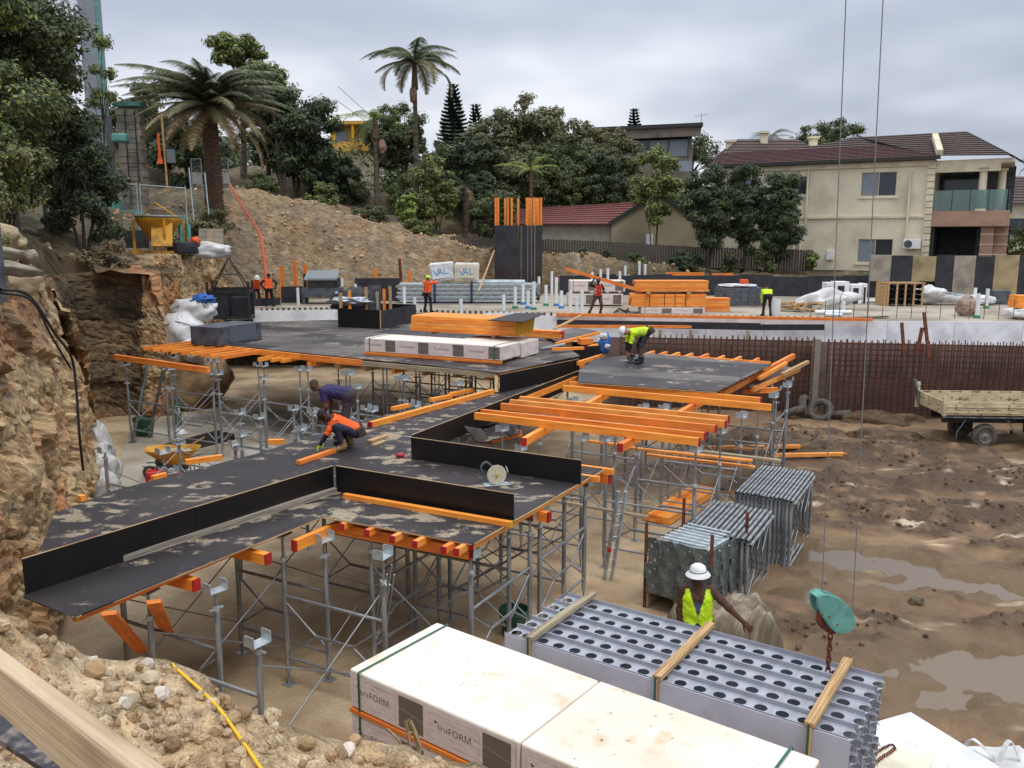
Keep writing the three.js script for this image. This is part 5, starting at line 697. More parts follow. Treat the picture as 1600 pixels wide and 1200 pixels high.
// bulk bags on the rubble ledge, dark pack, steel cage at the left end of the raised deck
{
  setting('rubble_ledge', at(lump(1.4, 1.4, 1.7, 4, 0.25, 4), -12.6, 1.0, -33.3), mottled([158, 130, 96], [112, 90, 66], { seed: 50, size: 2, bump: 0.04 }));
  const bag = (label, x, y, z, rx, ry2, rz, s, m = Mt.bagWhite) => { const t = thing('bulk_bag', label, 'bulk bag', [x, y - ry2, z]); mesh('sack', at(lump(rx, ry2, rz, s, 0.3, 4), 0, ry2, 0), m, t); mesh('tie_strap', pipe([[-rx * 0.8, ry2 * 1.2, rz * 0.7], [0, ry2 * 1.6, rz * 0.75], [rx * 0.8, ry2 * 1.3, rz * 0.6]], 0.02, 5, 6), Mt.galvDull, t); return t; };
  bag('large white rubble bag slumped against the rock ledge', -12.65, 3.0, -32.7, 0.85, 0.75, 0.7, 1); bag('white rubble bag with black lettering lying on top of the heap', -12.3, 3.8, -33.2, 0.85, 0.5, 0.6, 7); bag('smaller white sack under the bag heap beside the dark pack', -12.0, 2.4, -32.0, 0.5, 0.45, 0.5, 12);
  one('tarpaulin', 'crumpled blue and white tarpaulin thrown over the rubble bags', 'tarpaulin', at(lump(0.42, 0.2, 0.4, 21, 0.7, 5, 2.6), -11.95, 4.2, -33.2), Mt.blueTarp, [-11.95, 4.0, -33.2]);
  // dark timber pack
  const a = [-11.22, 3, -29.63], b = [-9.78, 3, -28.39], c = [-8.92, 3, -30.38], t = thing('timber_pack', 'dark grey wrapped timber pack with white scrawled marks beside the rubble bags', 'timber pack', [b[0], 3.0, b[2]]);
  const dx = c[0] - b[0], dz = c[2] - b[2], dl = Math.hypot(dx, dz), an = -Math.atan2(dz, dx), L = dl, D = 1.2, g = at(boxG(L, 0.62, D, 0.01), L / 2, 0.31, -D / 2); mesh('pack', at(g, 0, 0, 0, an), Mt.darkGrey, t);
  const wt = canvasTex(512, 128, (x, w, h) => { x.clearRect(0, 0, w, h); x.fillStyle = '#555a63'; x.fillRect(0, 0, w, h); x.strokeStyle = '#23262c'; x.lineWidth = 5; x.font = 'italic 34px sans-serif'; x.fillStyle = '#20242a'; x.fillText('▪ ▪▬ ııı', 30, 52); x.fillText('▬ ▪▬', 40, 92); }); mesh('marked_face', at(at(new THREE.PlaneGeometry(L * 0.62, 0.5), L * 0.55, 0.32, 0.012), 0, 0, 0, an), std({ map: wt, roughness: 0.7 }), t);
  // black lifting cage with pyramid sling
  const o = [-12.31, 3.27, -37.6], k = thing('steel_cage', 'black steel lifting cage topped by a pyramid of slings', 'steel cage', [o[0], 3.0, -37.6], 0.15);
  for (const x of [-0.85, 0.85]) for (const z of [-0.6, 0.6]) mesh('post', at(boxG(0.1, 1.7, 0.1), x, 0.85, z), Mt.black, k);
  mesh('side_panel', at(boxG(0.8, 1.1, 0.05), -0.42, 0.75, 0.6), Mt.black, k); mesh('back_panel', at(boxG(1.7, 1.3, 0.05), 0, 0.75, -0.6), Mt.black, k); for (const y of [0.15, 1.25]) mesh('rail', J([at(boxG(1.7, 0.12, 0.08), 0, y, 0.62), at(boxG(0.08, 0.12, 1.2), 0.85, y, 0), at(boxG(0.08, 0.12, 1.2), -0.85, y, 0)]), Mt.black, k); mesh('inner_box', at(boxG(0.7, 0.8, 0.7), 0.4, 0.6, -0.1), Mt.blackBoard, k);
  for (const x of [-0.8, 0.8]) for (const z of [-0.5, 0.5]) mesh('sling_leg', cyl([x, 1.3, z], [0, 2.7, 0], 0.028, 0.028, 6), Mt.black, k); mesh('sling_tie', cyl([-0.45, 2.0, 0.2], [0.45, 2.0, 0.2], 0.022, 0.022, 6), Mt.black, k); mesh('ring', at(new THREE.TorusGeometry(0.08, 0.025, 6, 12), 0, 2.76, 0), Mt.black, k);
}
// packs and orange bundle on the raised deck
function bundle(label, pos, ry, L, n, m, s, opts = {}) { // stacked laminated timbers with painted ends
  const t = thing('timber_bundle', label, 'timber bundle', pos, ry, opts.group), h = opts.h ?? 0.1, w = opts.w ?? 0.2, g = boxG(L, h - 0.004, w - 0.004, 0.003), e = boxG(0.012, h - 0.006, w - 0.006), mats = [Mt.lvl, Mt.lvl2, Mt.lvl3];
  for (let j = 0; j < m; j++) for (let i = 0; i < n; i++) { const q = ((i * 13 + j * 29 + s) % 7 - 3) * 0.012, b = mesh('timber', g, mats[(i * 2 + j * 5 + s) % 3], t); b.position.set(q, h * (j + 0.5), -w * (n - 1) / 2 + w * i); if (opts.end !== null) { const f = mesh('painted_end', e, opts.end ?? Mt.yellowEnd, b); f.position.x = L / 2 + 0.004; } }
  for (const x of opts.straps ?? []) mesh('strap', J([at(boxG(0.03, 0.004, n * w + 0.02), x, m * h + 0.004, 0), at(boxG(0.03, m * h, 0.004), x, m * h / 2, n * w / 2 + 0.008)]), Mt.black, t);
  return t;
}
{
  const a = [-4.56, 3.1, -26.34], b = [-0.29, 3.1, -24.26], an = -Math.atan2(b[2] - a[2], b[0] - a[0]), L = dist(a, b), d = [(b[0] - a[0]) / L, (b[2] - a[2]) / L], nn = [d[1], -d[0]], mid = lerp3(a, b, 0.5);
  const t = thing('plywood_pack', 'long low white wrapped pack with four printed wordmarks under the orange timbers', 'plywood pack', [mid[0] + nn[0] * 0.6, 3.1, mid[2] + nn[1] * 0.6], an);
  mesh('wrapped_sheets', at(packGeo(L, 1.2, 0.42), 0, 0.21, 0), Mt.wrapTop, t); for (let i = 0; i < 2; i++) mesh('printed_wrap', at(new THREE.PlaneGeometry(L / 2 - 0.02, 0.38), -L / 4 + i * L / 2, 0.21, 0.609), Mt.print, t); mesh('end_wrap', boxUV(at(new THREE.PlaneGeometry(1.15, 0.38), L / 2 + 0.01, 0.21, 0, Math.PI / 2)), Mt.wrapSide, t); for (const x of [-L * 0.46, L * 0.45]) mesh('strap', J([at(boxG(0.03, 0.42, 0.005), x, 0.21, 0.616), at(boxG(0.03, 0.005, 1.24), x, 0.428, 0)]), Mt.strap, t);
  timber('dunnage_timber', 'orange strip under the front of the long white pack', [a[0], 3.01, a[2]], [b[0], 3.01, b[2]], 0.06, 0.08, Mt.lvl2);
  for (const f of [0.5, 0.95]) timber('dunnage_timber', 'pine block under the long white pack', [mid[0] + d[0] * L * (f - 0.5), 3.01, mid[2] + d[1] * L * (f - 0.5)], [mid[0] + d[0] * L * (f - 0.5) + nn[0] * 1.1, 3.01, mid[2] + d[1] * L * (f - 0.5) + nn[1] * 1.1], 0.1, 0.08, Mt.pine, { group: 'pine blocks under the long pack' });
  pack('shorter white wrapped pack tucked behind the long one with a loose green strap', [mid[0] + d[0] * 1.35 + nn[0] * 1.9, 3.02, mid[2] + d[1] * 1.35 + nn[1] * 1.9], an, 2.1, 1.2, 0.46, { straps: [0.7] });
  const c = [-1.57, 3.56, -26.85]; bundle('bundle of orange laminated timbers with yellow ends on the long white pack', [c[0] + nn[0] * 0.62, 3.6, c[2] + nn[1] * 0.62], an, 3.75, 8, 5, 2, { h: 0.1, w: 0.17 });
  for (const x of [-1, 1]) timber('dunnage_timber', 'pine spacer under the orange timber bundle', [c[0] + d[0] * x * 1.1, 3.53, c[2] + d[1] * x * 1.1], [c[0] + d[0] * x * 1.1 + nn[0] * 1.2, 3.53, c[2] + d[1] * x * 1.1 + nn[1] * 1.2], 0.09, 0.07, Mt.pine, { group: 'spacers under the bundle' });
  one('plywood_sheet', 'black plywood sheet lying askew over the end of the orange bundle', 'plywood', prism([[-0.732, -25.751], [0.339, -25.161], [1.115, -28.169], [0.126, -28.169]], 4.11, 4.13), Mt.film, [0.3, 4.1, -27]);
  bundle('small pile of orange timbers with red ends behind the white packs', [...[1.04, 3.1, -30.11]], an, 1.6, 3, 2, 1, { end: Mt.redEnd, h: 0.13, w: 0.12 });
  timber('timber_length', 'pine plank leaning up behind the small orange pile', [1.49, 3.4, -30.07], [2.54, 3.75, -31.43], 0.12, 0.05, Mt.pine, { centre: true });
  timber('steel_straightedge', 'grey aluminium straightedge lying on the deck edge by the ply packs', [0.93, 3.05, -27.34], [1.76, 3.05, -28.51], 0.1, 0.03, Mt.galvBright, { cat: 'straightedge' });
  timber('laminated_timber', 'orange timber poking out past the black edge board', [1.25, 3.05, -26.87], [2.31, 3.05, -27.18], 0.12, 0.09, Mt.lvl, { e1: Mt.redEnd });
  // form box behind, blue and white bag
  const q = thing('form_box', 'black plywood beam box on orange timbers between the two raised decks', 'form board', [2.5, 2.5, -29]); wpart(q, 'side', bed([1.51, 2.5, -27.83], [2.91, 2.5, -28.12], 0.02, 0.55), Mt.film); wpart(q, 'top_sheet', prism([[1.481, -28.984], [3.235, -32.202], [2.499, -33.357], [1.081, -31.334]], 3.08, 3.1), Mt.plyGrey); wpart(q, 'edge_timber', bed([1.47, 2.98, -28.72], [3.28, 2.98, -32.19], 0.08, 0.1), Mt.lvl); wpart(q, 'block', bed([2.35, 2.9, -29.71], [2.79, 2.9, -29.89], 0.3, 0.2), Mt.lvl2);
  const bg = [2.89, 3, -26.49], bt = thing('cement_bag', 'blue and white printed bag leaning beside the form box', 'bag', bg); mesh('bag', at(lump(0.17, 0.32, 0.12, 8, 0.5, 4, 2.8), 0, 0.32, 0), Mt.blueTarp, bt); mesh('label_patch', at(lump(0.13, 0.1, 0.13, 9, 0.5, 3), -0.04, 0.56, 0.04), Mt.bagWhite, bt); mesh('label_patch', at(lump(0.1, 0.09, 0.13, 4, 0.5, 3), 0.05, 0.25, 0.05), Mt.bagWhite, bt);
}
// column form with timber uprights on the raised deck
{
  const a = [-7.02, 3, -34.56], b = [-5.22, 3, -33.83], c = [-4.12, 3, -36.67], t = thing('column_form', 'low black column form wrapped in plastic with timber uprights standing out of it', 'column form', [b[0], 3, b[2]]);
  wpart(t, 'panel', bed(a, b, 0.03, 0.75), Mt.film); wpart(t, 'panel', bed(b, c, 0.03, 0.72), Mt.blackBoard); const d = [a[0] + c[0] - b[0], 3, a[2] + c[2] - b[2]]; wpart(t, 'panel', bed(a, d, 0.03, 0.75), Mt.film); wpart(t, 'panel', bed(d, c, 0.03, 0.75), Mt.film); wpart(t, 'corner_strip', bed([b[0], 3, b[2]], [b[0] + 0.03, 3, b[2] + 0.01], 0.04, 0.76), Mt.plyEdge);
  const m = [Mt.pine, Mt.lvl3, Mt.pine, Mt.oldPine, Mt.lvl2, Mt.pine]; [0.02, 0.13, 0.34, 0.48, 0.57, 0.65].forEach((f, i) => { const p = lerp3(a, c, f); wpart(t, 'upright', bar([p[0], 3.05, p[2] - 0.3], [p[0], 4.35 + (i % 3) * 0.1, p[2] - 0.3], 0.12, 0.07), m[i]); });
  const p = lerp3(a, c, 0.44); wpart(t, 'upright_panel', bar([p[0], 3.05, p[2] - 0.5], [p[0], 4.6, p[2] - 0.5], 0.5, 0.03), Mt.darkGrey);
}
// circular saw, red chalk reel
{
  const o = [-0.26, 2.5, -13.86], t = thing('circular_saw', 'white circular saw standing on the sawdusty cross beam deck', 'circular saw', o, 0.25); mesh('guard', at(ringPipe(0.2, 0.13, 0.05, 20), 0, 0.2, 0), Mt.white, t); mesh('blade', at(cyl([0, 0, -0.008], [0, 0, 0.008], 0.165, 0.165, 28), 0, 0.185, 0.02), mottled([208, 200, 170], [180, 170, 140], { seed: 52, size: 0.2, rough: 0.4 }), t); mesh('arbor', at(cyl([0, 0, 0], [0, 0, 0.04], 0.022, 0.022, 10), 0, 0.185, 0.02), Mt.yellowEnd, t); mesh('base_plate', at(boxG(0.42, 0.008, 0.2), 0, 0.012, -0.02), Mt.galvBright, t); mesh('motor', at(cyl([0, 0, -0.22], [0, 0, -0.03], 0.075, 0.075, 14), 0, 0.19, 0), Mt.darkGrey, t); mesh('handle', pipe([[-0.05, 0.3, -0.1], [-0.16, 0.38, -0.1], [-0.24, 0.3, -0.1], [-0.22, 0.2, -0.1]], 0.022, 7), Mt.darkGrey, t);
  const q = [-2.1, 2.5, -15.67], r = thing('chalk_reel', 'small red chalk line reel on the deck by the black boards', 'chalk reel', q); mesh('case', at(lump(0.09, 0.05, 0.06, 3, 0.2, 2), 0, 0.05, 0), flat(0xa02238, 0.5), r); mesh('string', pipe([[0.05, 0.02, 0], [0.2, 0.012, -0.08], [0.32, 0.012, -0.25]], 0.004, 4), flat(0xa02238, 0.6), r);
}
// upper slab edge: white boards, orange rails
{
  const seg = (pts, y0, y1, label) => { const t = thing('slab_edge_form', label, 'edge form', [pts[0][0], y0, pts[0][1]]); for (let i = 0; i + 1 < pts.length; i++) { const a = pts[i], b = pts[i + 1], n = Math.max(1, Math.round(Math.hypot(b[0] - a[0], b[1] - a[1]) / 2.7)); for (let k = 0; k < n; k++) { const p = [mix(a[0], b[0], k / n), y0, mix(a[1], b[1], k / n)], q = [mix(a[0], b[0], (k + 1) / n - 0.002), y0, mix(a[1], b[1], (k + 1) / n - 0.002)]; wpart(t, 'white_panel', bed(p, q, 0.05, y1 - y0), Mt.whiteBoard); } } return t; };
  seg([[-12.6, -41.7], [-8.7, -42.3], [-5, -41.2]], 2.1, 3.06, 'white form boards along the slab edge behind the steel cage');
  seg([[0.6, -39.0], [8.6, -37.9], [16, -36.4], [30, -35.7]], 1.9, 3.06, 'long run of white form boards along the slab edge above the rebar');
  seg([[-1.2, -38.8], [0.55, -39.0]], 2.2, 3.2, 'short white form board behind the orange bundle');
  timber('edge_timber', 'long orange laminated timber along the top of the white slab edge', [2.0, 3.07, -38.7], [15.3, 3.07, -36.3], 0.14, 0.13, Mt.lvl2); 
  timber('edge_timber', 'shorter orange timber fixed lower on the white slab edge', [1.87, 2.75, -36.69], [9.83, 2.75, -36.43], 0.1, 0.12, Mt.lvl2); one('edge_strip_board', 'dark board strip between the two orange timbers on the slab edge', 'board', J([bed([1.97, 2.72, -37.52], [10.46, 2.72, -35.95], 0.03, 0.3), bed([10.46, 2.72, -35.95], [13.15, 2.72, -35.95], 0.03, 0.25)]), Mt.blackBoard, [3, 2.7, -36]);
  // back wall of the basement and the rebar cages in front of it
  const w = thing('basement_wall', 'mauve-brown basement wall of tall form panels behind the rebar cages', 'wall', [12, 0, -32]); for (let i = 0; i < 16; i++) { const a = [3.6 + i * 1.2, 0.0, -33.55 + i * 0.235], b = [3.6 + (i + 1) * 1.2 - 0.015, 0.0, -33.55 + (i + 1) * 0.235 - 0.003]; wpart(w, 'panel', bed(a, b, 0.12, 2.72), Mt.mauve ??= mottled([124, 106, 98], [102, 86, 80], { seed: 55, size: 2.2 })); }
  wpart(w, 'concrete_post', bar([11.35, 0, -31.75], [11.35, 2.85, -31.75], 0.28, 0.2), Mt.concrete);
  const cage = (a, b, nv, label) => { const t = thing('rebar_cage', label, 'rebar', [a[0], 0, a[1]]), L = Math.hypot(b[0] - a[0], b[1] - a[1]), an = -Math.atan2(b[1] - a[1], b[0] - a[0]); t.rotation.y = an; const vg = cyl([0, 0.02, 0], [0, 2.9, 0], 0.021, 0.021, 5), hg = cyl([0, 0, 0], [L, 0, 0], 0.017, 0.017, 5), r = rng(9); for (const z of [0, -0.22]) { for (let i = 0; i <= nv; i++) { const m = mesh('vertical_bar', vg, Mt.rebar, t); m.position.set(L * i / nv + (r() - 0.5) * 0.03, 0, z + 0.02); m.scale.y = 0.985 + r() * 0.03; } for (let k = 0; k < 14; k++) { const m = mesh('horizontal_bar', hg, Mt.rebar, t); m.position.set(0, 0.1 + k * 0.205, z); } } };
  cage([4.2, -32.85], [11.2, -31.55], 34, 'rusty double rebar cage left of the pale concrete post'); cage([11.55, -31.0], [19.2, -29.9], 36, 'rusty double rebar cage behind the truck tray'); cage([19.3, -29.9], [24, -29.3], 20, 'rusty double rebar cage past the truck cab');
  for (const [a, b, l] of [[[13.95, 3.57, -30.6], [14.04, 2.4, -30.4], 'upright brown stake stuck in the rebar'], [[14.65, 3.4, -30.5], [14.44, 2.5, -30.3], 'brown stake leaning into the rebar'], [[14.72, 3.94, -30.6], [14.84, 2.33, -30.2], 'longest brown stake leaning the other way']]) timber('timber_stake', l, a, b, 0.13, 0.05, Mt.rust, { centre: true, cat: 'stake' });
  for (const [a, l] of [[[5.83, 2.67, -33.6], 'pine stake behind the bending worker'], [[7, 2.69, -33.4], 'short pine stake on the white slab edge'], [[9.18, 2.67, -33.2], 'pine stake standing by the white slab edge']]) { timber('timber_stake', l, [a[0], 2.4, a[2]], [a[0], 3.0, a[2]], 0.12, 0.05, Mt.oldPine, { centre: true, cat: 'stake' }); }
}
// tyres and truck
{
  const tg = new THREE.TorusGeometry(0.31, 0.115, 10, 26); tg.scale(1, 1, 1.15); const tread = (t) => { mesh('tyre_body', boxUV(tg), Mt.rubber, t); mesh('inner_lip', new THREE.TorusGeometry(0.23, 0.035, 6, 22), Mt.black, t); };
  const ty = [[[10.34, 0, -30.78], 'worn tyre lying at the left of the tyre heap', [1.2, 0.3, 0], 0.25], [[10.8, 0, -30.89], 'worn tyre leaning in the middle of the tyre heap', [-0.5, 0.9, 0.1], 0.4], [[11.18, 0, -30.45], 'muddy tyre leaning at the front of the heap with its hole showing', [-0.6, -0.45, 0.2], 0.36], [[11.94, 0, -30.67], 'muddy tyre lying flat beside the heap', [1.3, 0.1, 0], 0.16]];
  for (const [p, l, rot, y] of ty) { const t = thing('tyre', l, 'tyre', [p[0], y + 0.03, p[2]]); tread(t); t.rotation.set(...rot); t.scale.setScalar(1.12); }
  for (const [x, z, s, sd] of [[10.9, -26.2, 0.5, 1], [12.2, -27.4, 0.6, 2], [9.2, -25.9, 0.55, 3], [13.3, -30.2, 0.7, 5], [8.3, -27.0, 0.5, 4], [11.8, -24.3, 0.4, 7]]) { const g = lump(s * 2.1, s * 0.55, s * 1.2, sd, 0.5, 4); colorize(g, (a, b, c) => c3(SO.brown, SO.dark, clamp(0.5 + 2 * fbm(a * 3, b * 3, c * 3)))); one('mud_mound', 'low mound of dark churned soil in front of the rebar', 'soil mound', at(g, x, 0.03, z), Mt.soil, [x, 0, z], 'mounds of churned soil'); }
  const o = [13.55, 0, -27.2], d = -0.06, t = thing('tipper_truck', 'small cream tray truck with dented sides parked against the rebar', 'truck', o, d);
  const cr = std({ roughness: 0.6, map: tex(256, 256, [1.6, 1.6], (u, v) => { const a = tf(u, v, 5, 5, 421, 5), b = tf(u, v, 12, 26, 423, 4); return b > 0.7 ? [120, 94, 66] : c3([206, 192, 156], [176, 158, 122], clamp((a - 0.5) * 2.5 + 0.4)); }) });
  mesh('tray_floor', at(boxG(5.2, 0.06, 2.0), 2.6, 1.12, 0), mottled([98, 82, 66], [70, 58, 46], { seed: 57 }), t); 
  mesh('side_board', at(boxG(5.2, 0.42, 0.04, 0.008), 2.62, 1.33, 1.02), cr, t); for (const y of [1.2, 1.38]) mesh('side_rib', at(boxG(5.2, 0.025, 0.02), 2.62, y, 1.05), cr, t); mesh('far_side_board', at(boxG(5.2, 0.42, 0.04), 2.62, 1.33, -1.02), cr, t);
  mesh('tailgate', at(boxG(0.04, 0.42, 2.04), 0.0, 1.33, 0), cr, t); for (const z of [1.03, -1.03]) mesh('tail_post', at(boxG(0.1, z > 0 ? 0.62 : 0.85, 0.09), -0.02, 1.4, z), cr, t); mesh('post_guard', at(boxG(0.05, 0.75, 0.18), -0.12, 1.55, -0.9, 0, 0, 0.2), Mt.galvDull, t);
  mesh('under_rail', at(boxG(5.3, 0.04, 0.05), 2.6, 1.05, 1.0), Mt.galvDull, t); for (let i = 0; i < 9; i++) mesh('cross_member', at(boxG(0.06, 0.09, 2.0), 0.3 + i * 0.6, 1.04, 0), Mt.black, t); mesh('chassis', J([at(boxG(6.8, 0.18, 0.1), 3.6, 0.86, 0.42), at(boxG(6.8, 0.18, 0.1), 3.6, 0.86, -0.42)]), Mt.black, t);
  for (const [x, z] of [[1.35, 0.82], [1.35, -0.82], [5.3, 0.82], [5.3, -0.82]]) { const w = mesh('wheel', at(new THREE.TorusGeometry(0.29, 0.12, 10, 26), x, 0.41, z), Mt.rubber, t); const rim = new THREE.LatheGeometry([[0.03, 0.06], [0.1, 0.05], [0.17, 0.0], [0.2, 0.06], [0.21, 0.06], [0.21, -0.05]].map(([a, b]) => new THREE.Vector2(a, b)), 20); rim.rotateX(Math.PI / 2); mesh('rim', at(rim, x, 0.41, z + (z > 0 ? 0.06 : -0.06)), flat(0x77726a, 0.7, 0.2), w); }
  mesh('axle', cyl([1.35, 0.42, -0.8], [1.35, 0.42, 0.8], 0.07, 0.07, 8), Mt.black, t); mesh('mudguard_stay', J([cyl([0.7, 0.98, 0.95], [0.45, 0.55, 0.95], 0.02, 0.02, 6), cyl([0.45, 0.55, 0.95], [0.45, 0.32, 0.95], 0.02, 0.02, 6), cyl([1.95, 0.98, 0.95], [2.2, 0.62, 0.95], 0.02, 0.02, 6)]), Mt.galvDull, t); mesh('fuel_tank', at(boxG(1.3, 0.4, 0.4, 0.06), 3.3, 0.68, 0.7), Mt.darkGrey, t);
  mesh('cab', at(boxG(1.6, 1.5, 1.9, 0.12), 6.2, 1.5, 0), cr, t); mesh('cab_window', at(boxG(0.8, 0.5, 1.92, 0.05), 6.2, 1.85, 0), Mt.glass, t); mesh('headboard', at(boxG(0.05, 0.9, 2.0), 5.2, 1.55, 0), cr, t);
}
// loose timbers under and beside the joist grid
{
  const l = [[[2.57, 2.05, -18.11], [4.92, 2.05, -17.03], Mt.lvl3, 0.12, 'pale orange plank sagging off the joist grid towards the stored frames'], [[2.93, 1.9, -18.13], [5, 1.9, -17.09], Mt.lvl3, 0.1, 'second pale plank just under the first by the stored frames'], [[4.11, 1.9, -18.47], [5.69, 1.9, -17.59], Mt.oldPine, 0.12, 'grey board resting behind the stored frames'], [[1.68, 2, -19.02], [2.69, 2, -18.42], Mt.lvl3, 0.12, 'plank end behind the joist bearer']];
  for (const [a, b, m, w, lb] of l) timber('plank', lb, a, b, w, 0.05, m, { cat: 'plank' });
  for (const [a, b, lb] of [[[7.64, 0.2, -24.54], [9.91, 0.2, -24.69], 'orange-brown timber lying in the mud behind the stored frames'], [[5.77, 0.3, -25.07], [8.71, 0.3, -25.23], 'muddy timber lying under the right frames']]) timber('timber_length', lb, a, b, 0.14, 0.1, Mt.lvl3);
  bundle('flat pile of reddish timbers on the floor under the joist grid', [...[4.17, 0.06, -20.24]], -Math.atan2(-0.8, 0.55), 2.9, 4, 2, 3, { h: 0.09, w: 0.16, end: Mt.redEnd });
  timber('plank', 'weathered pine plank tied across the frames near the saw deck', [0.82, 1.45, -16.34], [2.63, 1.25, -15.92], 0.08, 0.05, Mt.oldPine, { centre: true, cat: 'plank' });
  const t = thing('aluminium_ladder', 'aluminium ladder with red fittings leaning in the frames', 'ladder', [1.87, 0, -16.03]); for (const s of [0, 0.14]) wpart(t, 'stile', bar([...[1.79, 0.05, -15.75]].map((v, i) => v + (i === 0 ? s : 0)), [...[1.99, 1.9, -15.47]].map((v, i) => v + (i === 0 ? s : 0)), 0.04, 0.07), Mt.galvBright); for (let i = 0; i < 7; i++) { const p = lerp3([1.79, 0.05, -15.75], [1.99, 1.9, -15.47], 0.1 + i * 0.13); wpart(t, 'rung', cyl(p, [p[0] + 0.14, p[1], p[2]], 0.014, 0.014, 6), Mt.galvBright); } wpart(t, 'red_fitting', at(boxG(0.08, 0.08, 0.09), ...lerp3([1.79, 0.05, -15.75], [1.99, 1.9, -15.47], 0.35)), Mt.red); 
}

// ---------- things on the upper slab ----------
const SY = 3.0;
{
  // galvanised plank bundle in purple frames with two white bags on it
  const a = [-6.25, 3, -47.06], b = [1.24, 3, -46.16], t = thing('steel_plank_bundle', 'long bundle of galvanised planks held by dark purple frames', 'steel planks', [a[0], SY, a[2]]), L = b[0] - a[0];
  for (let i = 0; i < 9; i++) mesh('plank_layer', at(boxG(L + ((i * 7) % 5 - 2) * 0.12, 0.1, 1.3, 0.012), L / 2, 0.12 + i * 0.112, -0.65), i % 2 ? Mt.galv : Mt.galvBright, t);
  for (const x of [L * 0.27, L * 0.54]) mesh('frame_post', at(boxG(0.1, 1.22, 0.08), x, 0.61, 0.05), Mt.purple ??= flat(0x2c2547, 0.6), t); mesh('frame_sill', at(boxG(L * 0.28, 0.1, 0.08), L * 0.405, 0.06, 0.05), Mt.purple, t);
  for (let i = 0; i < 6; i++) mesh('top_tube', cyl([L * 0.56, 1.16 + (i % 2) * 0.06, -0.2 - i * 0.13], [L * 0.93, 1.14 + (i % 2) * 0.06, -0.2 - i * 0.13], 0.045, 0.045, 8), Mt.galvBright, t); mesh('ragged_end', at(lump(0.4, 0.45, 0.5, 3, 0.6, 3), L * 1.0, 0.62, -0.6), Mt.galvDull, t);
  for (const [i, x, tilt] of [[0, [-3.81, 4.33, -47.6], 0.13], [1, [-2.51, 4.3, -47.6], -0.03]]) { // spray-marked bags
    const g = new RoundedBoxGeometry(1.32, 1.0, 1.1, 6, 0.12), p = g.attributes.position; for (let k = 0; k < p.count; k++) { const X = p.getX(k), Y = p.getY(k), Z = p.getZ(k), m = fbm(X * 3 + i * 9, Y * 3, Z * 3, 3) * 0.1; p.setXYZ(k, X * (1 + m), Y * (1 + m) + (Y > 0.3 ? 0.08 * n3(X * 6, i * 5, Z * 4) : 0), Z * (1 + m)); } g.computeVertexNormals(); boxUV(g);
    const bt = thing('waste_bag', i ? 'cream waste bag sprayed with blue letters on the steel planks, upright' : 'white waste bag sprayed with blue letters on the steel planks, tilted', 'waste bag', [x[0], SY + 1.2, x[2] - 0.1]); bt.rotation.z = tilt; mesh('sack', at(g, 0, 0.5, 0), i ? mottled([214, 208, 190], [184, 174, 150], { seed: 60, size: 0.8 }) : Mt.bagWhite, bt);
    const base = i ? '#cfc8b4' : '#d8dade', tx = canvasTex(256, 160, (c, w, h) => { c.fillStyle = base; c.fillRect(0, 0, w, h); c.strokeStyle = '#2a78b8'; c.lineWidth = 12; c.lineCap = 'round'; c.beginPath(); c.moveTo(22, 42); c.lineTo(62, 122); c.lineTo(96, 30); c.moveTo(86, 124); c.lineTo(120, 34); c.lineTo(150, 118); c.moveTo(98, 92); c.lineTo(146, 88); c.moveTo(178, 28); c.lineTo(176, 112); c.lineTo(228, 104); c.stroke(); if (!i) { c.lineWidth = 7; c.beginPath(); c.moveTo(236, 20); c.lineTo(233, 62); c.stroke(); } });
    const pl = new THREE.PlaneGeometry(1.0, 0.64, 12, 8), pp = pl.attributes.position; for (let k = 0; k < pp.count; k++) pp.setZ(k, 0.005 + 0.02 * n3(pp.getX(k) * 3, pp.getY(k) * 3, i)); pl.computeVertexNormals(); mesh('spray_lettering', at(pl, 0, 0.5, 0.6), std({ map: tx, roughness: 0.75 }), bt);
  }
  timber('timber_length', 'slim pine pole leaning up against the tall black column form', [-1.55, 4.1, -40.08], [-1.1, 5.75, -53.2], 0.07, 0.07, Mt.pine, { centre: true });
}
{ // tall column form with orange studs
  const z = -54, a = [-1.07, 7.3, -54], b = [1.86, 7.3, -54], w = b[0] - a[0], top = a[1], t = thing('core_wall_form', 'tall black plywood core form crowned with upright orange studs', 'column form', [(a[0] + b[0]) / 2, SY, z]);
  for (let i = 0; i < 4; i++) mesh('panel', at(boxG(w / 4 - 0.01, top - SY, 0.05), -w / 2 + w * (i + 0.5) / 4, (top - SY) / 2, 0.02 * (i % 2)), Mt.blackBoard, t);
  for (const s of [-1, 1]) mesh('side_panel', at(boxG(0.05, top - SY, 2.2), s * w / 2, (top - SY) / 2, -1.1), Mt.blackBoard, t); mesh('back_panel', at(boxG(w, top - SY, 0.05), 0, (top - SY) / 2, -2.2), Mt.blackBoard, t);
  const f = [-0.48, -0.43, -0.28, -0.22, -0.14, 0.0, 0.18, 0.23, 0.28, 0.33, 0.38, 0.43, 0.48]; f.forEach((q, i) => mesh('stud', at(boxG(0.13, 4.2, 0.1), q * w, top - SY - 0.4, -0.2 - (i % 3) * 0.5), [Mt.lvl2, Mt.lvl, Mt.lvl3][i % 3], t));
  for (const q of [0.06, 0.2, 0.28, 0.35]) mesh('pale_joint', at(boxG(0.03, top - SY, 0.01), q * w, (top - SY) / 2, 0.06), Mt.greyPine, t);
  for (let i = 0; i < 16; i++) mesh('starter_bar', cyl([-w / 2 + i * w / 15, 0, 0.25], [-w / 2 + i * w / 15, 1.5 + (i % 3) * 0.15, 0.25], 0.02, 0.02, 5), Mt.rebar, t);
}
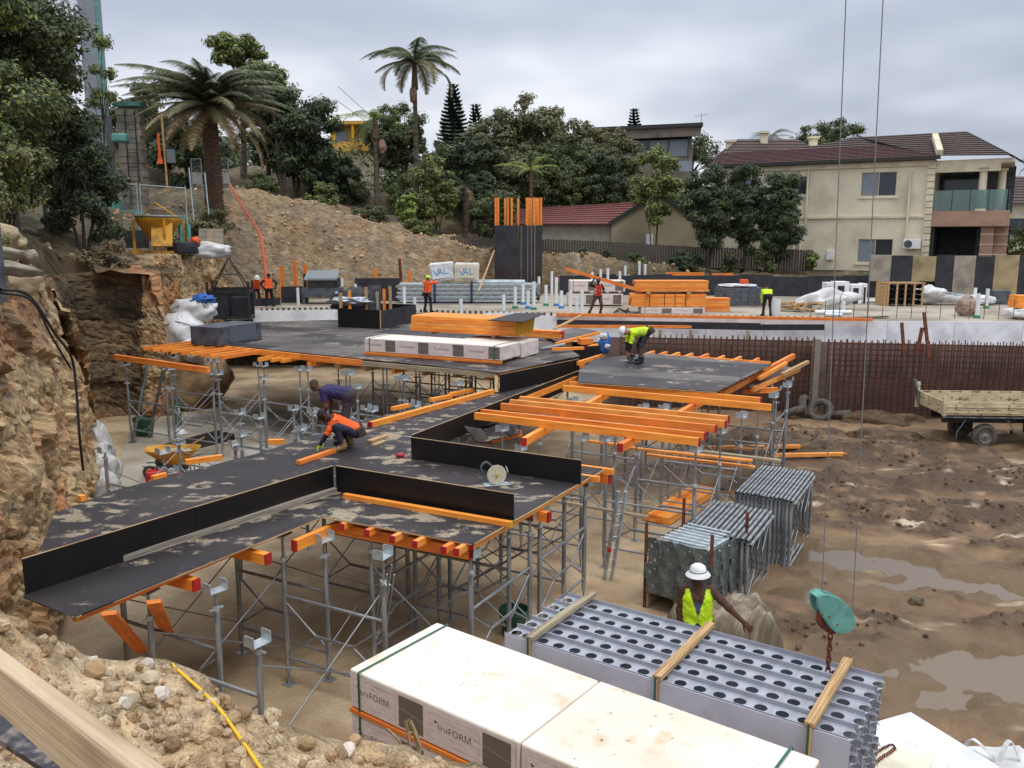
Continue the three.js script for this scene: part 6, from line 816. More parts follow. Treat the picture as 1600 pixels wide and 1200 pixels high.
// plastic conduit stubs
{
  const spots = [[[-8.74, 3, -42.88], 0.9, 0], [[-8.73, 3, -48], 1.0, 0], [[-5.68, 3, -45.3], 1.0, 0], [[-3.51, 3, -48], 1.1, 1], [[-9.67, 3, -48.97], 1.3, 1], [[0.16, 3, -43.66], 1.1, 1], [[0.59, 3, -46.16], 1.1, 2], [[0.81, 3, -43.66], 0.9, 2], [[1.09, 3, -42.88], 1.4, 1], [[1.79, 3, -45.3], 1.1, 1], [[2.33, 3, -45.3], 1.5, 2], [[2.51, 3, -43.66], 0.9, 2], [[2.84, 3, -41.77], 1.0, 0], [[3.1, 3, -41.06], 0.8, 0], [[3.4, 3, -41.77], 1.0, 0], [[1.65, 3, -52.7], 1.2, 0], [[2.46, 3, -53.28], 1.5, 0], [[4.85, 3, -52.13], 1.5, 0], [[5.53, 3, -53.87], 1.6, 0], [[5.85, 3, -52.7], 1.7, 0], [[6.66, 3, -53.28], 1.5, 0], [[7.14, 3, -54.47], 1.8, 0], [[8.12, 3, -55.09], 2.0, 0], [[8.39, 3, -54.47], 1.9, 0], [[11.63, 3, -57.71], 1.0, 0], [[15.46, 3, -57.71], 1.3, 0], [[15.73, 3, -40.71], 0.6, 0], [[23.32, 3, -59.84], 1.0, 0], [[24.87, 3, -57.03], 1.2, 0], [[24.86, 3, -46.16], 0.9, 0], [[20.87, 3, -38.43], 1.1, 1], [[24.15, 3, -43.66], 1.0, 1], [[-4.74, 3, -41.77], 0.7, 0], [[-11.5, 3, -46.16], 0.9, 0], [[-0.41, 3, -42.13], 0.8, 0], [[-2.43, 3, -40.71], 0.7, 0]];
  const pg = cyl([0, 0, 0], [0, 1, 0], 0.085, 0.085, 12), cg = cyl([0, 0, 0], [0, 0.13, 0], 0.16, 0.13, 12), nm = ['white plastic conduit stub standing bare on the slab', 'white plastic conduit stub with a green collar on the slab', 'white plastic conduit stub with a blue collar on the slab'];
  for (const [p, h, k] of spots) { const t = thing('conduit_stub', nm[k], 'conduit', p, 0, ['bare conduit stubs', 'conduit stubs with green collars', 'conduit stubs with blue collars'][k]); const m = mesh('pipe', pg, Mt.pvc, t); m.scale.y = h; if (k) mesh('collar', cg, k === 1 ? Mt.greenCap : Mt.blueCap, t); }
}
// two white packs, two orange bundles, grey pallet
{
  const a = [4.39, 3, -45.3]; for (const k of [0, 1]) pack(k ? 'upper white wrapped pack behind the worker carrying a timber' : 'lower white wrapped pack behind the worker carrying a timber', [a[0] + k * 0.1, SY + 0.06 + k * 0.7, a[2] - 0.4], 0, 2.9, 1.1, 0.58);
  const b = [7.42, 3, -40.71]; pack('flat white wrapped pack under the orange bundles', [b[0] + 0.2, SY, b[2] - 0.4], -0.02, 3.0, 1.2, 0.3, { top: Mt.wrapSide });
  bundle('lower orange timber bundle with a yellow end standing on the flat white pack', [b[0], SY + 0.33, b[2] - 0.45], -0.02, 3.55, 6, 6, 1, { h: 0.1, w: 0.19, straps: [-0.9, -0.2, 0.3, 0.8] }); bundle('upper orange timber bundle with a yellow end resting on pine spacers', [b[0] + 0.15, SY + 1.05, b[2] - 0.45], -0.02, 3.4, 6, 5, 4, { h: 0.1, w: 0.19 });
  for (const x of [-1, 0.9]) timber('dunnage_timber', 'pine spacer between the two orange bundles', [b[0] + x, SY + 0.935, b[2] + 0.35], [b[0] + x, SY + 0.935, b[2] - 1.0], 0.16, 0.1, Mt.pine, { group: 'spacers between the bundles' });
  bundle('low stack of pale planks behind the orange bundles', [b[0] + 2.4, SY, b[2] - 1.5], 0, 1.6, 4, 5, 2, { h: 0.13, w: 0.2, end: Mt.pine });
  const c = [11.88, 3, -44.46], t = thing('block_pallet', 'square stack of grey blocks wrapped in clear plastic', 'block pallet', [c[0], SY, c[2] - 0.6]); for (let j = 0; j < 4; j++) for (let i = 0; i < 6; i++) mesh('block', at(boxG(0.375, 0.235, 1.1, 0.012), -0.95 + i * 0.38, 0.16 + j * 0.24, 0), Mt.darkGrey, t); mesh('pallet_board', at(boxG(2.3, 0.06, 1.15), 0, 0.03, 0), Mt.oldPine, t); mesh('loose_top_wrap', at(lump(1.0, 0.09, 0.5, 5, 0.5, 4), -0.1, 1.1, 0), Mt.bagWhite, t);
  one('orange_crate', 'small orange plastic crate on top of the block stack', 'crate', at(boxG(0.4, 0.22, 0.3, 0.03), c[0] + 0.25, SY + 1.3, c[2] - 0.6), Mt.orangePlastic, [c[0] + 0.25, SY + 1.18, c[2] - 0.6]);
  one('plastic_heap', 'heap of blue and white plastic lying before the black upstand', 'plastic', at(lump(0.9, 0.35, 0.5, 13, 0.5, 4), ...[9.46, 3.2, -56.52]), Mt.bagWhite, [10.01, 3, -59.84]); one('gravel_heap', 'small dark heap of crushed stone beyond the white packs', 'gravel heap', at(lump(1.7, 0.65, 0.9, 3, 0.25, 4), ...[7.61, 3.15, -55.31]), Mt.darkGrey, [7.94, 3, -57.71]); one('sheet_wedge', 'leaning tan plywood sheet by the black upstand', 'plywood', bar([13.44, 3.1, -62.82], [14.21, 3.9, -59.49], 0.05, 0.9), Mt.pine, [13.83, 3, -64.61]);
  one('white_bucket', 'white plastic bucket beside the bending worker on the slab', 'bucket', at(lathe([[0.001, 0], [0.2, 0], [0.24, 0.8], [0.22, 0.8], [0.2, 0.1], [0.001, 0.1]], 16), ...[12.1, 3, -39.38]), Mt.pvc, [12.1, 3, -39.38]);
  timber('timber_length', 'short orange timber lying on the slab before the grey blocks', [10.43, 3, -43.66], [11.69, 3, -47.06], 0.14, 0.12, Mt.lvl);
  one('tool_heap', 'tangle of dark cords and tools on the slab edge behind the bending worker', 'cords', J([pipe([[4.88, 3.05, -40.83], [5.17, 3.2, -41.23], [5.31, 3.1, -40.61], [5.52, 3.25, -40.63], [5.38, 3.05, -40.49]], 0.04, 6, 8), pipe([[5.05, 3.05, -41.19], [5.05, 3.3, -39.31], [5.66, 3.05, -41.19]], 0.03, 6, 8)]), Mt.black, [5.26, 3, -41.41]);
}
// right half of the slab
{
  const a = [18.33, 3, -53.28], t = thing('sheet_stack', 'stack of galvanised deck sheets on the slab', 'steel sheets', [a[0], SY, a[2]]); for (let i = 0; i < 7; i++) mesh('sheet', at(boxG(1.9, 0.07, 1.0, 0.01), (i % 2) * 0.05, 0.08 + i * 0.09, 0), i % 2 ? Mt.galvDull : Mt.galv, t);
  const f = thing('foam_block_stack', 'grey-white foam blocks with dark openings standing beside the plastic sheeting', 'foam blocks', [...[18.11, 3, -47.06]]); for (const [x, w, h] of [[-0.85, 0.35, 1.15], [-0.2, 0.75, 1.2], [0.6, 0.6, 1.05], [1.05, 0.22, 1.1]]) { const m = mesh('block', at(boxG(w, h, 0.8, 0.02), x, h / 2, 0), Mt.whiteBoard, f); mesh('dark_slot', at(boxG(w * 0.5, h * 0.8, 0.02), x - w * 0.1, h * 0.42, 0.405), Mt.black, m); }
  one('plastic_sheeting', 'crumpled white plastic sheeting spilling over the slab', 'plastic sheeting', (() => { const g = lump(1.5, 0.55, 0.6, 17, 0.6, 5); g.rotateZ(0.25); return at(g, ...[15.54, 3.3, -43.14]); })(), Mt.bagWhite, [16.53, 3, -46.16]);
  one('offcut_heap', 'heap of timber and cardboard scraps at the slab edge', 'scrap heap', (() => { const g = []; const r = rng(61), c = [14.05, 3.05, -42.29]; for (let i = 0; i < 26; i++) g.push(at(boxG(0.2 + r() * 0.5, 0.05 + r() * 0.06, 0.12 + r() * 0.2), c[0] + (r() - 0.5) * 2.6, 3.06 + r() * 0.35, c[2] + (r() - 0.5) * 1.3, r() * 6, (r() - 0.5) * 0.6)); return J(g); })(), Mt.pine, [14.25, 3, -42.88]);
  const st = thing('steel_stand', 'rusty orange steel pedestal with bent pipes on the slab', 'steel stand', [16.39, 3, -43.66]); mesh('pedestal', at(boxG(0.36, 0.95, 0.3, 0.03), 0, 0.48, 0), Mt.lvl2, st); for (const s of [0, 0.5]) mesh('bent_pipe', bent([[-1.1 + s, 0, 0], [-1.1 + s, 0.8, 0], [-0.6 + s * 0.6, 0.9, 0], [-0.5 + s * 0.6, 0.6, 0]], 0.05, 7), Mt.rust, st);
  for (const [p, q, l] of [[[14.19, 3.05, -40.14], [15.9, 3.05, -40.14], 'long white plastic pipe lying along the slab edge'], [[14.22, 3.05, -38.83], [14.86, 3.05, -38.51], 'short pale blue pipe lying below the long white one'], [[18.52, 3.05, -46.86], [20.64, 3.05, -47.33], 'white plastic channel lying behind the foam blocks']]) one('plastic_pipe', l, 'pipe', cyl([p[0], 3.12, p[2]], [q[0], 3.12, q[2]], 0.1, 0.1, 10), Mt.pvc, [p[0], 3, p[2]]);
  const c = [20.74, 3, -45.73], cr = thing('pipe_crate', 'timber crate packed with black pipes, ends showing', 'crate', [c[0], SY, c[2]]); for (const x of [-1.0, -0.55, -0.1, 0.35, 0.8]) mesh('slat', at(boxG(0.09, 1.15, 0.05), x, 0.58, 0.62), Mt.pine, cr); for (let j = 0; j < 4; j++) for (let i = 0; i < 6; i++) mesh('pipe', at(ringPipe(0.135, 0.11, 1.2), -0.85 + i * 0.3, 0.2 + j * 0.275, 0), Mt.black, cr); mesh('top_slats', J([0, 1, 2, 3, 4].map((i) => at(boxG(2.1, 0.05, 0.12), -0.1, 1.2, -0.5 + i * 0.26))), Mt.pine, cr); mesh('side_frame', J([at(boxG(0.1, 1.2, 1.2), -1.1, 0.6, 0)]), Mt.pine, cr);
  const pr = thing('profile_heap', 'toppled heap of white aluminium profiles half wrapped in film', 'aluminium profiles', [23.41, 3, -46.16]), r = rng(71); for (let i = 0; i < 26; i++) { const g = bar([-1.2 + r() * 0.5, 0.12 + r() * 0.8, (r() - 0.5) * 0.9], [0.7 + r() * 1.6, 0.1 + r() * 0.35, (r() - 0.5) * 1.0 + 0.3], 0.12, 0.07); mesh('profile', g, i % 3 ? Mt.white : Mt.galvBright, pr); } mesh('film_wrap', at(lump(0.75, 0.5, 0.6, 23, 0.5, 4), -1.0, 0.55, 0), Mt.bagWhite, pr); mesh('film_wrap', at(lump(1.0, 0.28, 0.55, 29, 0.5, 4), 1.5, 0.22, 0.1), Mt.bagWhite, pr);
  one('reel_heap', 'rusty cable reel lying beside the conduit stubs', 'cable reel', at(lump(0.5, 0.5, 0.4, 31, 0.5, 4), ...[21, 3.4, -39.52]), mottled([168, 142, 128], [112, 84, 70], { seed: 63, size: 0.6 }), [22.4, 3, -42.13]);
  one('brush_heap', 'heap of tangled brown rebar offcuts by the hoarding', 'scrap heap', (() => { const g = [], q = rng(67), c2 = [31.38, 3.05, -59.01]; for (let i = 0; i < 34; i++) { const x = c2[0] + (q() - 0.6) * 2.8, z = c2[2] + (q() - 0.5) * 1.2; g.push(cyl([x, 3.05, z], [x + (q() - 0.3) * 1.8, 3.1 + q() * 1.0, z + (q() - 0.5)], 0.02, 0.02, 4)); } return J(g); })(), Mt.rust, [31.82, 3, -59.84]);
  const hr = thing('guard_rail', 'orange painted timber guard rail at the end of the slab', 'guard rail', [32.67, 3, -57.03]); const px = 0; for (const [x] of [[0.1]]) mesh('post', at(boxG(0.26, 2.6, 0.12), x - 0.1, 1.3, 0), Mt.lvl2, hr); for (const y of [0.9, 2.1]) mesh('rail', at(boxG(5.2, 0.22, 0.08), 2.2, y, 0.1), Mt.lvl2, hr); mesh('foot', at(boxG(1.2, 0.16, 0.2), 0.3, 0.1, 0.1), Mt.lvl2, hr);
  one('grey_tub', 'square grey plastic tub on the slab before the guard rail', 'tub', at(boxG(0.95, 0.75, 0.7, 0.04), ...[26.39, 3.38, -46.63]), Mt.darkGrey, [29.51, 3, -52.13]); one('white_box', 'white cardboard box on the slab edge', 'box', at(boxG(0.7, 0.3, 0.6, 0.02), ...[23.12, 3.16, -39.57]), Mt.white, [23.79, 3, -40.71]); one('orange_block_stack', 'orange timbers over a white sack at the slab end', 'timber bundle', J([at(boxG(1.6, 0.3, 0.8), 23.1, 3.65, -38.2), at(boxG(1.7, 0.25, 0.7), 23.15, 3.92, -38.2)]), Mt.lvl, [23.1, 3.3, -38.2]); one('white_sack', 'white sack under the orange timbers at the slab end', 'sack', at(lump(0.9, 0.3, 0.6, 3, 0.3, 4), 23.0, 3.25, -38), Mt.bagWhite, [23, 3, -38]);
  const rs = thing('starter_bars', 'row of thin starter bars along the right slab edge with dark offcuts', 'rebar', [15, SY, -38]); for (let i = 0; i < 15; i++) { const a2 = [13.4 + i * 0.62, 3.0, -38.4 + i * 0.05]; wpart(rs, 'bar', cyl(a2, [a2[0], 3.55 + (i * 7 % 5) * 0.12, a2[2]], 0.016, 0.016, 4), Mt.rust); } wpart(rs, 'offcut', bed([14, 3.0, -38], [16.8, 3.06, -38.3], 0.3, 0.04), Mt.black);
}
// left half of the slab
{
  const a = [-10.35, 3, -47.06], t = thing('steel_hopper', 'dark grey steel hopper table with a sloping lid on four legs', 'steel hopper', [a[0], SY, a[2]], 0.06);
  for (const x of [-0.95, 0.95]) for (const z of [-0.5, 0.5]) mesh('leg', at(boxG(0.14, 0.75, 0.14), x, 0.37, z), Mt.darkGrey, t); mesh('apron', at(boxG(2.1, 0.5, 1.2), 0, 0.62, 0), Mt.darkGrey, t); mesh('body', at(boxG(1.6, 0.55, 1.1), 0.1, 1.1, 0), Mt.black, t); mesh('lid', at(boxG(1.75, 0.06, 1.3), -0.02, 1.52, 0, 0, 0.35), Mt.steelGrey, t); mesh('tail_post', at(boxG(0.12, 1.6, 0.12), -1.05, 0.8, -0.5), Mt.black, t);
  one('cable_heap', 'heap of dark cables and silver foil beside the hopper', 'cables', at(lump(1.1, 0.6, 0.6, 41, 0.6, 4, 2.6), ...[-7.89, 3.45, -42.85]), Mt.black, [-8.7, 3, -47.06]); one('foil_sheet', 'crumpled silver foil on top of the cable heap', 'foil', at(lump(0.75, 0.16, 0.4, 43, 0.7, 4, 2.6), ...[-6.67, 4, -35.37]), flat(0xb9c0c6, 0.35, 0.5), [-8.12, 4.4, -42.9]);
  const b = thing('upstand_form', 'black plywood upstand forms with orange studs at the foot of the spoil slope', 'form board', [-12, SY, -48]); for (const [p, q, h] of [[[-12.72, 3.12, -47.4], [-11.35, 3.24, -47.6], 0.9], [[-8.86, 3.57, -48.6], [-6.35, 3.66, -48.8], 1.3], [[-13.6, 2.96, -45], [-12.42, 3.01, -46], 0.4]]) wpart(b, 'panel', bed([p[0], 3.0, p[2]], [q[0], 3.0, q[2]], 0.05, h), Mt.blackBoard); for (const [p, h] of [[[-12.76, 3.8, -47.8], 2.0], [[-12.04, 3.79, -47.9], 2.3], [[-11.47, 3.79, -47.9], 2.1], [[-7.72, 3.72, -49], 1.8], [[-5.88, 3.7, -49.4], 1.7]]) wpart(b, 'stud', bar([p[0], 3.0, p[2]], [p[0], 3 + h, p[2]], 0.2, 0.1), Mt.lvl2); 
  one('steel_post', 'dark steel post standing against the spoil slope', 'post', bar([...[-6.45, 4.03, -50.2]], [...[-6.53, 5.35, -50.2]], 0.16, 0.16), Mt.rust, [-6.45, 4.03, -50.2]);
  const w = thing('hose_line', 'orange concrete hose running down the spoil mound to the slab', 'hose', [-15, SY, -47]); wpart(w, 'hose', pipe([[-16.81, 9.88, -52], [-15.66, 8.49, -50.5], [-14.41, 7.23, -48.8], [-13.8, 6.42, -47.8], [-13.32, 4.9, -46.6], [-12.97, 3.23, -45.8]], 0.06, 7, 8), Mt.orangePlastic);
  // edge reinforcement tips along the white form boards
  const rb = thing('edge_reinforcement', 'dotted row of dark reinforcement tips along the slab edge', 'rebar', [-3, SY, -41]); const path = [[-12.3, -42.1], [-8.7, -42.7], [1.5, -39.7], [16, -37.3]]; for (let s = 0; s < 3; s++) { const n = [14, 38, 46][s]; for (let i = 0; i < n; i++) { const x = mix(path[s][0], path[s + 1][0], i / n), z = mix(path[s][1], path[s + 1][1], i / n); wpart(rb, 'bar_tip', at(boxG(0.1, 0.14, 0.08), x, 3.07, z), i % 3 ? Mt.black : Mt.darkGrey); } }
}
// black upstand along the far edge, timber fence and hoarding behind
{
  const up = thing('upstand_wall', 'low black membrane upstand along the far edge of the slab', 'wall', [10, SY, -54]); const pts = [[3, -54.2], [10, -53.8], [22, -51.9], [30, -50.8]]; for (let i = 0; i < 3; i++) { const n = 6; for (let k = 0; k < n; k++) { const a = [mix(pts[i][0], pts[i + 1][0], k / n), SY, mix(pts[i][1], pts[i + 1][1], k / n)], b = [mix(pts[i][0], pts[i + 1][0], (k + 0.995) / n), SY, mix(pts[i][1], pts[i + 1][1], (k + 0.995) / n)]; wpart(up, 'panel', bed(a, b, 0.08, 1.2 + (k % 3) * 0.05), Mt.blackBoard); } }
  for (const [a, b, l] of [[[9.61, 4.31, -54], [11.99, 4.31, -53.9], 'orange timber lying on the black upstand behind the bundles'], [[12.4, 4.25, -53.6], [13.73, 4.29, -53.5], 'shorter orange timber lying on the black upstand']]) timber('laminated_timber', l, a, b, 0.1, 0.2, Mt.lvl2, { centre: true });
  const fn = thing('paling_fence', 'long grey timber paling fence along the neighbouring houses', 'fence', [12, 4, -57]); const fp = [[-4, -57.4, 5.6], [5, -57.2, 5.3], [12, -56.8, 4.9], [19.5, -55.8, 4.7]]; let c = 0; const pg = boxG(0.15, 1.35, 0.025); for (let i = 0; i < 3; i++) { const L = Math.hypot(fp[i + 1][0] - fp[i][0], fp[i + 1][1] - fp[i][1]), n = Math.floor(L / 0.17); for (let k = 0; k < n; k++) { const f = k / n, m = mesh('paling', pg, Mt.fence, fn); m.position.set(mix(fp[i][0], fp[i + 1][0], f) - 12, mix(fp[i][2], fp[i + 1][2], f) - 4 + 0.35 + ((k * 7) % 5) * 0.012, mix(fp[i][1], fp[i + 1][1], f) + 57); m.rotation.y = -Math.atan2(fp[i + 1][1] - fp[i][1], fp[i + 1][0] - fp[i][0]); } }
  const ho = thing('hoarding', 'site hoarding of alternating raw concrete-grey and black panels below the balcony', 'hoarding', [22, 3, -51.5]); const hx = [[21.2, 4.73, -51.2], [22.45, 4.73, -51.2], [23.7, 4.73, -51.2], [25.01, 4.74, -51], [26.06, 4.74, -51], [27.24, 4.74, -50.8], [28.22, 4.75, -50.6], [29.56, 4.76, -50.4], [31.23, 4.76, -50.2]], ym = [Mt.hoard1 = mottled([156, 146, 132], [118, 108, 96], { seed: 65, size: 2 }), Mt.blackBoard, Mt.hoard2 = mottled([164, 146, 108], [126, 108, 76], { seed: 66, size: 2 }), Mt.blackBoard, Mt.hoard1, Mt.blackBoard, Mt.hoard2, Mt.blackBoard]; for (let i = 0; i < 8; i++) { const a = hx[i], b = hx[i + 1], top = 5.55 - (i % 3) * 0.04, bot = i < 3 ? 4.0 : 3.0; wpart(ho, 'panel', bed([a[0] + 0.01, bot, a[2]], [b[0] - 0.01, bot, b[2]], 0.06 + (i % 2) * 0.03, top - bot), ym[i]); }
}

// ---------- vegetation ----------
const LF = { dark: lin(53, 66, 33), mid: lin(80, 95, 43), olive: lin(101, 103, 55), light: lin(136, 148, 69), bright: lin(154, 175, 67), brown: lin(117, 101, 66), grey: lin(114, 117, 84), dry: lin(160, 135, 98), deep: lin(43, 55, 32) };
function leaves(clumps, n, size, pal, r, o = {}) { // clumps [x,y,z,rad]; leaf-sized rhombs on and inside each clump
  const pos = new Float32Array(n * 18), nor = new Float32Array(n * 18), col = new Float32Array(n * 18); let tot = 0; const w = clumps.map((c) => tot += c[3] * c[3]); let k = 0;
  const a = new THREE.Vector3(), b = new THREE.Vector3(), nn = new THREE.Vector3();
  for (let i = 0; i < n; i++) {
    const q = r() * tot; let ci = 0; while (w[ci] < q) ci++; const c = clumps[ci];
    const th = r() * 6.283, ph = Math.acos(2 * r() - 1), rad = c[3] * Math.pow(r(), o.shell ?? 0.42) * (0.8 + 0.4 * r()); const dx = Math.sin(ph) * Math.cos(th), dy = Math.cos(ph), dz = Math.sin(ph) * Math.sin(th);
    const x = c[0] + dx * rad, y = c[1] + dy * rad * (o.flat ?? 0.75), z = c[2] + dz * rad;
    if (n3(x * 0.9 / c[3] * 1.3, y * 1.6 / c[3], z * 0.9 / c[3] * 1.3) > (o.gap ?? 0.22)) { i--; if (++k > n * 3) break; continue; }
    nn.set(dx + (r() - 0.5) * 1.3, dy + 0.5 + (r() - 0.5), dz + (r() - 0.5) * 1.3).normalize(); a.set(r() - 0.5, (r() - 0.5) * 0.8 - (o.droop ?? 0.2), r() - 0.5); a.addScaledVector(nn, -a.dot(nn)).normalize(); b.crossVectors(nn, a);
    const L = size * (0.6 + r() * 0.8), W = L * (o.wide ?? 0.42), t = [x - a.x * L * 0.5, y - a.y * L * 0.5, z - a.z * L * 0.5, x + b.x * W * 0.5, y + b.y * W * 0.5, z + b.z * W * 0.5, x + a.x * L * 0.5, y + a.y * L * 0.5, z + a.z * L * 0.5, x - b.x * W * 0.5, y - b.y * W * 0.5, z - b.z * W * 0.5];
    const p = pal[Math.min(pal.length - 1, Math.floor(Math.pow(r(), o.bias ?? 1) * pal.length))], v = 0.78 + r() * 0.45; const base = i * 18;
    for (const [m, s] of [[0, 0], [1, 6], [2, 3], [3, 0], [4, 9], [5, 6]]) for (let e = 0; e < 3; e++) { pos[base + m * 3 + e] = t[s + e]; col[base + m * 3 + e] = p[e] * v; nor[base + m * 3 + e] = e === 0 ? nn.x : e === 1 ? nn.y : nn.z; }
  }
  const g = new THREE.BufferGeometry(); g.setAttribute('position', new THREE.BufferAttribute(pos, 3)); g.setAttribute('normal', new THREE.BufferAttribute(nor, 3)); g.setAttribute('color', new THREE.BufferAttribute(col, 3)); return g;
}
function limb(pts, r0, r1) { const c = new THREE.CatmullRomCurve3(pts.map(V)), n = pts.length * 3, g = []; for (let i = 0; i < n; i++) g.push(cyl(c.getPoint(i / n).toArray(), c.getPoint((i + 1) / n).toArray(), mix(r0, r1, i / n), mix(r0, r1, (i + 1) / n), 6, true)); return J(g); }
function tree(name, label, base, o) { // o: crown centre offset, radii, clumps, leaves
  const r = rng(o.seed ?? 1), t = thing(name, label, o.cat ?? 'tree', base, 0, o.group), cl = [], [cx, cy, cz] = o.c, [rx, ry, rz] = o.r;
  for (let i = 0; i < o.nc; i++) { const th = r() * 6.283, ph = Math.acos(2 * r() - 1), q = Math.pow(r(), 0.4) * 0.85; cl.push([cx + Math.sin(ph) * Math.cos(th) * rx * q, cy + Math.cos(ph) * ry * q, cz + Math.sin(ph) * Math.sin(th) * rz * q, (o.cr ?? 0.34) * Math.cbrt(rx * ry * rz) * (0.65 + r() * 0.7)]); }
  const tr = o.tr ?? 0.16, stems = o.stems ?? 1; const gs = [];
  for (let s = 0; s < stems; s++) { const lean = [(r() - 0.5) * (stems > 1 ? rx * 0.9 : rx * 0.2), 0, (r() - 0.5) * rz * 0.5], top = [cx + lean[0], cy - ry * 0.25, cz + lean[2]]; gs.push(limb([[lean[0] * 0.2, -0.3, 0], [lean[0] * 0.4 + 0.1, top[1] * 0.4, lean[2] * 0.4], top], tr / Math.sqrt(stems), tr * 0.45 / Math.sqrt(stems)));
    for (let i = s; i < Math.min(cl.length, 14); i += stems) { const c = cl[i], st = lerp3([lean[0] * 0.4, top[1] * 0.4, lean[2] * 0.4], top, 0.3 + r() * 0.7); gs.push(limb([st, [mix(st[0], c[0], 0.5), mix(st[1], c[1], 0.6) + 0.1, mix(st[2], c[2], 0.5)], [c[0], c[1], c[2]]], tr * 0.4, tr * 0.08)); } }
  mesh('trunk', J(gs), o.bark ?? Mt.bark, t); mesh('crown', leaves(cl, o.n, o.size, o.pal, r, o), Mt.leaf, t); return t;
}
function frond(L, droop, r, pal, pairs = 26, leafL = 0.5, up = 0.6) { // feather leaf along +x
  const pos = [], col = [], P = (s) => { const a = up - droop * s; return [L * s * Math.cos(a * 0.9), L * s * Math.sin(up) * (1 - s * 0.3) - droop * L * s * s * 0.55, 0]; };
  const tri = (a, b, c, k) => { pos.push(...a, ...b, ...c); for (let i = 0; i < 3; i++) col.push(...k); };
  for (let i = 0; i < 10; i++) { const a = P(i / 10), b = P((i + 1) / 10), w = 0.02 * (1 - i / 11) * L / 3; tri([a[0], a[1], -w], [a[0], a[1], w], [b[0], b[1], w * 0.8], LF.olive); tri([a[0], a[1], -w], [b[0], b[1], w * 0.8], [b[0], b[1], -w * 0.8], LF.olive); }
  for (let i = 2; i < pairs; i++) { const s = i / pairs, a = P(s), b = P(Math.min(1, s + 0.02)), l = leafL * L / 3 * Math.sin(Math.PI * (0.18 + s * 0.78)) * (0.8 + r() * 0.4), p = pal[Math.floor(r() * pal.length)], v = 0.75 + r() * 0.5, k = [p[0] * v, p[1] * v, p[2] * v]; for (const sg of [-1, 1]) { const tip = [a[0] + l * 0.55, a[1] - l * (0.25 + 0.4 * s + r() * 0.15), sg * l * 0.8]; tri([a[0], a[1], 0], [b[0], b[1], 0], tip, k); tri([a[0], a[1] + 0.01, 0], [mix(a[0], tip[0], 0.5), mix(a[1], tip[1], 0.5) + 0.04 * l, tip[2] * 0.5], tip, k); } }
  const g = new THREE.BufferGeometry(); g.setAttribute('position', new THREE.Float32BufferAttribute(pos, 3)); g.setAttribute('color', new THREE.Float32BufferAttribute(col, 3)); g.computeVertexNormals(); return g;
}
function palm(label, base, H, tr, L, nf, pals, o = {}) {
  const r = rng(o.seed ?? 5), t = thing(o.name ?? 'palm_tree', label, 'palm tree', base), rings = [], lean = o.lean ?? 0; const N = Math.round(H / (o.step ?? 0.22));
  for (let i = 0; i < N; i++) { const a = i / N, b = (i + 1) / N, w = tr * (1 - 0.25 * a) * (o.scaly && i > N - 5 ? 1.15 + (i - N + 5) * 0.05 : 1); rings.push(cyl([lean * a, H * a, 0], [lean * b, H * b + 0.01, 0], w * (o.scaly ? 0.9 : 0.98), w * (o.scaly ? 1.08 : 1), 12)); } mesh('trunk', boxUV(J(rings)), o.bark ?? Mt.palmBark, t);
  if (o.scaly) { const bs = []; for (let i = 0; i < 300; i++) { const y = r() * H, th = i * 2.4, rad = tr * (1 - 0.25 * y / H); const g = new THREE.ConeGeometry(0.09, 0.2, 4); g.rotateX(1.0); g.translate(0, 0, rad); g.rotateY(th); g.translate(lean * y / H, y, 0); bs.push(g); } mesh('leaf_stubs', J(bs), Mt.palmBark, t); }
  if (o.shaft) mesh('crown_shaft', cyl([lean, H, 0], [lean, H + o.shaft, 0], tr * 1.3, tr * 0.7, 10), o.shaftMat ?? mottled([96, 82, 62], [112, 104, 72], { seed: 90 }), t);
  const top = H + (o.shaft ?? 0), K = o.kinds ?? 1; const gs = [];
  for (let i = 0; i < nf; i++) { const f = i / nf, up = mix(1.5, o.low ?? -0.5, Math.pow(f, o.pw ?? 0.8)) + (r() - 0.5) * 0.25, g = frond(L * (0.8 + r() * 0.35), (o.droop ?? 0.9) * (0.7 + r() * 0.6), r, pals[Math.min(pals.length - 1, Math.floor(f * pals.length + (r() - 0.5) * 0.7))] ?? pals[0], o.pairs ?? 26, o.leafL ?? 0.5, up); g.rotateY(i * 2.399 + r() * 0.3); g.translate(lean, top, 0); mesh('frond', g, Mt.leaf, t); }
  for (const [x, y] of o.fruit ?? []) mesh('flower_spray', at(lump(0.24, 0.5, 0.24, 6, 0.7, 4, 3), x, y - 0.2, 0.2), mottled([176, 142, 124], [138, 108, 92], { seed: 91, size: 0.3, bump: 0.05 }), t);
  return t;
}
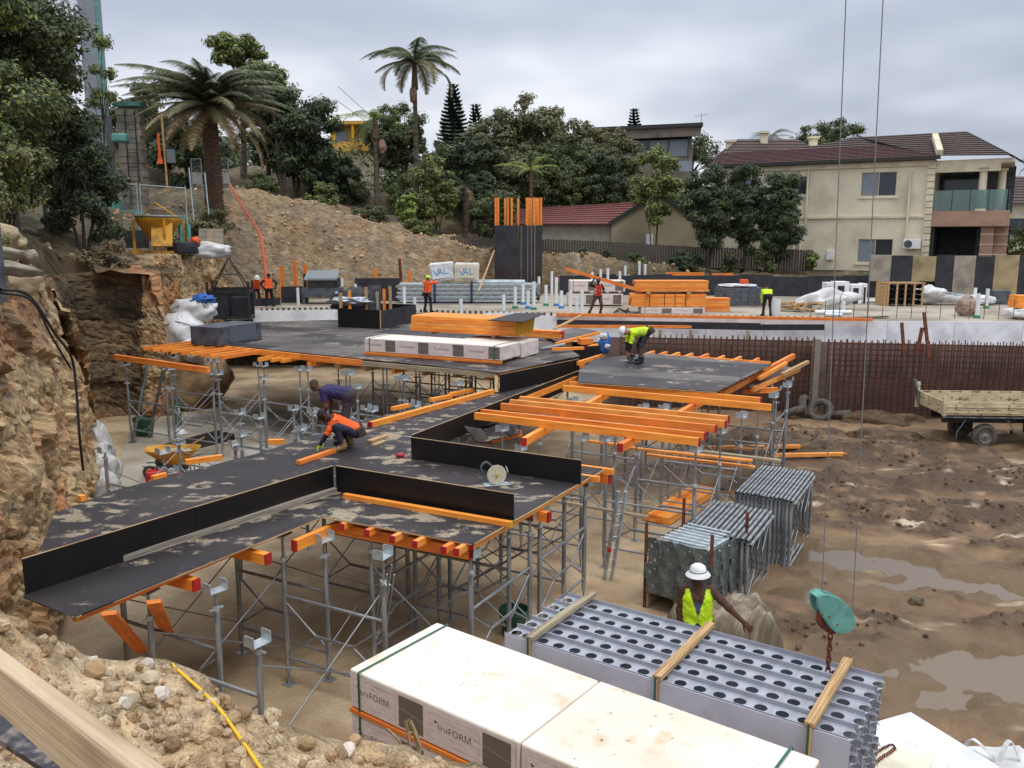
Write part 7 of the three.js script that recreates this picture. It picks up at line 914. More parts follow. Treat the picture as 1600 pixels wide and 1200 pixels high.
function pineTree(label, base, H, R, seed) { const r = rng(seed), t = thing('norfolk_pine', label, 'pine tree', base); mesh('trunk', cyl([0, 0, 0], [0, H, 0], 0.35, 0.05, 8), Mt.bark, t); const pos = [], col = []; const n = Math.round(H / 0.36); for (let k = 4; k < n; k++) { const y = k / n * H, l = R * (1 - k / n) * (0.85 + r() * 0.3) + 0.15; for (let i = 0; i < 7; i++) { const a = i / 7 * 6.283 + k, ca = Math.cos(a), sa = Math.sin(a); for (let s = 0; s < 14; s++) { const f = (s + 1) / 14, x = ca * l * f, z = sa * l * f, yy = y + 0.12 * l * f * f, w = 0.3 + 0.2 * (1 - f), v = 0.7 + r() * 0.6, c = LF.deep; for (const q of [-1, 1]) { pos.push(x, yy, z, x + ca * w - sa * w * q, yy + 0.28, z + sa * w + ca * w * q, x + ca * w * 0.6, yy + 0.02, z + sa * w * 0.6); for (let e = 0; e < 3; e++) col.push(c[0] * v, c[1] * v, c[2] * v); } } } } const g = new THREE.BufferGeometry(); g.setAttribute('position', new THREE.Float32BufferAttribute(pos, 3)); g.setAttribute('color', new THREE.Float32BufferAttribute(col, 3)); g.computeVertexNormals(); mesh('crown', g, Mt.leaf, t); return t; }
const P0 = [LF.dark, LF.mid, LF.olive], P1 = [LF.mid, LF.olive, LF.light], P2 = [LF.deep, LF.dark, LF.mid], P3 = [LF.olive, LF.brown, LF.mid, LF.grey], P4 = [LF.light, LF.bright, LF.mid];
const H_ = (x, z) => Math.max(terrainH(x, z), hillH(x, z) - 0.5) - 0.1;
{
  const g = (x, z) => [x, H_(x, z), z];
  // left edge: tall dense trees above the rock
  tree('leafy_tree', 'tall dense dark tree at the cliff top covering the crane mast', g(-17.4, -31.0), { c: [-0.4, 6.6, 0], r: [3.0, 5.6, 2.3], nc: 90, n: 42000, size: 0.2, pal: P0, seed: 3, cr: 0.22, tr: 0.2, stems: 4, gap: 0.3 });
  tree('leafy_tree', 'bright green multi-stemmed tree nearest the cream post on the cliff', g(-15.9, -27.2), { c: [0.0, 3.6, 0], r: [2.3, 2.5, 1.8], nc: 64, n: 26000, size: 0.16, pal: [LF.mid, LF.light, LF.olive, LF.dark], seed: 7, cr: 0.26, tr: 0.15, stems: 5, gap: 0.28 });
  tree('leafy_tree', 'dark bushy tree leaning to the crane base above the rock', g(-16.4, -33.2), { c: [0.2, 3.0, 0], r: [1.6, 3.2, 1.6], nc: 34, n: 15000, size: 0.18, pal: P2, seed: 9, cr: 0.28, tr: 0.14, stems: 3, gap: 0.3 });
  tree('leafy_tree', 'high tree crown reaching over the timber fence at the far left', g(-20.0, -29), { c: [0, 8.5, 0], r: [3.6, 5.5, 3], nc: 50, n: 22000, size: 0.22, pal: [LF.dark, LF.mid, LF.light], seed: 12, cr: 0.25, tr: 0.25, stems: 2 });
  tree('leafy_tree', 'light green low tree with pale stems above the rubble stones', g(-15.2, -25.6), { c: [-0.4, 2.0, 0], r: [1.9, 1.9, 1.5], nc: 34, n: 14000, size: 0.16, pal: [LF.mid, LF.olive, LF.light, LF.brown], seed: 17, cr: 0.3, tr: 0.12, stems: 6, gap: 0.26 });
  tree('leafy_tree', 'dark tree filling the space right of the left-hand stems', g(-18.7, -35.2), { c: [-0.3, 5.4, 0], r: [1.9, 5.0, 1.6], nc: 48, n: 20000, size: 0.2, pal: P0, seed: 18, cr: 0.3, tr: 0.16, stems: 3, gap: 0.3 });
  tree('leafy_tree', 'high leafy crown over the left-hand trees', g(-17.6, -28.2), { c: [-0.2, 8.4, 0], r: [2.6, 3.6, 2.2], nc: 44, n: 20000, size: 0.19, pal: [LF.dark, LF.mid, LF.light], seed: 19, cr: 0.3, tr: 0.16, stems: 3, gap: 0.3 });
  tree('shrub', 'thin sapling standing beside the grey crane mast', g(-17.2, -37), { c: [0.2, 6.6, 0], r: [0.9, 2.4, 0.8], nc: 9, n: 1600, size: 0.16, pal: P1, seed: 15, cr: 0.3, tr: 0.06, cat: 'tree' });
  const bush = (label, p, r3, n, pal, seed, size = 0.13) => tree('shrub', label, p, { c: [0, r3[1] * 0.8, 0], r: r3, nc: 16, n, size, pal, seed, cr: 0.36, tr: 0.05, stems: 3, cat: 'shrub' });
  bush('low green weed bush on the cliff top by the flat stones', g(-11.0, -17.8), [0.5, 0.35, 0.45], 1500, P4, 21, 0.1); bush('grassy tuft on the cliff top below the trees', g(-12.6, -21.9), [0.6, 0.4, 0.4], 1800, P4, 22, 0.12); bush('dry brown brush at the cliff edge under the dark tree', g(-15.0, -32.1), [1.0, 0.6, 0.8], 2600, [LF.brown, LF.dark, LF.dry], 23, 0.14);
  bush('brown trailing scrub hanging over the rock below the palm', g(-14.4, -39.6), [1.2, 1.0, 0.9], 4600, [LF.brown, LF.dark, LF.olive], 24, 0.16); bush('scrubby bush at the foot of the spoil mound', g(-15.2, -44.6), [1.0, 0.8, 0.8], 2600, [LF.olive, LF.brown, LF.mid], 25, 0.16); [[-16.2, -57, 'scrub on the crest of the spoil mound by the small fence'], [-12.6, -58.6, 'green scrub on the right shoulder of the spoil mound'], [-9.6, -58.9, 'low weeds where the mound meets the king palms'], [-6.2, -58.8, 'scrub at the low end of the spoil mound']].forEach(([x, z, l], i) => bush(l, g(x, z), [1.5, 0.8, 0.8], 3000, i % 2 ? P1 : P0, 150 + i, 0.2)); bush('low scrub beside the palm trunk', g(-15.4, -42.6), [0.7, 0.5, 0.6], 1600, P1, 26, 0.14);
  palm('stout date palm with a wide arching grey-green crown on the bank', g(-15.7, -46.2), 6.1, 0.48, 4.4, 92, [[LF.dark, LF.olive], [LF.grey, LF.dark], [LF.grey, LF.olive, LF.dark], [LF.olive, LF.dark], [LF.olive, LF.brown], [LF.brown, LF.dry]], { seed: 31, scaly: true, droop: 0.6, low: -0.42, pairs: 56, leafL: 0.4, name: 'date_palm', pw: 1.25 });
  // behind the mound
  tree('leafy_tree', 'dark evergreen tree right of the date palm with an umbrella top', g(-16.4, -61.5), { c: [0, 5.0, 0], r: [2.8, 4.4, 2.4], nc: 46, n: 14000, size: 0.3, pal: P2, seed: 33, cr: 0.26, tr: 0.3, stems: 2 });
  tree('leafy_tree', 'flat-topped bright crown rising behind the date palm', g(-20.2, -66), { c: [0, 9.2, 0], r: [2.3, 1.2, 2.0], nc: 26, n: 7000, size: 0.3, pal: P1, seed: 34, cr: 0.36, tr: 0.28, flat: 0.6 });
  tree('leafy_tree', 'slim light-green crown between the evergreens', g(-17.8, -64), { c: [0, 8.8, 0], r: [1.7, 1.5, 1.6], nc: 20, n: 5000, size: 0.28, pal: P1, seed: 35, cr: 0.36, tr: 0.22 });
  tree('leafy_tree', 'broad evergreen leaning over the spoil mound', g(-15.4, -63.5), { c: [0.4, 5.2, 0], r: [2.8, 4.2, 2.4], nc: 44, n: 13000, size: 0.28, pal: [LF.dark, LF.mid, LF.deep], seed: 36, cr: 0.26, tr: 0.26, stems: 3 });
  tree('leafy_tree', 'dark tree behind the date palm trunk', g(-21.4, -58), { c: [0, 2.6, 0], r: [3.2, 2.6, 2.4], nc: 40, n: 11000, size: 0.3, pal: P2, seed: 37, cr: 0.28, tr: 0.24, stems: 3 });
  tree('leafy_tree', 'dark tree in the gap left of the date palm', g(-25.5, -60), { c: [0, 2.2, 0], r: [2.8, 2.6, 2.4], nc: 34, n: 8000, size: 0.3, pal: P0, seed: 38, cr: 0.3, tr: 0.24, stems: 2 });
  palm('tall slender king palm standing clear against the sky', g(-6.9, -63.5), 9.8, 0.2, 3.7, 15, [[LF.mid, LF.dark], [LF.mid, LF.olive], [LF.olive, LF.brown]], { seed: 41, shaft: 1.9, droop: 0.85, low: -0.35, pairs: 60, leafL: 0.7, fruit: [[-0.1, 9.6]], name: 'king_palm', bark: Mt.bark });
  palm('shorter king palm with a hanging flower spray near the yellow house', g(-9.7, -63), 6.0, 0.22, 3.2, 10, [[LF.mid, LF.bright], [LF.dark, LF.mid]], { seed: 42, shaft: 1.3, droop: 1.1, low: -0.3, pairs: 26, leafL: 0.6, fruit: [[0.5, 5.6]], name: 'king_palm', bark: Mt.bark });
  palm('dark fan of palm fronds low in the thicket', g(-3.4, -63.5), 4.0, 0.2, 2.8, 12, [[LF.deep, LF.dark], [LF.dark, LF.dry]], { seed: 43, droop: 1.0, low: -0.6, name: 'king_palm', bark: Mt.bark });
  palm('bright green tree fern spreading above the black core form', g(1.35, -62), 5.4, 0.16, 2.5, 12, [[LF.bright, LF.light], [LF.light, LF.mid]], { seed: 44, droop: 0.6, low: 0.05, pairs: 30, leafL: 0.42, name: 'tree_fern', pw: 0.5 });
  palm('dark small palm crown on the far hill behind the cream house', [31.5, 13.4, -108], 5.0, 0.3, 3.4, 18, [[LF.dark, LF.mid]], { seed: 45, droop: 0.9, low: -0.5, bark: Mt.bark }); palm('palm crown at the far right over the brown roof', [53, 9.5, -88], 4.3, 0.2, 2.6, 10, [[LF.mid, LF.dark]], { seed: 46, droop: 1.0, low: -0.3, bark: Mt.bark });
  pineTree('tall norfolk pine rising over the thicket', [-5.8, 8, -88], 13.4, 3.2, 51); pineTree('smaller norfolk pine beside the tall one', [-4.0, 8, -98], 13.0, 2.2, 52); pineTree('little norfolk pine tip beyond the flat-roofed house', [15.4, 13, -112], 9.5, 2.0, 53);
  // thicket along the back
  const big = [[-1.2, -72, 10.4, 3.4, 3.6, P3, 'large olive tree left of centre in the thicket'], [2.2, -71, 10.8, 4.2, 4.2, P3, 'largest olive-brown tree rising behind the black core form'], [5.8, -73, 9.4, 3.2, 3.8, [LF.olive, LF.brown, LF.grey], 'thin-topped olive tree with bare twigs'], [-4.6, -70, 8.2, 2.6, 3.4, P0, 'dark green tree under the norfolk pines'], [6.9, -76, 8.4, 2.2, 2.2, P2, 'dark round tree before the flat-roofed house'], [-7.8, -67, 5.6, 2.4, 3.0, P1, 'bushy green tree between the two king palms'], [-11.8, -68, 5.0, 2.4, 2.6, P0, 'dark hedge-like tree below the yellow house']];
  big.forEach(([x, z, cy, rx, ry, pal, l], i) => tree('leafy_tree', l, [x, 5.5, z], { c: [0, cy - 2.2, 0], r: [rx, ry, 2.4], nc: 80, n: 20000, size: 0.3, pal, seed: 60 + i, cr: 0.22, tr: 0.2, stems: 3, gap: 0.26 }));
  const fill = [[-9.2, -70.5, 6.2, 2.8, 3.4, P0, 'deep green tree behind the shorter king palm'], [-3.0, -67, 5.6, 2.6, 3.2, P2, 'dark filler tree under the olive canopy'], [0.6, -67.5, 5.2, 2.8, 3.0, P3, 'brownish tree behind the tree fern'], [4.4, -68, 5.6, 2.8, 3.4, P0, 'dark green tree right of the tree fern'], [8.0, -68.5, 6.0, 2.6, 3.4, P3, 'olive tree left of the flat-roofed house'], [11.4, -66, 4.8, 2.6, 3.2, P1, 'lighter green tree under the flat-roofed house'], [14.4, -63, 4.6, 2.2, 3.4, P0, 'dark tree between cottage and cream house'], [-13.6, -66, 3.6, 2.4, 2.6, P2, 'dark bushy tree at the back of the spoil mound']];
  fill.forEach(([x, z, cy, rx, ry, pal, l], i) => tree('leafy_tree', l, g(x, z), { c: [0, cy - 1.6, 0], r: [rx, ry, 2.0], nc: 64, n: 15000, size: 0.28, pal, seed: 140 + i, cr: 0.24, tr: 0.16, stems: 3, gap: 0.3 }));
  const mid = [[-5.4, -62, 3.2, 1.7, 2.8, P1, 'slender light-green shrub with pale stems by the tall palm'], [-2.2, -65.5, 2.6, 1.6, 2.4, P2, 'dark leafy thicket left of the black core form'], [4.6, -66, 3.0, 1.7, 2.6, P0, 'mixed green shrub right of the tree fern'], [7.0, -66, 4.2, 1.9, 2.6, P2, 'dark glossy tree over the red tiled roof'], [9.6, -58.8, 5.4, 1.8, 2.9, P1, 'open light-green tree before the cream gable'], [-1.0, -60.6, 2.0, 2.0, 2.6, P0, 'dense green shrub behind the core form studs'], [-7.2, -61, 1.4, 0.9, 1.2, P4, 'bright green broad-leaved plant at the palm foot'], [2.4, -66.5, 3.8, 2.0, 2.8, P0, 'dark shrub under the tree fern']];
  mid.forEach(([x, z, cy, rx, ry, pal, l], i) => tree('leafy_tree', l, g(x, z), { c: [0, cy, 0], r: [rx, ry, 1.5], nc: 46, n: 9000, size: 0.24, pal, seed: 80 + i, cr: 0.25, tr: 0.11, stems: 4, gap: 0.24 }));
  const rt = [[12.7, -56.4, 4.3, 1.9, 3.4, 'broad dark tree left of the cream house'], [15.2, -56.8, 3.9, 1.6, 3.3, 'middle dark tree in front of the cream house'], [17.1, -55.6, 3.6, 1.6, 3.3, 'dark conical tree nearest the cream house windows']];
  rt.forEach(([x, z, cy, rx, ry, l], i) => tree('leafy_tree', l, [x, 4.4, z], { c: [0, cy, 0], r: [rx, ry, 1.4], nc: 80, n: 24000, size: 0.21, pal: P2, seed: 100 + i, cr: 0.25, tr: 0.12, stems: 3, gap: 0.3 }));
  bush('dark bush at the fence foot by the gable', [10.6, 4.3, -55.8], [0.9, 0.9, 0.6], 2600, P2, 111, 0.18); bush('small yucca-like bush against the cream wall', [19.2, 4.4, -55.4], [0.5, 0.9, 0.4], 1200, P1, 112, 0.22); bush('small shrub between the dark trees', [14, 4.3, -55.8], [0.8, 0.8, 0.6], 2000, P0, 113, 0.18); [[6.2, -56.3, 'low dark shrub at the fence below the cottage roof'], [8.2, -56.2, 'low olive shrub at the fence below the gable'], [11.6, -55.9, 'dark low growth under the broad tree'], [16.2, -55.2, 'dark low growth under the conical tree'], [4.4, -56.5, 'scrubby growth right of the core form']].forEach(([x, z, l], i) => bush(l, [x, 4.1, z], [1.0, 1.0, 0.5], 2600, i % 2 ? P0 : P2, 130 + i, 0.2));
  tree('leafy_tree', 'far umbrella-crowned tree on the hill behind the roofs', [40, 10, -112], { c: [0, 9.0, 0], r: [4.4, 2.6, 3], nc: 28, n: 6500, size: 0.42, pal: P0, seed: 121, cr: 0.34, tr: 0.25, flat: 0.6, stems: 2 }); tree('leafy_tree', 'far dark tree beside the umbrella-crowned one', [42.5, 9, -110], { c: [0, 6.2, 0], r: [3.2, 2.6, 2.6], nc: 22, n: 4200, size: 0.4, pal: P2, seed: 122, cr: 0.36, tr: 0.25 }); tree('leafy_tree', 'far low trees among the hilltop roofs', [24, 10, -118], { c: [0, 8.2, 0], r: [5, 1.6, 3], nc: 24, n: 4500, size: 0.42, pal: P0, seed: 123, cr: 0.4, tr: 0.25 }); tree('hedge', 'dark green hedge right of the pink balcony', [33, 4.2, -56], { c: [0, 1.9, 0], r: [2.6, 1.9, 1.2], nc: 26, n: 6000, size: 0.2, pal: [LF.dark, LF.mid, LF.light], seed: 124, cr: 0.4, tr: 0.1, stems: 3, cat: 'hedge' });
  // wooded hill farther back, read as one mass
  const cl = [], r = rng(200); for (let i = 0; i < 260; i++) { const x = -60 + r() * 95, z = -80 - r() * 40, y = 6.5 + (x < -10 ? (-10 - x) * 0.1 : 0) + r() * (x > 8 ? 4.0 : 8.0) + (-80 - z) * 0.04; cl.push([x, y, z, 1.6 + r() * 1.8]); } const wd = mesh('distant_wood', leaves(cl, 70000, 0.6, P0, r, { gap: 0.3 }), Mt.leaf, scene); wd.userData = { label: 'distant wooded hillside seen through the thicket', category: 'wood', kind: 'stuff' };
}
// weeds and grass tufts are stuff
{ const cl = [], r = rng(210); for (let i = 0; i < 60; i++) { const x = -9.6 - r() * 6, z = -13 - r() * 12; const h = terrainH(x, z); if (h > 1) cl.push([x, h + 0.02, z, 0.14 + r() * 0.22]); } const m = mesh('weed_tufts', leaves(cl, 5200, 0.13, [LF.mid, LF.brown, LF.light, LF.dry], r, { wide: 0.2, flat: 0.7, gap: 0.9 }), Mt.leaf, scene); m.userData = { label: 'weeds and dry litter scattered over the cliff top', category: 'weeds', kind: 'stuff' }; }

// ---------- houses ----------
const roofMat = (a, b, s) => std({ roughness: 0.8, map: tex(256, 128, [2.4, 1.2], (u, v) => { const c = tn(u, v, 12, 4, s), f = tf(u, v, 12, 12, s + 3, 4); return c3(a, b, clamp(c * 0.5 + (f - 0.5) * 1.6 + 0.25)); }) });
function roofPlane(t, a, b, c, d, mat, courses, name = 'tile_course') { // eave a-b, ridge d-c ; each course its own stepped strip
  const n = new THREE.Vector3().crossVectors(V(b).sub(V(a)), V(d).sub(V(a))).normalize(); if (n.y < 0) n.negate();
  for (let i = 0; i < courses; i++) { const f0 = i / courses, f1 = (i + 1.12) / courses, p = [lerp3(a, d, f0), lerp3(b, c, f0), lerp3(b, c, Math.min(1, f1)), lerp3(a, d, Math.min(1, f1))], up = 0.07, lo = 0.0; const q = [[...p[0]], [...p[1]], [...p[2]], [...p[3]]].map((v, k) => k < 2 ? [v[0] + n.x * up, v[1] + n.y * up, v[2] + n.z * up] : v), e = [p[0], p[1]];
    const ps = [...q[0], ...q[1], ...q[2], ...q[0], ...q[2], ...q[3], ...e[0], ...e[1], ...q[1], ...e[0], ...q[1], ...q[0]], L = dist(a, b), s = dist(a, d), uvs = [0, f0 * s, L, f0 * s, L, f1 * s, 0, f0 * s, L, f1 * s, 0, f1 * s, 0, 0, L, 0, L, 0.1, 0, 0, L, 0.1, 0, 0.1]; const g = new THREE.BufferGeometry(); g.setAttribute('position', new THREE.Float32BufferAttribute(ps, 3)); g.setAttribute('uv', new THREE.Float32BufferAttribute(uvs, 2)); g.computeVertexNormals(); mesh(name, g, mat, t); }
}
function windowOn(t, x, y, w, h, z, o = {}) { const f = mesh('window', J([at(boxG(w + 0.1, 0.07, 0.1), x, y + h / 2, z + 0.03), at(boxG(w + 0.1, 0.07, 0.1), x, y - h / 2, z + 0.03), at(boxG(0.06, h, 0.1), x - w / 2, y, z + 0.03), at(boxG(0.06, h, 0.1), x + w / 2, y, z + 0.03), at(boxG(0.06, h, 0.08), x, y, z + 0.03)]), o.frame ?? Mt.frame, t); mesh('pane', at(boxG(w / 2 - 0.06, h - 0.08, 0.02), x - w / 4, y, z - 0.02), Mt.curtain, f); mesh('pane', at(boxG(w / 2 - 0.06, h - 0.08, 0.02), x + w / 4, y, z - 0.05), Mt.glass, f); mesh('sill', at(boxG(w + 0.3, 0.14, 0.22), x, y - h / 2 - 0.1, z + 0.06), o.sill ?? Mt.cream, f); return f; }
{
  Mt.cream = mottled([224, 213, 186], [210, 198, 170], { seed: 70, size: 5, rough: 0.9 }); Mt.creamTrim = mottled([216, 204, 176], [202, 188, 160], { seed: 74, size: 3, rough: 0.85 }); Mt.frame = flat(0xb7a78c, 0.6); Mt.curtain = mottled([132, 142, 150], [122, 132, 140], { size: 5, rough: 0.25 }); Mt.pink = mottled([166, 132, 112], [146, 112, 94], { seed: 72, size: 2 });
  const maroon = roofMat([98, 64, 62], [72, 48, 48], 501), brownTile = roofMat([96, 76, 66], [62, 52, 50], 502), redTile = roofMat([128, 72, 64], [96, 56, 52], 503);
  const t = thing('cream_house', 'two-storey cream rendered house with maroon roof and a pink-edged balcony', 'house', [26.4, 4.4, -55], -Math.PI / 6), L = 14;
  // wall built round its window openings
  const win = [[-3.2, 5.55, 2.1, 1.5], [-3.15, 1.3, 2.1, 1.5], [-8.3, 5.6, 1.4, 1.2], [-11.4, 5.6, 1.3, 1.2]]; const s = new THREE.Shape([[-L, 0], [0, 0], [0, 7], [-L, 7]].map(([x, y]) => new THREE.Vector2(x, y))); for (const [x, y, w, h] of win) { const p = new THREE.Path([[x - w / 2, y - h / 2], [x - w / 2, y + h / 2], [x + w / 2, y + h / 2], [x + w / 2, y - h / 2]].map(([a, b]) => new THREE.Vector2(a, b))); s.holes.push(p); }
  const wg = new THREE.ExtrudeGeometry(s, { depth: 0.24, bevelEnabled: false }); wg.translate(0, 0, -0.24); boxUV(wg); mesh('wall', wg, Mt.cream, t); mesh('side_wall', at(boxG(0.25, 7, 8), -0.13, 3.5, -4.3), Mt.cream, t); mesh('inner_wall', at(boxG(L - 0.4, 6.9, 0.2), -L / 2 - 0.1, 3.45, -1.6), Mt.darkGrey, t);
  for (const [x, y, w, h] of win) windowOn(t, x, y, w, h, -0.1);
  mesh('string_course', at(boxG(L, 0.14, 0.1), -L / 2, 3.45, 0.05), Mt.creamTrim, t); mesh('eave_band', at(boxG(L, 0.3, 0.16), -L / 2, 6.75, 0.08), Mt.creamTrim, t); mesh('gutter', at(boxG(L + 0.6, 0.22, 0.3), -L / 2, 7.05, 0.4), flat(0x2c2622, 0.6), t);
  for (let i = 0; i < 17; i++) mesh('quoin', at(boxG(0.42, 0.34, 0.12), -0.16, 0.2 + i * 0.4, 0.06), Mt.creamTrim, t);
  for (const [x, y0, y1] of [[-1.35, 1.9, 6.3], [-7.6, 3.0, 7.0], [-8.3, 0.2, 2.9], [-7.9, 0.2, 2.2]]) mesh('downpipe', cyl([x, y0, 0.12], [x, y1, 0.12], 0.07, 0.07, 8), Mt.creamTrim, t); mesh('downpipe', cyl([-7.6, 3.0, 0.12], [-8.3, 2.8, 0.12], 0.06, 0.06, 8), Mt.creamTrim, t);
  const ac = mesh('air_conditioner', at(boxG(1.0, 0.62, 0.4, 0.03), -0.95, 1.75, 0.3), Mt.white, t); mesh('fan_grille', at(cyl([0, 0, 0], [0, 0, 0.03], 0.24, 0.24, 16), -1.15, 1.75, 0.5), Mt.darkGrey, ac); mesh('meter_box', at(boxG(0.42, 0.62, 0.2, 0.02), -5.9, 1.0, 0.12), Mt.white, t);
  roofPlane(t, [-L - 0.4, 7.1, 0.5], [0.3, 7.1, 0.5], [-0.4, 8.3, -3.2], [-L - 0.4, 8.3, -3.2], maroon, 10); mesh('parapet', bar([0.25, 7.3, 0.5], [-0.4, 8.7, -3.2], 0.35, 0.35), Mt.creamTrim, t);
  // main hipped roof behind, with balcony wing to the right
  roofPlane(t, [-0.3, 7.15, 0.35], [4.0, 7.0, 0.35], [1.2, 9.1, -5.2], [-5.5, 9.1, -5.2], brownTile, 12); roofPlane(t, [-9.5, 8.22, -3.25], [-0.35, 8.22, -3.25], [1.2, 9.1, -5.2], [-5.5, 9.1, -5.2], brownTile, 5); roofPlane(t, [4.05, 7.0, 0.35], [6.4, 6.0, -7.0], [1.2, 9.1, -5.3], [1.2, 9.1, -5.2], brownTile, 12);
  mesh('balcony_floor', at(boxG(4.3, 0.95, 6.0, 0.03), 2.15, 3.3, -3.0), Mt.pink, t); mesh('balcony_beam', at(boxG(3.6, 0.7, 0.5), 1.8, 6.5, -0.3), Mt.creamTrim, t); mesh('soffit', at(boxG(4.6, 0.25, 5), 2.0, 6.75, -2.6), Mt.creamTrim, t); 
  for (const [x, z] of [[2.7, -0.35], [3.7, -1.6]]) { const c = mesh('column', cyl([x, 3.8, z], [x, 6.35, z], 0.24, 0.22, 14), Mt.creamTrim, t); mesh('capital', at(boxG(0.6, 0.14, 0.6), x, 6.3, z), Mt.creamTrim, c); mesh('plinth', at(boxG(0.6, 0.12, 0.6), x, 3.84, z), Mt.creamTrim, c); }
  const gm = new THREE.MeshPhysicalMaterial({ color: 0xbfd6d2, transmission: 0.85, roughness: 0.05, thickness: 0, side: THREE.DoubleSide }); for (let i = 0; i < 4; i++) mesh('glass_balustrade', at(boxG(0.96, 1.25, 0.02), 0.6 + i * 1.0, 4.42, -0.08), gm, t); for (let i = 0; i < 4; i++) mesh('glass_balustrade', at(boxG(0.02, 1.25, 1.3), 4.2, 4.42, -0.8 - i * 1.4), gm, t);
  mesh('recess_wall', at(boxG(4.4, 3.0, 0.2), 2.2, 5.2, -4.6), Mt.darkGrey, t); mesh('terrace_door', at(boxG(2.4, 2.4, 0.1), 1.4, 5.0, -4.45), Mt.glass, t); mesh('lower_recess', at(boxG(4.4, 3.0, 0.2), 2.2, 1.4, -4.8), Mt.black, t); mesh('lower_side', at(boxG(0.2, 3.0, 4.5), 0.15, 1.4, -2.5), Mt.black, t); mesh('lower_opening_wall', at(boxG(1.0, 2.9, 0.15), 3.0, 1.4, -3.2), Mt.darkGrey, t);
  for (const x of [3.2, 3.95]) { const c = mesh('pink_pier', at(boxG(0.72, 2.9, 0.7), x, 1.38, -0.7 - (x - 3.2)), Mt.pink, t); for (let i = 0; i < 4; i++) mesh('pier_band', at(boxG(0.76, 0.05, 0.74), x, 0.5 + i * 0.62, -0.7 - (x - 3.2)), Mt.creamTrim, c); }
  mesh('foundation', at(boxG(18, 1.0, 7), -4.4, -0.5, -3.6), Mt.concrete, t);
  // neighbour behind on the right
  const n = thing('brown_roofed_house', 'brown tile-roofed neighbouring house at the right edge', 'house', [44, 5, -74]); mesh('wall', at(boxG(10, 4.2, 8), 0, 2.1, 0), Mt.cream, n); mesh('window', at(boxG(1.6, 1.3, 0.1), -3.4, 2.4, 4.03), Mt.glass, n); roofPlane(n, [-5.8, 4.2, 4.6], [5.6, 4.2, 4.6], [2, 6.6, 0], [-2.2, 6.6, 0], brownTile, 10); roofPlane(n, [-5.8, 4.2, -4.6], [-5.8, 4.2, 4.6], [-2.2, 6.6, 0], [-2.2, 6.6, 0], brownTile, 10);
  // gabled cottage
  const c = thing('gabled_cottage', 'single-storey cream gabled cottage with red tiled roof behind the fence', 'house', [5.4, 5.5, -61.5], 0.05); const gs = new THREE.Shape([[1.6, -1.4], [8.6, -1.4], [8.6, 1.6], [4.9, 4.0], [1.6, 2.1]].map(([x, y]) => new THREE.Vector2(x, y))); const gg = new THREE.ExtrudeGeometry(gs, { depth: 0.25, bevelEnabled: false }); boxUV(gg); mesh('gable_wall', gg, mottled([158, 146, 120], [140, 128, 104], { seed: 77, size: 4 }), c); mesh('side_wall', at(boxG(8.6, 3.2, 0.25), -2.6, 0.35, -0.1), Mt.greyWall ??= mottled([150, 142, 124], [128, 118, 100], { seed: 76, size: 3 }), c);
  roofPlane(c, [-7.6, 1.95, 0.4], [1.7, 1.95, 0.4], [4.4, 3.7, -3.4], [-6.6, 3.0, -3.4], redTile, 9); mesh('barge_board', bar([1.4, 2.0, 0.35], [4.95, 4.15, 0.35], 0.1, 0.26), flat(0x26362c, 0.7), c); mesh('barge_board', bar([4.9, 4.15, 0.35], [8.8, 1.55, 0.35], 0.1, 0.26), flat(0x26362c, 0.7), c); mesh('meter', at(boxG(0.5, 0.8, 0.15), 4.3, 0.9, 0.35), Mt.white, c);
  // flat-roofed house
  const f = thing('flat_roofed_house', 'modern house with a dark flat overhanging roof and window band above the trees', 'house', [12.6, 10.8, -88], -0.12); mesh('wall', at(boxG(10.6, 4.4, 7), 0, 2.2, -3.5), mottled([132, 122, 108], [112, 102, 90], { seed: 78, size: 4 }), f); mesh('roof_slab', at(boxG(12.6, 0.35, 9), -0.2, 6.35, -3.2, 0, 0, 0.03), flat(0x2f2d2c, 0.7), f); mesh('fascia', at(boxG(12.2, 0.9, 0.2), -0.2, 5.75, 1.0, 0, 0, 0.03), mottled([118, 104, 92], [96, 84, 74], { seed: 79, size: 4 }), f); mesh('upper_wall', at(boxG(10.4, 1.8, 6.8), 0, 5.0, -3.5), Mt.glass, f); for (let i = 0; i < 5; i++) mesh('window', at(boxG(1.75, 1.5, 0.08), -3.9 + i * 1.95, 4.4, 0.06), i > 2 ? Mt.curtain : Mt.glass, f); for (let i = 0; i < 6; i++) mesh('mullion', at(boxG(0.14, 2.0, 0.14), -4.85 + i * 1.95, 4.5, 0.1), flat(0x6f665c, 0.7), f); mesh('railing', at(boxG(3.6, 1.0, 0.06), 3.4, 2.6, 1.2), Mt.curtain, f); mesh('antenna', J([cyl([6.2, 6.2, -2], [6.2, 8.0, -2], 0.03, 0.03, 5), cyl([5.5, 7.7, -2], [6.9, 7.9, -2], 0.02, 0.02, 5)]), Mt.cable, f);
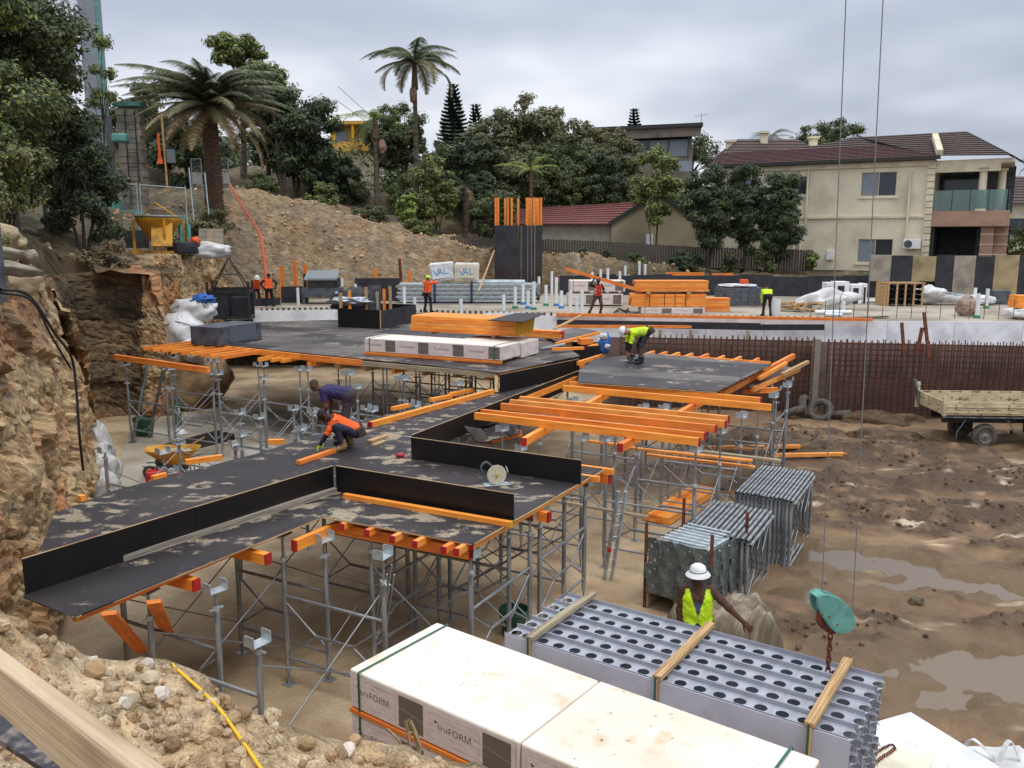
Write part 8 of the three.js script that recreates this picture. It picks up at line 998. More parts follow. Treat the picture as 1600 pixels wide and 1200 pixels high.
  // hill houses
  const h1 = thing('hill_house', 'brown hip-roofed hill house with cream chimneys behind the cream house', 'house', [30, 9.6, -104]); mesh('wall', at(boxG(13, 5, 8), 0, 2.5, 0), Mt.cream, h1); roofPlane(h1, [-7.2, 5, 4.6], [7.2, 5, 4.6], [3.5, 8.3, 0], [-3.5, 8.3, 0], brownTile, 9); roofPlane(h1, [-7.2, 5, -4.6], [-7.2, 5, 4.6], [-3.5, 8.3, 0], [-3.5, 8.3, 0], brownTile, 9); for (const [x, y] of [[-4.5, 7.6], [-0.6, 8.6], [5.2, 8.0]]) { const k = mesh('chimney', at(boxG(0.8, 2.6, 0.8), x, y - 1, 0.5), Mt.creamTrim, h1); mesh('chimney_cap', at(boxG(1.1, 0.25, 1.1), x, y + 0.4, 0.5), Mt.creamTrim, k); } mesh('terrace', at(boxG(6, 1.6, 3), 6.5, 6.0, 3), Mt.creamTrim, h1);
  const y = thing('yellow_house', 'ochre balconied house on the slope behind the small king palm', 'house', [-17.5, 15.6, -98]); mesh('wall', at(boxG(4.4, 4.2, 5), -0.4, 1.0, -2.5), mottled([206, 168, 92], [180, 142, 74], { seed: 80, size: 3 }), y); mesh('balcony_roof', at(boxG(4.6, 0.35, 2.4), 0.2, 3.2, 0.6), mottled([206, 160, 70], [176, 132, 56], { seed: 81 }), y); for (const x of [-1.8, 0.2, 2.2]) mesh('post', at(boxG(0.22, 2.6, 0.22), x, 1.9, 1.6), Mt.yellowEnd, y); mesh('balustrade', at(boxG(4.4, 1.0, 0.15), 0.2, 0.7, 1.6), mottled([206, 160, 70], [176, 132, 56], { seed: 81 }), y); mesh('window', at(boxG(1.4, 1.4, 0.08), -1.4, 1.9, 0.04), Mt.curtain, y); mesh('lower_wall', at(boxG(5, 5, 4), 0, -2.6, -1.5), Mt.creamTrim, y);
  const lw = thing('garden_wall', 'pale retaining wall between the king palms', 'wall', [-9.8, 6.6, -65]); mesh('wall', at(boxG(5, 1.6, 0.3), 0, 0.8, 0), Mt.greyWall, lw); mesh('gate_pier', at(boxG(0.5, 2.0, 0.5), 1.6, 1.0, 0.1), Mt.greyWall, lw);
}
// ---------- crane base, kibble and clutter at the top left ----------
{
  const t = thing('tower_crane', 'grey steel crane mast on a turquoise base beside the block pier', 'crane', [-20.6, 7.4, -44.5]); const m = [-19.49, 16.23, -44.5];
  mesh('mast', at(boxG(0.86, 24, 0.7, 0.03), -0.1, 13.0, 0), mottled([138, 146, 152], [118, 126, 132], { seed: 83, size: 3 }), t); mesh('mast_edge', at(boxG(0.12, 24, 0.12), 0.42, 13.0, 0.36), Mt.turq, t); mesh('lower_mast', at(boxG(1.0, 4.4, 0.8), 0.05, 2.9, 0.35), mottled([112, 116, 120], [94, 98, 102], { seed: 84, size: 2 }), t);
  mesh('base_collar', at(boxG(1.3, 0.7, 1.0), 0.1, 0.75, 0.4), Mt.turq, t); mesh('ballast_beam', at(boxG(3.0, 0.75, 0.5), 0.6, 0.15, 0.6, 0.2), Mt.turq, t); mesh('ballast_beam', at(boxG(3.6, 0.5, 0.4), 2.6, 0.0, 0.9, -0.15), Mt.turq, t); mesh('motor', at(boxG(0.75, 0.4, 0.5, 0.08), 1.3, 4.0, 0.8), Mt.turq, t);
  const p = thing('block_pier', 'weathered concrete block pier standing behind the crane mast', 'pier', [-19.4, 7.9, -45.2]); for (let j = 0; j < 15; j++) for (let i = 0; i < 2; i++) mesh('block', at(boxG(0.58, 0.32, 0.6, 0.015), -0.3 + i * 0.59 + (j % 2 ? 0.03 : -0.03), 0.2 + j * 0.335, (i + j) % 3 * 0.015), Mt.hoard1, p); mesh('cap', at(boxG(1.35, 0.22, 0.8), 0, 5.3, 0), Mt.turq, p); mesh('ladder', J([cyl([-0.1, 0.3, 0.4], [-0.1, 5, 0.4], 0.03, 0.03, 5), cyl([0.4, 0.3, 0.4], [0.4, 5, 0.4], 0.03, 0.03, 5), ...[0, 1, 2, 3, 4, 5].map((i) => cyl([-0.1, 0.8 + i * 0.7, 0.4], [0.4, 0.8 + i * 0.7, 0.4], 0.02, 0.02, 5))]), Mt.black, p);
  // yellow concrete kibble
  const kz = -33.4, kx = -14.0, ky = terrainH(-14.6, -34) , k = thing('concrete_kibble', 'yellow concrete kibble with a sloping chute standing on two skids', 'concrete bucket', [-13.75, 5.95, -33.9], -0.25);
  const cone = lathe([[0.001, 0.35], [0.28, 0.35], [0.82, 1.25], [0.84, 1.42], [0.78, 1.42], [0.74, 1.25], [0.25, 0.4]], 22); const ym = Mt.yellowPaint.clone(); ym.side = THREE.DoubleSide; mesh('hopper', boxUV(cone), ym, k); mesh('rim', at(new THREE.TorusGeometry(0.83, 0.04, 6, 26), 0, 1.42, 0, 0, Math.PI / 2), Mt.galvDull, k); for (const s of [-1, 1]) { mesh('skid', at(boxG(0.14, 0.1, 1.7), s * 0.68, 0.06, 0), Mt.yellowPaint, k); for (const z of [-0.6, 0.6]) mesh('leg', at(boxG(0.07, 1.25, 0.07), s * 0.68, 0.68, z), Mt.yellowPaint, k); } mesh('chute', at(boxG(0.75, 1.25, 0.08), 0.5, 0.85, 0.5, 0.5, -0.45), Mt.yellowPaint, k); mesh('bail', bent([[-0.8, 1.42, 0], [-0.1, 1.95, 0], [0.8, 1.42, 0]], 0.03), Mt.yellowPaint, k);
  one('round_tub', 'large black round tub beside the yellow kibble', 'tub', at(boxUV(lathe([[0.001, 0], [0.62, 0], [0.7, 0.06], [0.7, 0.42], [0.62, 0.46], [0.58, 0.42], [0.001, 0.4]], 24)), -12.95, 5.95, -34.2), Mt.black, [-12.95, 5.95, -34.2]);
  for (const [x, l] of [[-13.05, 'turquoise pipe stub inside the black tub'], [-12.75, 'second turquoise pipe stub inside the black tub']]) one('pipe_stub', l, 'pipe', cyl([x, 6.3, -34.3], [x, 7.1, -34.3], 0.09, 0.09, 10), Mt.turq, [x, 6.3, -34.3]);
  const sh = thing('board_stack', 'leaning grey boards and a sagging white plastic sheet at the cliff top', 'boards', [-12.0, 5.95, -34.6]); for (let i = 0; i < 3; i++) mesh('board', at(boxG(0.34, 0.95, 0.04), -0.3 + i * 0.33, 0.5, 0.05 * i, 0.1, -0.25), i === 1 ? Mt.oldPine : Mt.greyPine, sh); mesh('plastic_sheet', at(lump(0.75, 0.3, 0.3, 33, 0.5, 4), 0.1, 0.1, 0.35), Mt.bagWhite, sh);
  one('grating_panel', 'black mesh panel propped behind the kibble', 'grating', at(boxG(0.9, 0.7, 0.06), -15.1, 6.5, -35, 0.2, -0.2), Mt.black, [-15.1, 6.1, -35]); one('red_bag', 'orange plastic bag among the clutter by the tub', 'bag', at(lump(0.2, 0.16, 0.16, 3, 0.4, 3), -12.4, 6.45, -34.0), Mt.orangePlastic, [-12.4, 6.3, -34]);
  // temporary fence
  const fe = thing('temporary_fence', 'galvanised temporary fence panels round the crane base and palm', 'fence', [-16, 6.6, -38.5]); const fpz = [[-18, 8.92, -38.5], [-16.47, 8.86, -38.5], [-16.33, 8.84, -38.5], [-14.34, 8.7, -38.5]]; wpart(fe, 'top_rail', cyl(fpz[0], fpz[1], 0.025, 0.025, 6), Mt.galvBright); wpart(fe, 'top_rail', cyl(fpz[2], fpz[3], 0.025, 0.025, 6), Mt.galvBright); for (const q of [fpz[0], fpz[1], fpz[2], fpz[3]]) wpart(fe, 'post', cyl([q[0], 6.2, q[2]], [q[0], q[1] + 0.08, q[2]], 0.028, 0.028, 6), Mt.galvBright); for (let i = 0; i < 22; i++) { const f = i / 21, x = mix(fpz[0][0], fpz[3][0], f); wpart(fe, 'mesh_wire', cyl([x, 6.6, -38.5], [x, 8.85, -38.5], 0.006, 0.006, 4), Mt.galv); } wpart(fe, 'mid_rail', cyl([fpz[0][0], 7.6, -38.5], [fpz[3][0], 7.5, -38.5], 0.012, 0.012, 4), Mt.galv);
  for (const [a, b, l] of [[[-14.74, 9.71, -40.2], [-14.59, 7.32, -40], 'slanted galvanised post standing left of the date palm'], [[-14.17, 9.51, -40.6], [-14.03, 7.62, -40.4], 'thin galvanised post in front of the date palm']]) one('steel_post', l, 'post', cyl(b, a, 0.03, 0.03, 6), Mt.galvBright, b);
  const f2 = thing('temporary_fence', 'small mesh fence panels behind the date palm on the mound', 'fence', [-17, 8.3, -50]); for (const [a, b] of [[[-17.47, 10.78, -48], [-16.93, 9.36, -48]], [[-16.27, 10.87, -49], [-15.78, 9.41, -49]]]) { wpart(f2, 'frame', J([cyl([a[0], a[1], a[2]], [b[0], a[1], a[2]], 0.03, 0.03, 5), cyl([a[0], b[1], a[2]], [b[0], b[1], a[2]], 0.03, 0.03, 5), cyl([a[0], b[1] - 0.8, a[2]], [a[0], a[1], a[2]], 0.03, 0.03, 5), cyl([b[0], b[1] - 0.8, a[2]], [b[0], a[1], a[2]], 0.03, 0.03, 5)]), Mt.galvBright); for (let i = 1; i < 8; i++) wpart(f2, 'wire', cyl([mix(a[0], b[0], i / 8), b[1], a[2]], [mix(a[0], b[0], i / 8), a[1], a[2]], 0.008, 0.008, 4), Mt.galv); wpart(f2, 'white_sign', at(boxG(0.55, 0.6, 0.02), mix(a[0], b[0], 0.5), mix(a[1], b[1], 0.72), a[2] + 0.04), Mt.white); }
  // post, hanging bucket and orange funnel left of the palm
  const hp = thing('signal_post', 'orange tremie funnel hanging on a thin post by the crane', 'funnel', [-16.59, 9.01, -42]); wpart(hp, 'post', cyl([-16.49, 8.71, -42], [-16.54, 12.31, -42], 0.05, 0.05, 6), Mt.pine); wpart(hp, 'funnel', at((() => { const g = lathe([[0.03, 1.4], [0.04, 0.3], [0.13, 0.0], [0.15, 0.0], [0.06, 0.35], [0.05, 1.4]], 14); return g; })(), ...[-16.68, 10.01, -41.8]), Mt.orangePlastic); one('grey_sign', 'pale grey box hanging on the post left of the palm', 'box', at(boxG(0.34, 0.62, 0.2), ...[-16.22, 10.38, -42]), Mt.steelGrey, [-16.24, 10.08, -42]);
  // paling fence and cream post at far left
  const lf = thing('timber_fence', 'old dark paling fence behind the left trees', 'fence', [-19, 7.0, -27.5]); const pg = boxG(0.16, 2.4, 0.03); for (let i = 0; i < 44; i++) { const q = mesh('paling', pg, Mt.fence, lf); q.position.set(-4.2 + i * 0.175, 0.95 + ((i * 7) % 5) * 0.02 - i * 0.012, i * 0.02); } for (const y of [0.4, 1.6]) mesh('rail', at(boxG(7.8, 0.1, 0.06), -0.3, y, 0.35), Mt.fence, lf);
  const cp = thing('cream_post', 'cream rendered post end at the left edge on the cliff', 'post', [-9.3, 5.6, -15.1]); mesh('shaft', at(boxG(0.5, 2.5, 0.4, 0.01), 0.02, 1.1, 0), mottled([214, 206, 190], [196, 186, 168], { seed: 86, size: 2 }), cp); mesh('dark_edge', at(boxG(0.04, 2.5, 0.42), 0.29, 1.1, 0), Mt.darkGrey, cp);
  const r = rng(90); const rkm = [mottled([176, 156, 126], [136, 114, 86], { seed: 87, size: 0.7, bump: 0.02 }), mottled([150, 140, 122], [112, 102, 86], { seed: 88, size: 0.7, bump: 0.02 })]; const flatR = [[-9.6, -15.6, 0.9, 0.16, 'broad flat stone at the cliff lip under the cream post'], [-10.2, -17.0, 0.65, 0.14, 'pale flat stone slab tilting at the cliff lip'], [-9.9, -16.2, 0.5, 0.2, 'blocky stone between the flat slabs'], [-11.0, -18.6, 0.45, 0.3, 'upright rubble stone beside the weed bush'], [-10.4, -18.2, 0.4, 0.28, 'tan rubble block behind the flat slabs'], [-11.6, -20.2, 0.35, 0.22, 'small pale rubble stone below the green tree']];
  for (const [x, z, s, h, l] of flatR) { const y = Math.max(5.5, terrainH(x, z)); const g = lump(s, h, s * 0.6, x * 3, 0.35, 3); g.rotateZ((r() - 0.5) * 0.4); g.rotateY(r() * 3); one('rubble_stone', l, 'stone', at(g, x, y + h * 0.4, z), rkm[s > 0.5 ? 1 : 0], [x, y, z]); }
  for (let i = 0; i < 46; i++) { const x = -9.6 - r() * 3.4, z = -13.5 - r() * 9, y = terrainH(x, z); if (y < 3) continue; const s = 0.1 + r() * 0.24; const g = lump(s, s * 0.6, s * 0.8, i * 1.7, 0.4, 2); g.rotateY(r() * 6); one('rubble_stone', 'loose rubble stone on the cliff top under the trees', 'stone', at(g, x, y + s * 0.2, z), rkm[i % 2], [x, y, z], 'rubble on the cliff top'); }
  // overhead wires by the yellow house
  for (const [a, b, l] of [[[-18.48, 22.33, -95], [-13.69, 18.07, -95], 'upper overhead wire above the yellow house'], [[-18.8, 21.02, -95], [-15.39, 18.59, -95], 'lower overhead wire above the yellow house']]) one('overhead_wire', l, 'wire', cyl(a, b, 0.03, 0.03, 4), Mt.cable, a);
}

// ---------- people ----------
function nets(f, lo, hi, h) { // naive surface nets over a distance field
  const nx = Math.ceil((hi[0] - lo[0]) / h) + 1, ny = Math.ceil((hi[1] - lo[1]) / h) + 1, nz = Math.ceil((hi[2] - lo[2]) / h) + 1, F = new Float32Array(nx * ny * nz), at3 = (i, j, k) => (k * ny + j) * nx + i;
  for (let k = 0; k < nz; k++) for (let j = 0; j < ny; j++) for (let i = 0; i < nx; i++) F[at3(i, j, k)] = f(lo[0] + i * h, lo[1] + j * h, lo[2] + k * h);
  const id = new Int32Array(nx * ny * nz).fill(-1), pos = [], idx = []; const E = [[0, 1], [2, 3], [4, 5], [6, 7], [0, 2], [1, 3], [4, 6], [5, 7], [0, 4], [1, 5], [2, 6], [3, 7]];
  for (let k = 0; k < nz - 1; k++) for (let j = 0; j < ny - 1; j++) for (let i = 0; i < nx - 1; i++) { const v = []; let m = 0; for (let c = 0; c < 8; c++) { const q = F[at3(i + (c & 1), j + (c >> 1 & 1), k + (c >> 2))]; v.push(q); if (q < 0) m |= 1 << c; } if (m === 0 || m === 255) continue; let x = 0, y = 0, z = 0, n = 0; for (const [a, b] of E) { if ((v[a] < 0) === (v[b] < 0)) continue; const t = v[a] / (v[a] - v[b]); x += mix(a & 1, b & 1, t); y += mix(a >> 1 & 1, b >> 1 & 1, t); z += mix(a >> 2, b >> 2, t); n++; } id[at3(i, j, k)] = pos.length / 3; pos.push(lo[0] + (i + x / n) * h, lo[1] + (j + y / n) * h, lo[2] + (k + z / n) * h); }
  const quad = (a, b, c, d, fl) => { if (a < 0 || b < 0 || c < 0 || d < 0) return; if (fl) idx.push(a, b, c, a, c, d); else idx.push(a, c, b, a, d, c); };
  for (let k = 1; k < nz - 1; k++) for (let j = 1; j < ny - 1; j++) for (let i = 1; i < nx - 1; i++) { const s = F[at3(i, j, k)] < 0; if (s !== F[at3(i + 1, j, k)] < 0) quad(id[at3(i, j - 1, k - 1)], id[at3(i, j, k - 1)], id[at3(i, j, k)], id[at3(i, j - 1, k)], s); if (s !== F[at3(i, j + 1, k)] < 0) quad(id[at3(i - 1, j, k - 1)], id[at3(i - 1, j, k)], id[at3(i, j, k)], id[at3(i, j, k - 1)], s); if (s !== F[at3(i, j, k + 1)] < 0) quad(id[at3(i - 1, j - 1, k)], id[at3(i, j - 1, k)], id[at3(i, j, k)], id[at3(i - 1, j, k)], s); }
  const g = new THREE.BufferGeometry(); g.setAttribute('position', new THREE.Float32BufferAttribute(pos, 3)); g.setIndex(idx); g.computeVertexNormals(); return g;
}
function bone(a, b, ra, rb, tag) { return { a, b, ra, rb, tag, d: [b[0] - a[0], b[1] - a[1], b[2] - a[2]], l2: Math.max(1e-9, (b[0] - a[0]) ** 2 + (b[1] - a[1]) ** 2 + (b[2] - a[2]) ** 2) }; }
function sd(B, x, y, z) { const px = x - B.a[0], py = y - B.a[1], pz = z - B.a[2], t = clamp((px * B.d[0] + py * B.d[1] + pz * B.d[2]) / B.l2), qx = px - B.d[0] * t, qy = py - B.d[1] * t, qz = pz - B.d[2] * t; return Math.sqrt(qx * qx + qy * qy + qz * qz) - (B.ra + (B.rb - B.ra) * t); }
function skin(bones, h, k, colf, fold = 0) { // mesh a set of bones, colour by nearest bone
  let lo = [1e9, 1e9, 1e9], hi = [-1e9, -1e9, -1e9]; for (const B of bones) for (const [p, r] of [[B.a, B.ra], [B.b, B.rb]]) for (let e = 0; e < 3; e++) { lo[e] = Math.min(lo[e], p[e] - r - 0.04); hi[e] = Math.max(hi[e], p[e] + r + 0.04); }
  const g = nets((x, y, z) => { let d = 1; for (const B of bones) { const q = sd(B, x, y, z); if (q > d + k) continue; const w = Math.max(k - Math.abs(d - q), 0) / k; d = Math.min(d, q) - w * w * k * 0.25; } return d; }, lo, hi, h);
  const off = [], n = g.attributes.position; const col = new Float32Array(n.count * 3); for (let i = 0; i < n.count; i++) { const p = [n.getX(i), n.getY(i), n.getZ(i)]; let bd = 1e9, bt = null; for (const B of bones) { const q = sd(B, ...p); if (q < bd) { bd = q; bt = B; } } const c = colf(bt.tag, p); if (fold && bt.tag !== 'skin' && bt.tag !== 'neck') { const nm = g.attributes.normal, f = fold * (1 - 2 * Math.abs(n3(p[0] * 11 + p[1] * 5, p[1] * 9, p[2] * 11))); off.push([i, nm.getX(i) * f, nm.getY(i) * f, nm.getZ(i) * f]); } col[3 * i] = c[0]; col[3 * i + 1] = c[1]; col[3 * i + 2] = c[2]; } for (const [i, x, y, z] of off) n.setXYZ(i, n.getX(i) + x, n.getY(i) + y, n.getZ(i) + z); if (off.length) g.computeVertexNormals(); g.setAttribute('color', new THREE.BufferAttribute(col, 3)); return g;
}
function ik(a, c, l1, l2, pole) { const A = V(a), C = V(c), d = C.clone().sub(A); let L = d.length(); const mx = (l1 + l2) * 0.999; if (L > mx) { C.copy(A).addScaledVector(d, mx / L); L = mx; d.copy(C).sub(A); } const u = d.clone().normalize(), p = V(pole); p.addScaledVector(u, -p.dot(u)).normalize(); const x = (l1 * l1 - l2 * l2 + L * L) / (2 * L), y = Math.sqrt(Math.max(0, l1 * l1 - x * x)); return [A.clone().addScaledVector(u, x).addScaledVector(p, y).toArray(), C.toArray()]; }
const col3 = (h) => { const c = new THREE.Color(h); return [c.r, c.g, c.b]; };
// local frame: faces +z, +x is the person's left. o.pelvis, o.lean (forward), o.side, o.twist, hands, feet, head look
function person(label, pos, ry, o) {
  const t = thing('person', label, 'person', pos, ry), C = o.col, S = o.s ?? 1, body = [], pv = o.pelvis, rot = new THREE.Euler(o.lean ?? 0, o.twist ?? 0, o.side ?? 0, 'YXZ'), T = (x, y, z) => { const v = new THREE.Vector3(x, y, z).applyEuler(rot); return [pv[0] + v.x, pv[1] + v.y, pv[2] + v.z]; };
  const sh = [T(0.185, 0.46, 0), T(-0.185, 0.46, 0)], hip = [[pv[0] + 0.095, pv[1] - 0.03, pv[2]], [pv[0] - 0.095, pv[1] - 0.03, pv[2]]], neck = T(0, 0.53, 0.01), headRot = new THREE.Euler((o.lean ?? 0) * 0.55 + (o.nod ?? 0), (o.twist ?? 0) + (o.look ?? 0), 0, 'YXZ'), HT = (x, y, z) => { const v = new THREE.Vector3(x, y, z).applyEuler(headRot); return [neck[0] + v.x, neck[1] + v.y, neck[2] + v.z]; };
  for (const s of [1, -1]) { body.push(bone(T(s * 0.075, 0.02, 0), T(s * 0.085, 0.36, 0.015), 0.115, 0.115, 'shirt')); body.push(bone(T(s * 0.05, 0.45, -0.01), T(s * 0.175, 0.455, -0.005), 0.07, 0.062, 'shirt')); }
  body.push(bone(T(0, 0.14, 0.05), T(0, 0.2, 0.05), 0.09, 0.09, 'shirt')); body.push(bone(hip[0], hip[1], 0.115, 0.115, 'pants')); body.push(bone(T(0, 0.44, 0), HT(0, 0.06, 0.01), 0.065, 0.055, 'neck'));
  const fin = [];
  [0, 1].forEach((i) => { const s = i ? -1 : 1, [el, wr] = ik(sh[i], o.hands[i], 0.295, 0.265, o.elbow?.[i] ?? [s * 0.6, -0.2, -0.8]); const fore = o.longSleeve ? 'sleeve' : 'skin', mid = lerp3(sh[i], el, 0.6); body.push(bone(sh[i], mid, 0.06, 0.05, o.bare ? 'skin' : 'upper')); body.push(bone(mid, el, 0.049, 0.043, o.bare ? 'skin' : o.shortSleeve ? 'skin' : 'upper')); body.push(bone(el, wr, 0.043, 0.03, fore));
    // hand: palm, four fingers in three bends, thumb from the side of the palm
    const d = V(wr).sub(V(el)).normalize(), hd = o.handDir?.[i] ? V(o.handDir[i]).normalize() : d, side = new THREE.Vector3(s, 0, 0).addScaledVector(hd, -hd.x * s); if (side.length() < 0.3) side.set(0, 0, 1).addScaledVector(hd, -hd.z); side.normalize(); const pn = hd.clone().cross(side).multiplyScalar(s), at2 = (f, q, n) => [wr[0] + hd.x * f + side.x * q + pn.x * n, wr[1] + hd.y * f + side.y * q + pn.y * n, wr[2] + hd.z * f + side.z * q + pn.z * n], cu = o.curl?.[i] ?? 0.6, tg = o.glove ? 'glove' : 'skin'; 
    for (const q of [-0.024, 0, 0.024]) fin.push(bone(at2(0.0, q * 0.7, 0), at2(0.088, q, 0), 0.017, 0.015, tg));
    [[-0.033, 0.062], [-0.011, 0.076], [0.011, 0.07], [0.033, 0.056]].forEach(([q, L]) => { let p = at2(0.088, q, 0), f = 0.088, n = 0, an = 0; for (const k of [0.46, 0.3, 0.24]) { an += cu * 0.75; f += L * k * Math.cos(an); n -= L * k * Math.sin(an); const e = at2(f, q * 1.12, n); fin.push(bone(p, e, 0.0095, 0.0085, tg)); p = e; } });
    const tb = at2(0.03, -0.034, -0.004), t1 = at2(0.062, -0.06, -0.016), t2 = at2(0.092, -0.066, -0.03); fin.push(bone(tb, t1, 0.013, 0.0105, tg)); fin.push(bone(t1, t2, 0.0105, 0.009, tg));
    const [kn, an] = ik(hip[i], o.feet[i], 0.43, 0.42, o.knee?.[i] ?? [s * 0.1, 0, 1]); body.push(bone(hip[i], kn, 0.095, 0.066, 'pants')); body.push(bone(kn, an, 0.064, 0.046, o.shorts ? 'skin' : 'shin')); const fd = o.footDir?.[i] ?? [s * 0.06, -0.03, 0.17]; body.push(bone([an[0], an[1] - 0.035, an[2] - 0.02], [an[0] + fd[0], an[1] + fd[1] - 0.03, an[2] + fd[2]], 0.05, 0.042, 'boot')); body.push(bone(an, [an[0], an[1] + 0.08, an[2]], 0.054, 0.054, 'boot')); });
  const shirtC = C.shirt, cf = (tag, p) => { const n = 0.92 + 0.16 * n3(p[0] * 30, p[1] * 30, p[2] * 30), m = (c) => [c[0] * n, c[1] * n, c[2] * n]; if (tag === 'shirt' || tag === 'neck') { const q = new THREE.Vector3(p[0] - pv[0], p[1] - pv[1], p[2] - pv[2]).applyQuaternion(new THREE.Quaternion().setFromEuler(rot).invert()); if (q.y < -0.02) return m(C.pants); if (o.vneck && q.z > 0 && q.y > 0.13 && Math.abs(q.x) < (q.y - 0.13) * 0.3) return q.y > 0.34 ? C.skin : C.under; if (q.y > 0.5 || (tag === 'neck' && q.y > 0.47)) return C.skin; if (o.bareArm && Math.abs(q.x) > 0.2) return C.skin; if (C.panel && Math.abs(q.x) > 0.12 && q.y < 0.34 && q.y > 0.1) return m(C.panel); if (C.stripe && q.z < 0 && Math.abs(Math.abs(q.x) - 0.08) < 0.02) return C.stripe; return m(shirtC); } return tag === 'upper' ? m(C.upper ?? shirtC) : tag === 'sleeve' ? m(C.sleeve ?? C.upper ?? shirtC) : tag === 'pants' ? m(C.pants) : tag === 'shin' ? m(C.shin ?? C.pants) : tag === 'boot' ? m(C.boot) : tag === 'glove' ? C.glove : C.skin; };
  const gb = skin(body, o.cell ?? 0.017, 0.045, cf, 0.011), gf = skin(fin, 0.006, 0.006, cf);
  const hb = [bone(HT(0, 0.185, -0.015), HT(0, 0.17, 0.012), 0.088, 0.084, 'skin'), bone(HT(0, 0.14, 0.03), HT(0, 0.105, 0.045), 0.07, 0.052, 'skin'), bone(HT(-0.03, 0.08, 0.05), HT(0.03, 0.08, 0.05), 0.034, 0.034, 'skin'), bone(HT(0, 0.15, 0.092), HT(0, 0.118, 0.112), 0.012, 0.017, 'skin'), bone(HT(-0.035, 0.165, 0.078), HT(0.035, 0.165, 0.078), 0.018, 0.018, 'skin'), bone(HT(-0.02, 0.086, 0.088), HT(0.02, 0.086, 0.088), 0.011, 0.011, 'lip'), bone(HT(0.085, 0.15, 0), HT(0.085, 0.12, 0.005), 0.016, 0.011, 'skin'), bone(HT(-0.085, 0.15, 0), HT(-0.085, 0.12, 0.005), 0.016, 0.011, 'skin'), bone(HT(0, 0.07, 0.0), HT(0, 0.0, -0.01), 0.056, 0.058, 'skin'), bone(HT(0.033, 0.148, 0.084), HT(0.033, 0.147, 0.086), 0.011, 0.011, 'eye'), bone(HT(-0.033, 0.148, 0.084), HT(-0.033, 0.147, 0.086), 0.011, 0.011, 'eye')];
  const iq = new THREE.Quaternion().setFromEuler(headRot).invert(), hc = C.hair ?? col3('#171210'); const gh = skin(hb, 0.0075, 0.018, (tag, p) => { const q = new THREE.Vector3(p[0] - neck[0], p[1] - neck[1], p[2] - neck[2]).applyQuaternion(iq); if (q.y > 0.12 && (q.z < -0.01 + (q.y - 0.2) * 0.9 || q.y > 0.235) && !(Math.abs(q.x) > 0.082)) return hc; return tag === 'lip' ? [C.skin[0] * 0.75, C.skin[1] * 0.55, C.skin[2] * 0.55] : tag === 'eye' ? [0.12, 0.1, 0.09] : C.skin; });
  const all = J([gb, gf, gh].map((g) => g.toNonIndexed())); mesh('body', all, Mt.skinV, t);
  const hg = (name, g, m) => { g.applyQuaternion(new THREE.Quaternion().setFromEuler(headRot)); g.translate(...neck); mesh(name, g, m, t); };
  if (o.hat === 'bucket') { hg('hat', at(lathe([[0.001, 0.31], [0.06, 0.305], [0.1, 0.275], [0.112, 0.22], [0.115, 0.2], [0.16, 0.155], [0.166, 0.161], [0.12, 0.215]], 26), 0, 0, -0.005), Object.assign(o.hatMat ?? Mt.white.clone(), { side: THREE.DoubleSide })); hg('hat_band', at(new THREE.CylinderGeometry(0.1165, 0.1175, 0.022, 26, 1, true), 0, 0.215, -0.005), Object.assign(flat(0x1d2533, 0.8), { side: THREE.DoubleSide })); }
  if (o.hat === 'helmet') { const d = new THREE.SphereGeometry(0.122, 20, 12, 0, 7, 0, Math.PI * 0.5); d.scale(1, 1.05, 1.12); hg('helmet', at(d, 0, 0.185, 0), o.hatMat ?? Mt.white); hg('helmet_brim', at(new THREE.CylinderGeometry(0.14, 0.145, 0.012, 22), 0, 0.185, 0.02), o.hatMat ?? Mt.white); }
  if (o.hat === 'cap') { const d = new THREE.SphereGeometry(0.106, 18, 10, 0, 7, 0, Math.PI * 0.5); d.scale(1, 0.95, 1.1); hg('cap', at(d, 0, 0.18, 0), o.hatMat ?? Mt.black); hg('cap_peak', at(boxG(0.15, 0.012, 0.1, 0.005), 0, 0.185, 0.14), o.hatMat ?? Mt.black); }
  if (o.belt) { const p = T(0.0, 0.0, 0); mesh('tool_belt', (() => { const g = new THREE.TorusGeometry(0.175, 0.026, 6, 22); g.scale(1, 0.85, 1.6); g.rotateX(Math.PI / 2); g.rotateX((o.lean ?? 0) * 0.4); g.translate(...T(0, -0.01, 0)); return g; })(), Mt.belt ??= mottled([86, 66, 48], [58, 44, 34], { seed: 2, size: 0.3 }), t); for (const s of [1, -1]) { const q = T(s * 0.2, -0.09, -0.04); mesh('tool_pouch', at(boxG(0.08, 0.2, 0.16, 0.03), q[0], q[1], q[2], 0, (o.lean ?? 0) * 0.4), Mt.belt, t); } }
  t.scale.setScalar(S); return t;
}
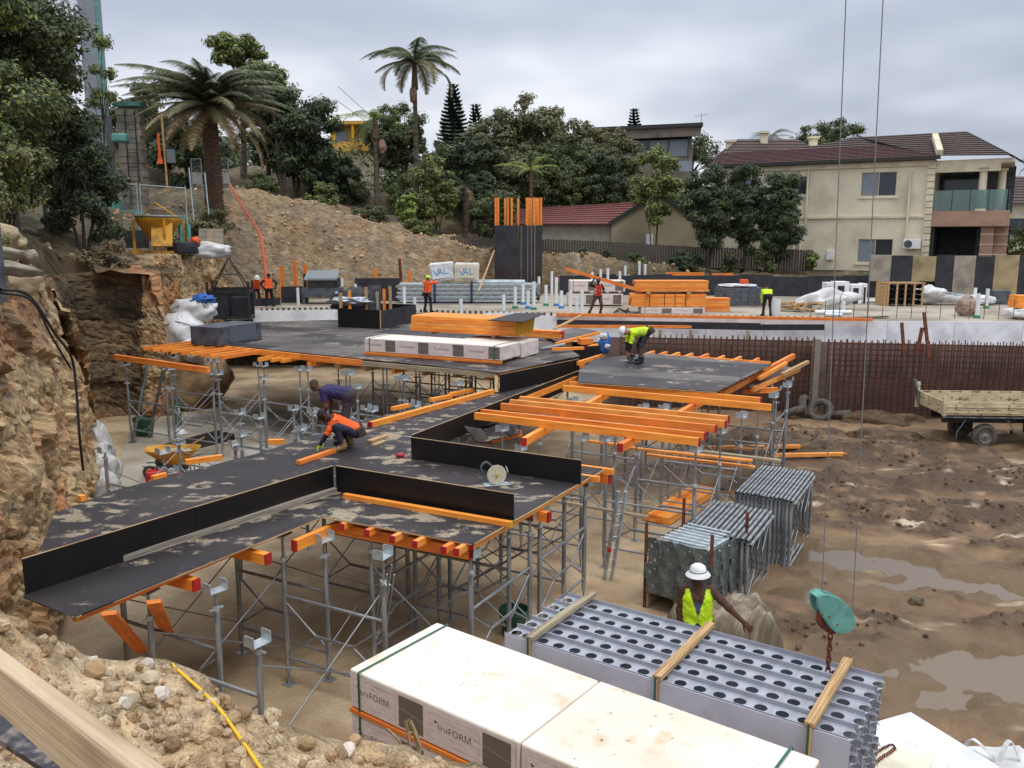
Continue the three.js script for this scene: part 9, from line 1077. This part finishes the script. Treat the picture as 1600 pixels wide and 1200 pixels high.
{
  const dark = col3('#4a2c1e'), tan = col3('#a06a48'), lime = col3('#c8f01e'), org = col3('#f4601c'), navy = col3('#1c1d2e'), black = col3('#17171a'), brown = col3('#4a3528'), boot = col3('#3a2f26');
  const fy = (y) => 0.095 + y;
  // white hat, behind the channel stack
  person('person in a white bucket hat and lime safety vest with one arm stretched out', [2.72, 0.0, -11.8], -0.12, { s: 1.08, pelvis: [0, 0.96, 0], lean: 0.06, side: 0.03, twist: -0.05, look: -0.75, nod: 0.02, hands: [[0.6, 1.08, 0.28], [-0.24, 0.86, 0.05]], handDir: [[0.6, -0.5, 0.3], [0, -1, 0.1]], elbow: [[0.3, -0.6, -0.4], [-0.7, 0, -0.7]], curl: [0.35, 0.6], feet: [[0.15, 0.09, 0], [-0.15, 0.09, 0.03]], vneck: true, bareArm: true, bare: true, cell: 0.012, hat: 'bucket', col: { skin: dark, shirt: lime, under: col3('#3d4657'), pants: navy, boot } });
  // bending over on the right deck
  person('person in a lime shirt and tool belt bent double over a saw on the deck', [3.71, 3, -24.56], -Math.PI / 2 + 0.2, { pelvis: [0, 0.92, -0.16], lean: 1.62, hands: [[0.12, 0.18, 0.42], [-0.12, 0.16, 0.4]], elbow: [[0.5, 0.2, 0.3], [-0.5, 0.2, 0.3]], feet: [[0.17, 0.09, 0.05], [-0.17, 0.09, -0.1]], nod: 0.35, longSleeve: true, belt: true, hat: 'helmet', cell: 0.015, col: { skin: tan, shirt: lime, panel: col3('#b4cc30'), upper: lime, sleeve: black, pants: col3('#22252c'), shin: col3('#5a3a2e'), boot: black } });
  one('circular_saw', 'dark power saw held at the feet of the bending person', 'circular saw', (() => { const p = [3.54, 3, -24.69]; return J([at(boxG(0.3, 0.02, 0.16), p[0] - 0.1, 3.02, p[2]), at(cyl([0, 0, -0.05], [0, 0, 0.05], 0.1, 0.1, 14), p[0] - 0.1, 3.13, p[2]), at(boxG(0.18, 0.1, 0.1, 0.03), p[0] - 0.05, 3.2, p[2])]); })(), Mt.darkGrey, [3.54, 3, -24.69]);
  // bent forward in purple
  person('person in a purple shirt leaning over the crouching worker on the low deck', [-3.37, 2.52, -16.76], -Math.PI / 2 - 0.05, { s: 1.03, pelvis: [0, 0.98, -0.12], lean: 1.42, hands: [[0.14, 0.52, 0.34], [-0.16, 0.5, 0.3]], elbow: [[0.5, 0, -0.5], [-0.5, 0, -0.5]], feet: [[0.16, 0.09, -0.06], [-0.16, 0.09, 0.06]], nod: 0.2, shortSleeve: true, cell: 0.014, col: { skin: col3('#5d3c2c'), shirt: col3('#2a2050'), upper: col3('#2a2050'), pants: col3('#3a333a'), boot, hair: col3('#3a2c24') } });
  // crouching in orange
  person('person in an orange shirt crouching on the low deck with lime gloves', [-3.26, 2.52, -16.34], -Math.PI / 2 + 0.25, { pelvis: [0, 0.36, -0.2], lean: 1.05, hands: [[0.12, 0.08, 0.52], [-0.16, 0.12, 0.42]], elbow: [[0.6, 0.1, -0.2], [-0.6, 0.1, -0.2]], feet: [[0.16, 0.09, 0.06], [-0.15, 0.09, -0.1]], knee: [[0.3, 0.3, 1], [-0.25, 0.3, 1]], nod: 0.5, longSleeve: true, glove: true, belt: true, hat: 'cap', hatMat: flat(0x2a1614, 0.8), cell: 0.014, col: { skin: dark, shirt: org, upper: org, sleeve: navy, pants: col3('#2e2c42'), boot: col3('#8a7048'), glove: col3('#b6d020') } });
  // on the upper slab
  person('person in an orange shirt with a lime cap lifting both arms on the slab', [-4.08, 3, -41.41], Math.PI - 0.5, { pelvis: [0, 0.95, 0], lean: 0.08, hands: [[0.12, 1.55, 0.35], [-0.2, 1.52, 0.3]], elbow: [[0.8, -0.2, 0], [-0.8, -0.2, 0]], feet: [[0.2, 0.09, 0.05], [-0.24, 0.09, -0.05]], longSleeve: true, belt: true, hat: 'helmet', hatMat: flat(0xb8d81e, 0.6), cell: 0.018, col: { skin: tan, shirt: org, stripe: col3('#7c3a22'), pants: navy, boot: black } });
  person('person in an orange jacket and white hard hat stooping by the rock', [-13.48, 3, -45.3], 0.5, { pelvis: [0, 0.93, -0.05], lean: 0.55, hands: [[0.28, 0.85, 0.35], [-0.26, 0.8, 0.3]], feet: [[0.14, 0.09, 0], [-0.14, 0.09, 0]], nod: 0.5, longSleeve: true, hat: 'helmet', cell: 0.019, col: { skin: tan, shirt: org, pants: black, boot: black } });
  person('person in an orange vest with dark sleeves seen from behind, hand on hip', [-12.69, 3, -44.88], Math.PI + 0.1, { pelvis: [0, 0.94, 0], lean: 0.2, hands: [[0.3, 0.98, 0.2], [-0.34, 0.98, 0.02]], elbow: [[0.9, 0, -0.2], [-0.9, 0, -0.4]], feet: [[0.14, 0.09, 0], [-0.16, 0.09, 0.1]], longSleeve: true, hat: 'cap', cell: 0.019, col: { skin: dark, shirt: org, upper: black, sleeve: black, pants: black, boot: black } });
  const wk = [3.95, 3, -39.7]; person('person in a red vest walking with an orange timber on the shoulder', wk, 0.35, { pelvis: [0, 0.92, 0], lean: 0.05, hands: [[0.26, 1.12, 0.1], [-0.3, 1.62, 0.12]], elbow: [[0.6, -0.4, -0.6], [-0.8, -0.3, 0.2]], feet: [[0.12, 0.09, 0.08], [-0.42, 0.1, 0.02]], knee: [[0.2, 0, 1], [-0.3, 0, 1]], longSleeve: true, cell: 0.018, hat: 'cap', col: { skin: dark, shirt: col3('#b8321e'), panel: col3('#c7a08a'), upper: black, sleeve: black, pants: brown, boot: black } });
  timber('laminated_timber', 'orange laminated timber carried on the shoulder of the walking person', [wk[0] - 1.5, 5.15, wk[2] - 0.02], [wk[0] + 2.0, 4.15, wk[2] + 0.1], 0.09, 0.16, Mt.lvl2, { centre: true });
  person('person in a lime shirt bending down with back turned on the far slab', [11.72, 3, -39.38], Math.PI - 0.15, { pelvis: [0, 0.95, -0.05], lean: 1.15, hands: [[0.2, 0.55, 0.45], [-0.2, 0.5, 0.45]], elbow: [[0.6, 0, -0.3], [-0.6, 0, -0.3]], feet: [[0.17, 0.09, 0], [-0.17, 0.09, 0]], longSleeve: true, nod: 0.3, hat: 'cap', hatMat: flat(0x5a4a30, 0.8), cell: 0.018, col: { skin: tan, shirt: lime, panel: lime, upper: lime, sleeve: lime, pants: black, boot: black } });
}

renderer.render(scene, camera);
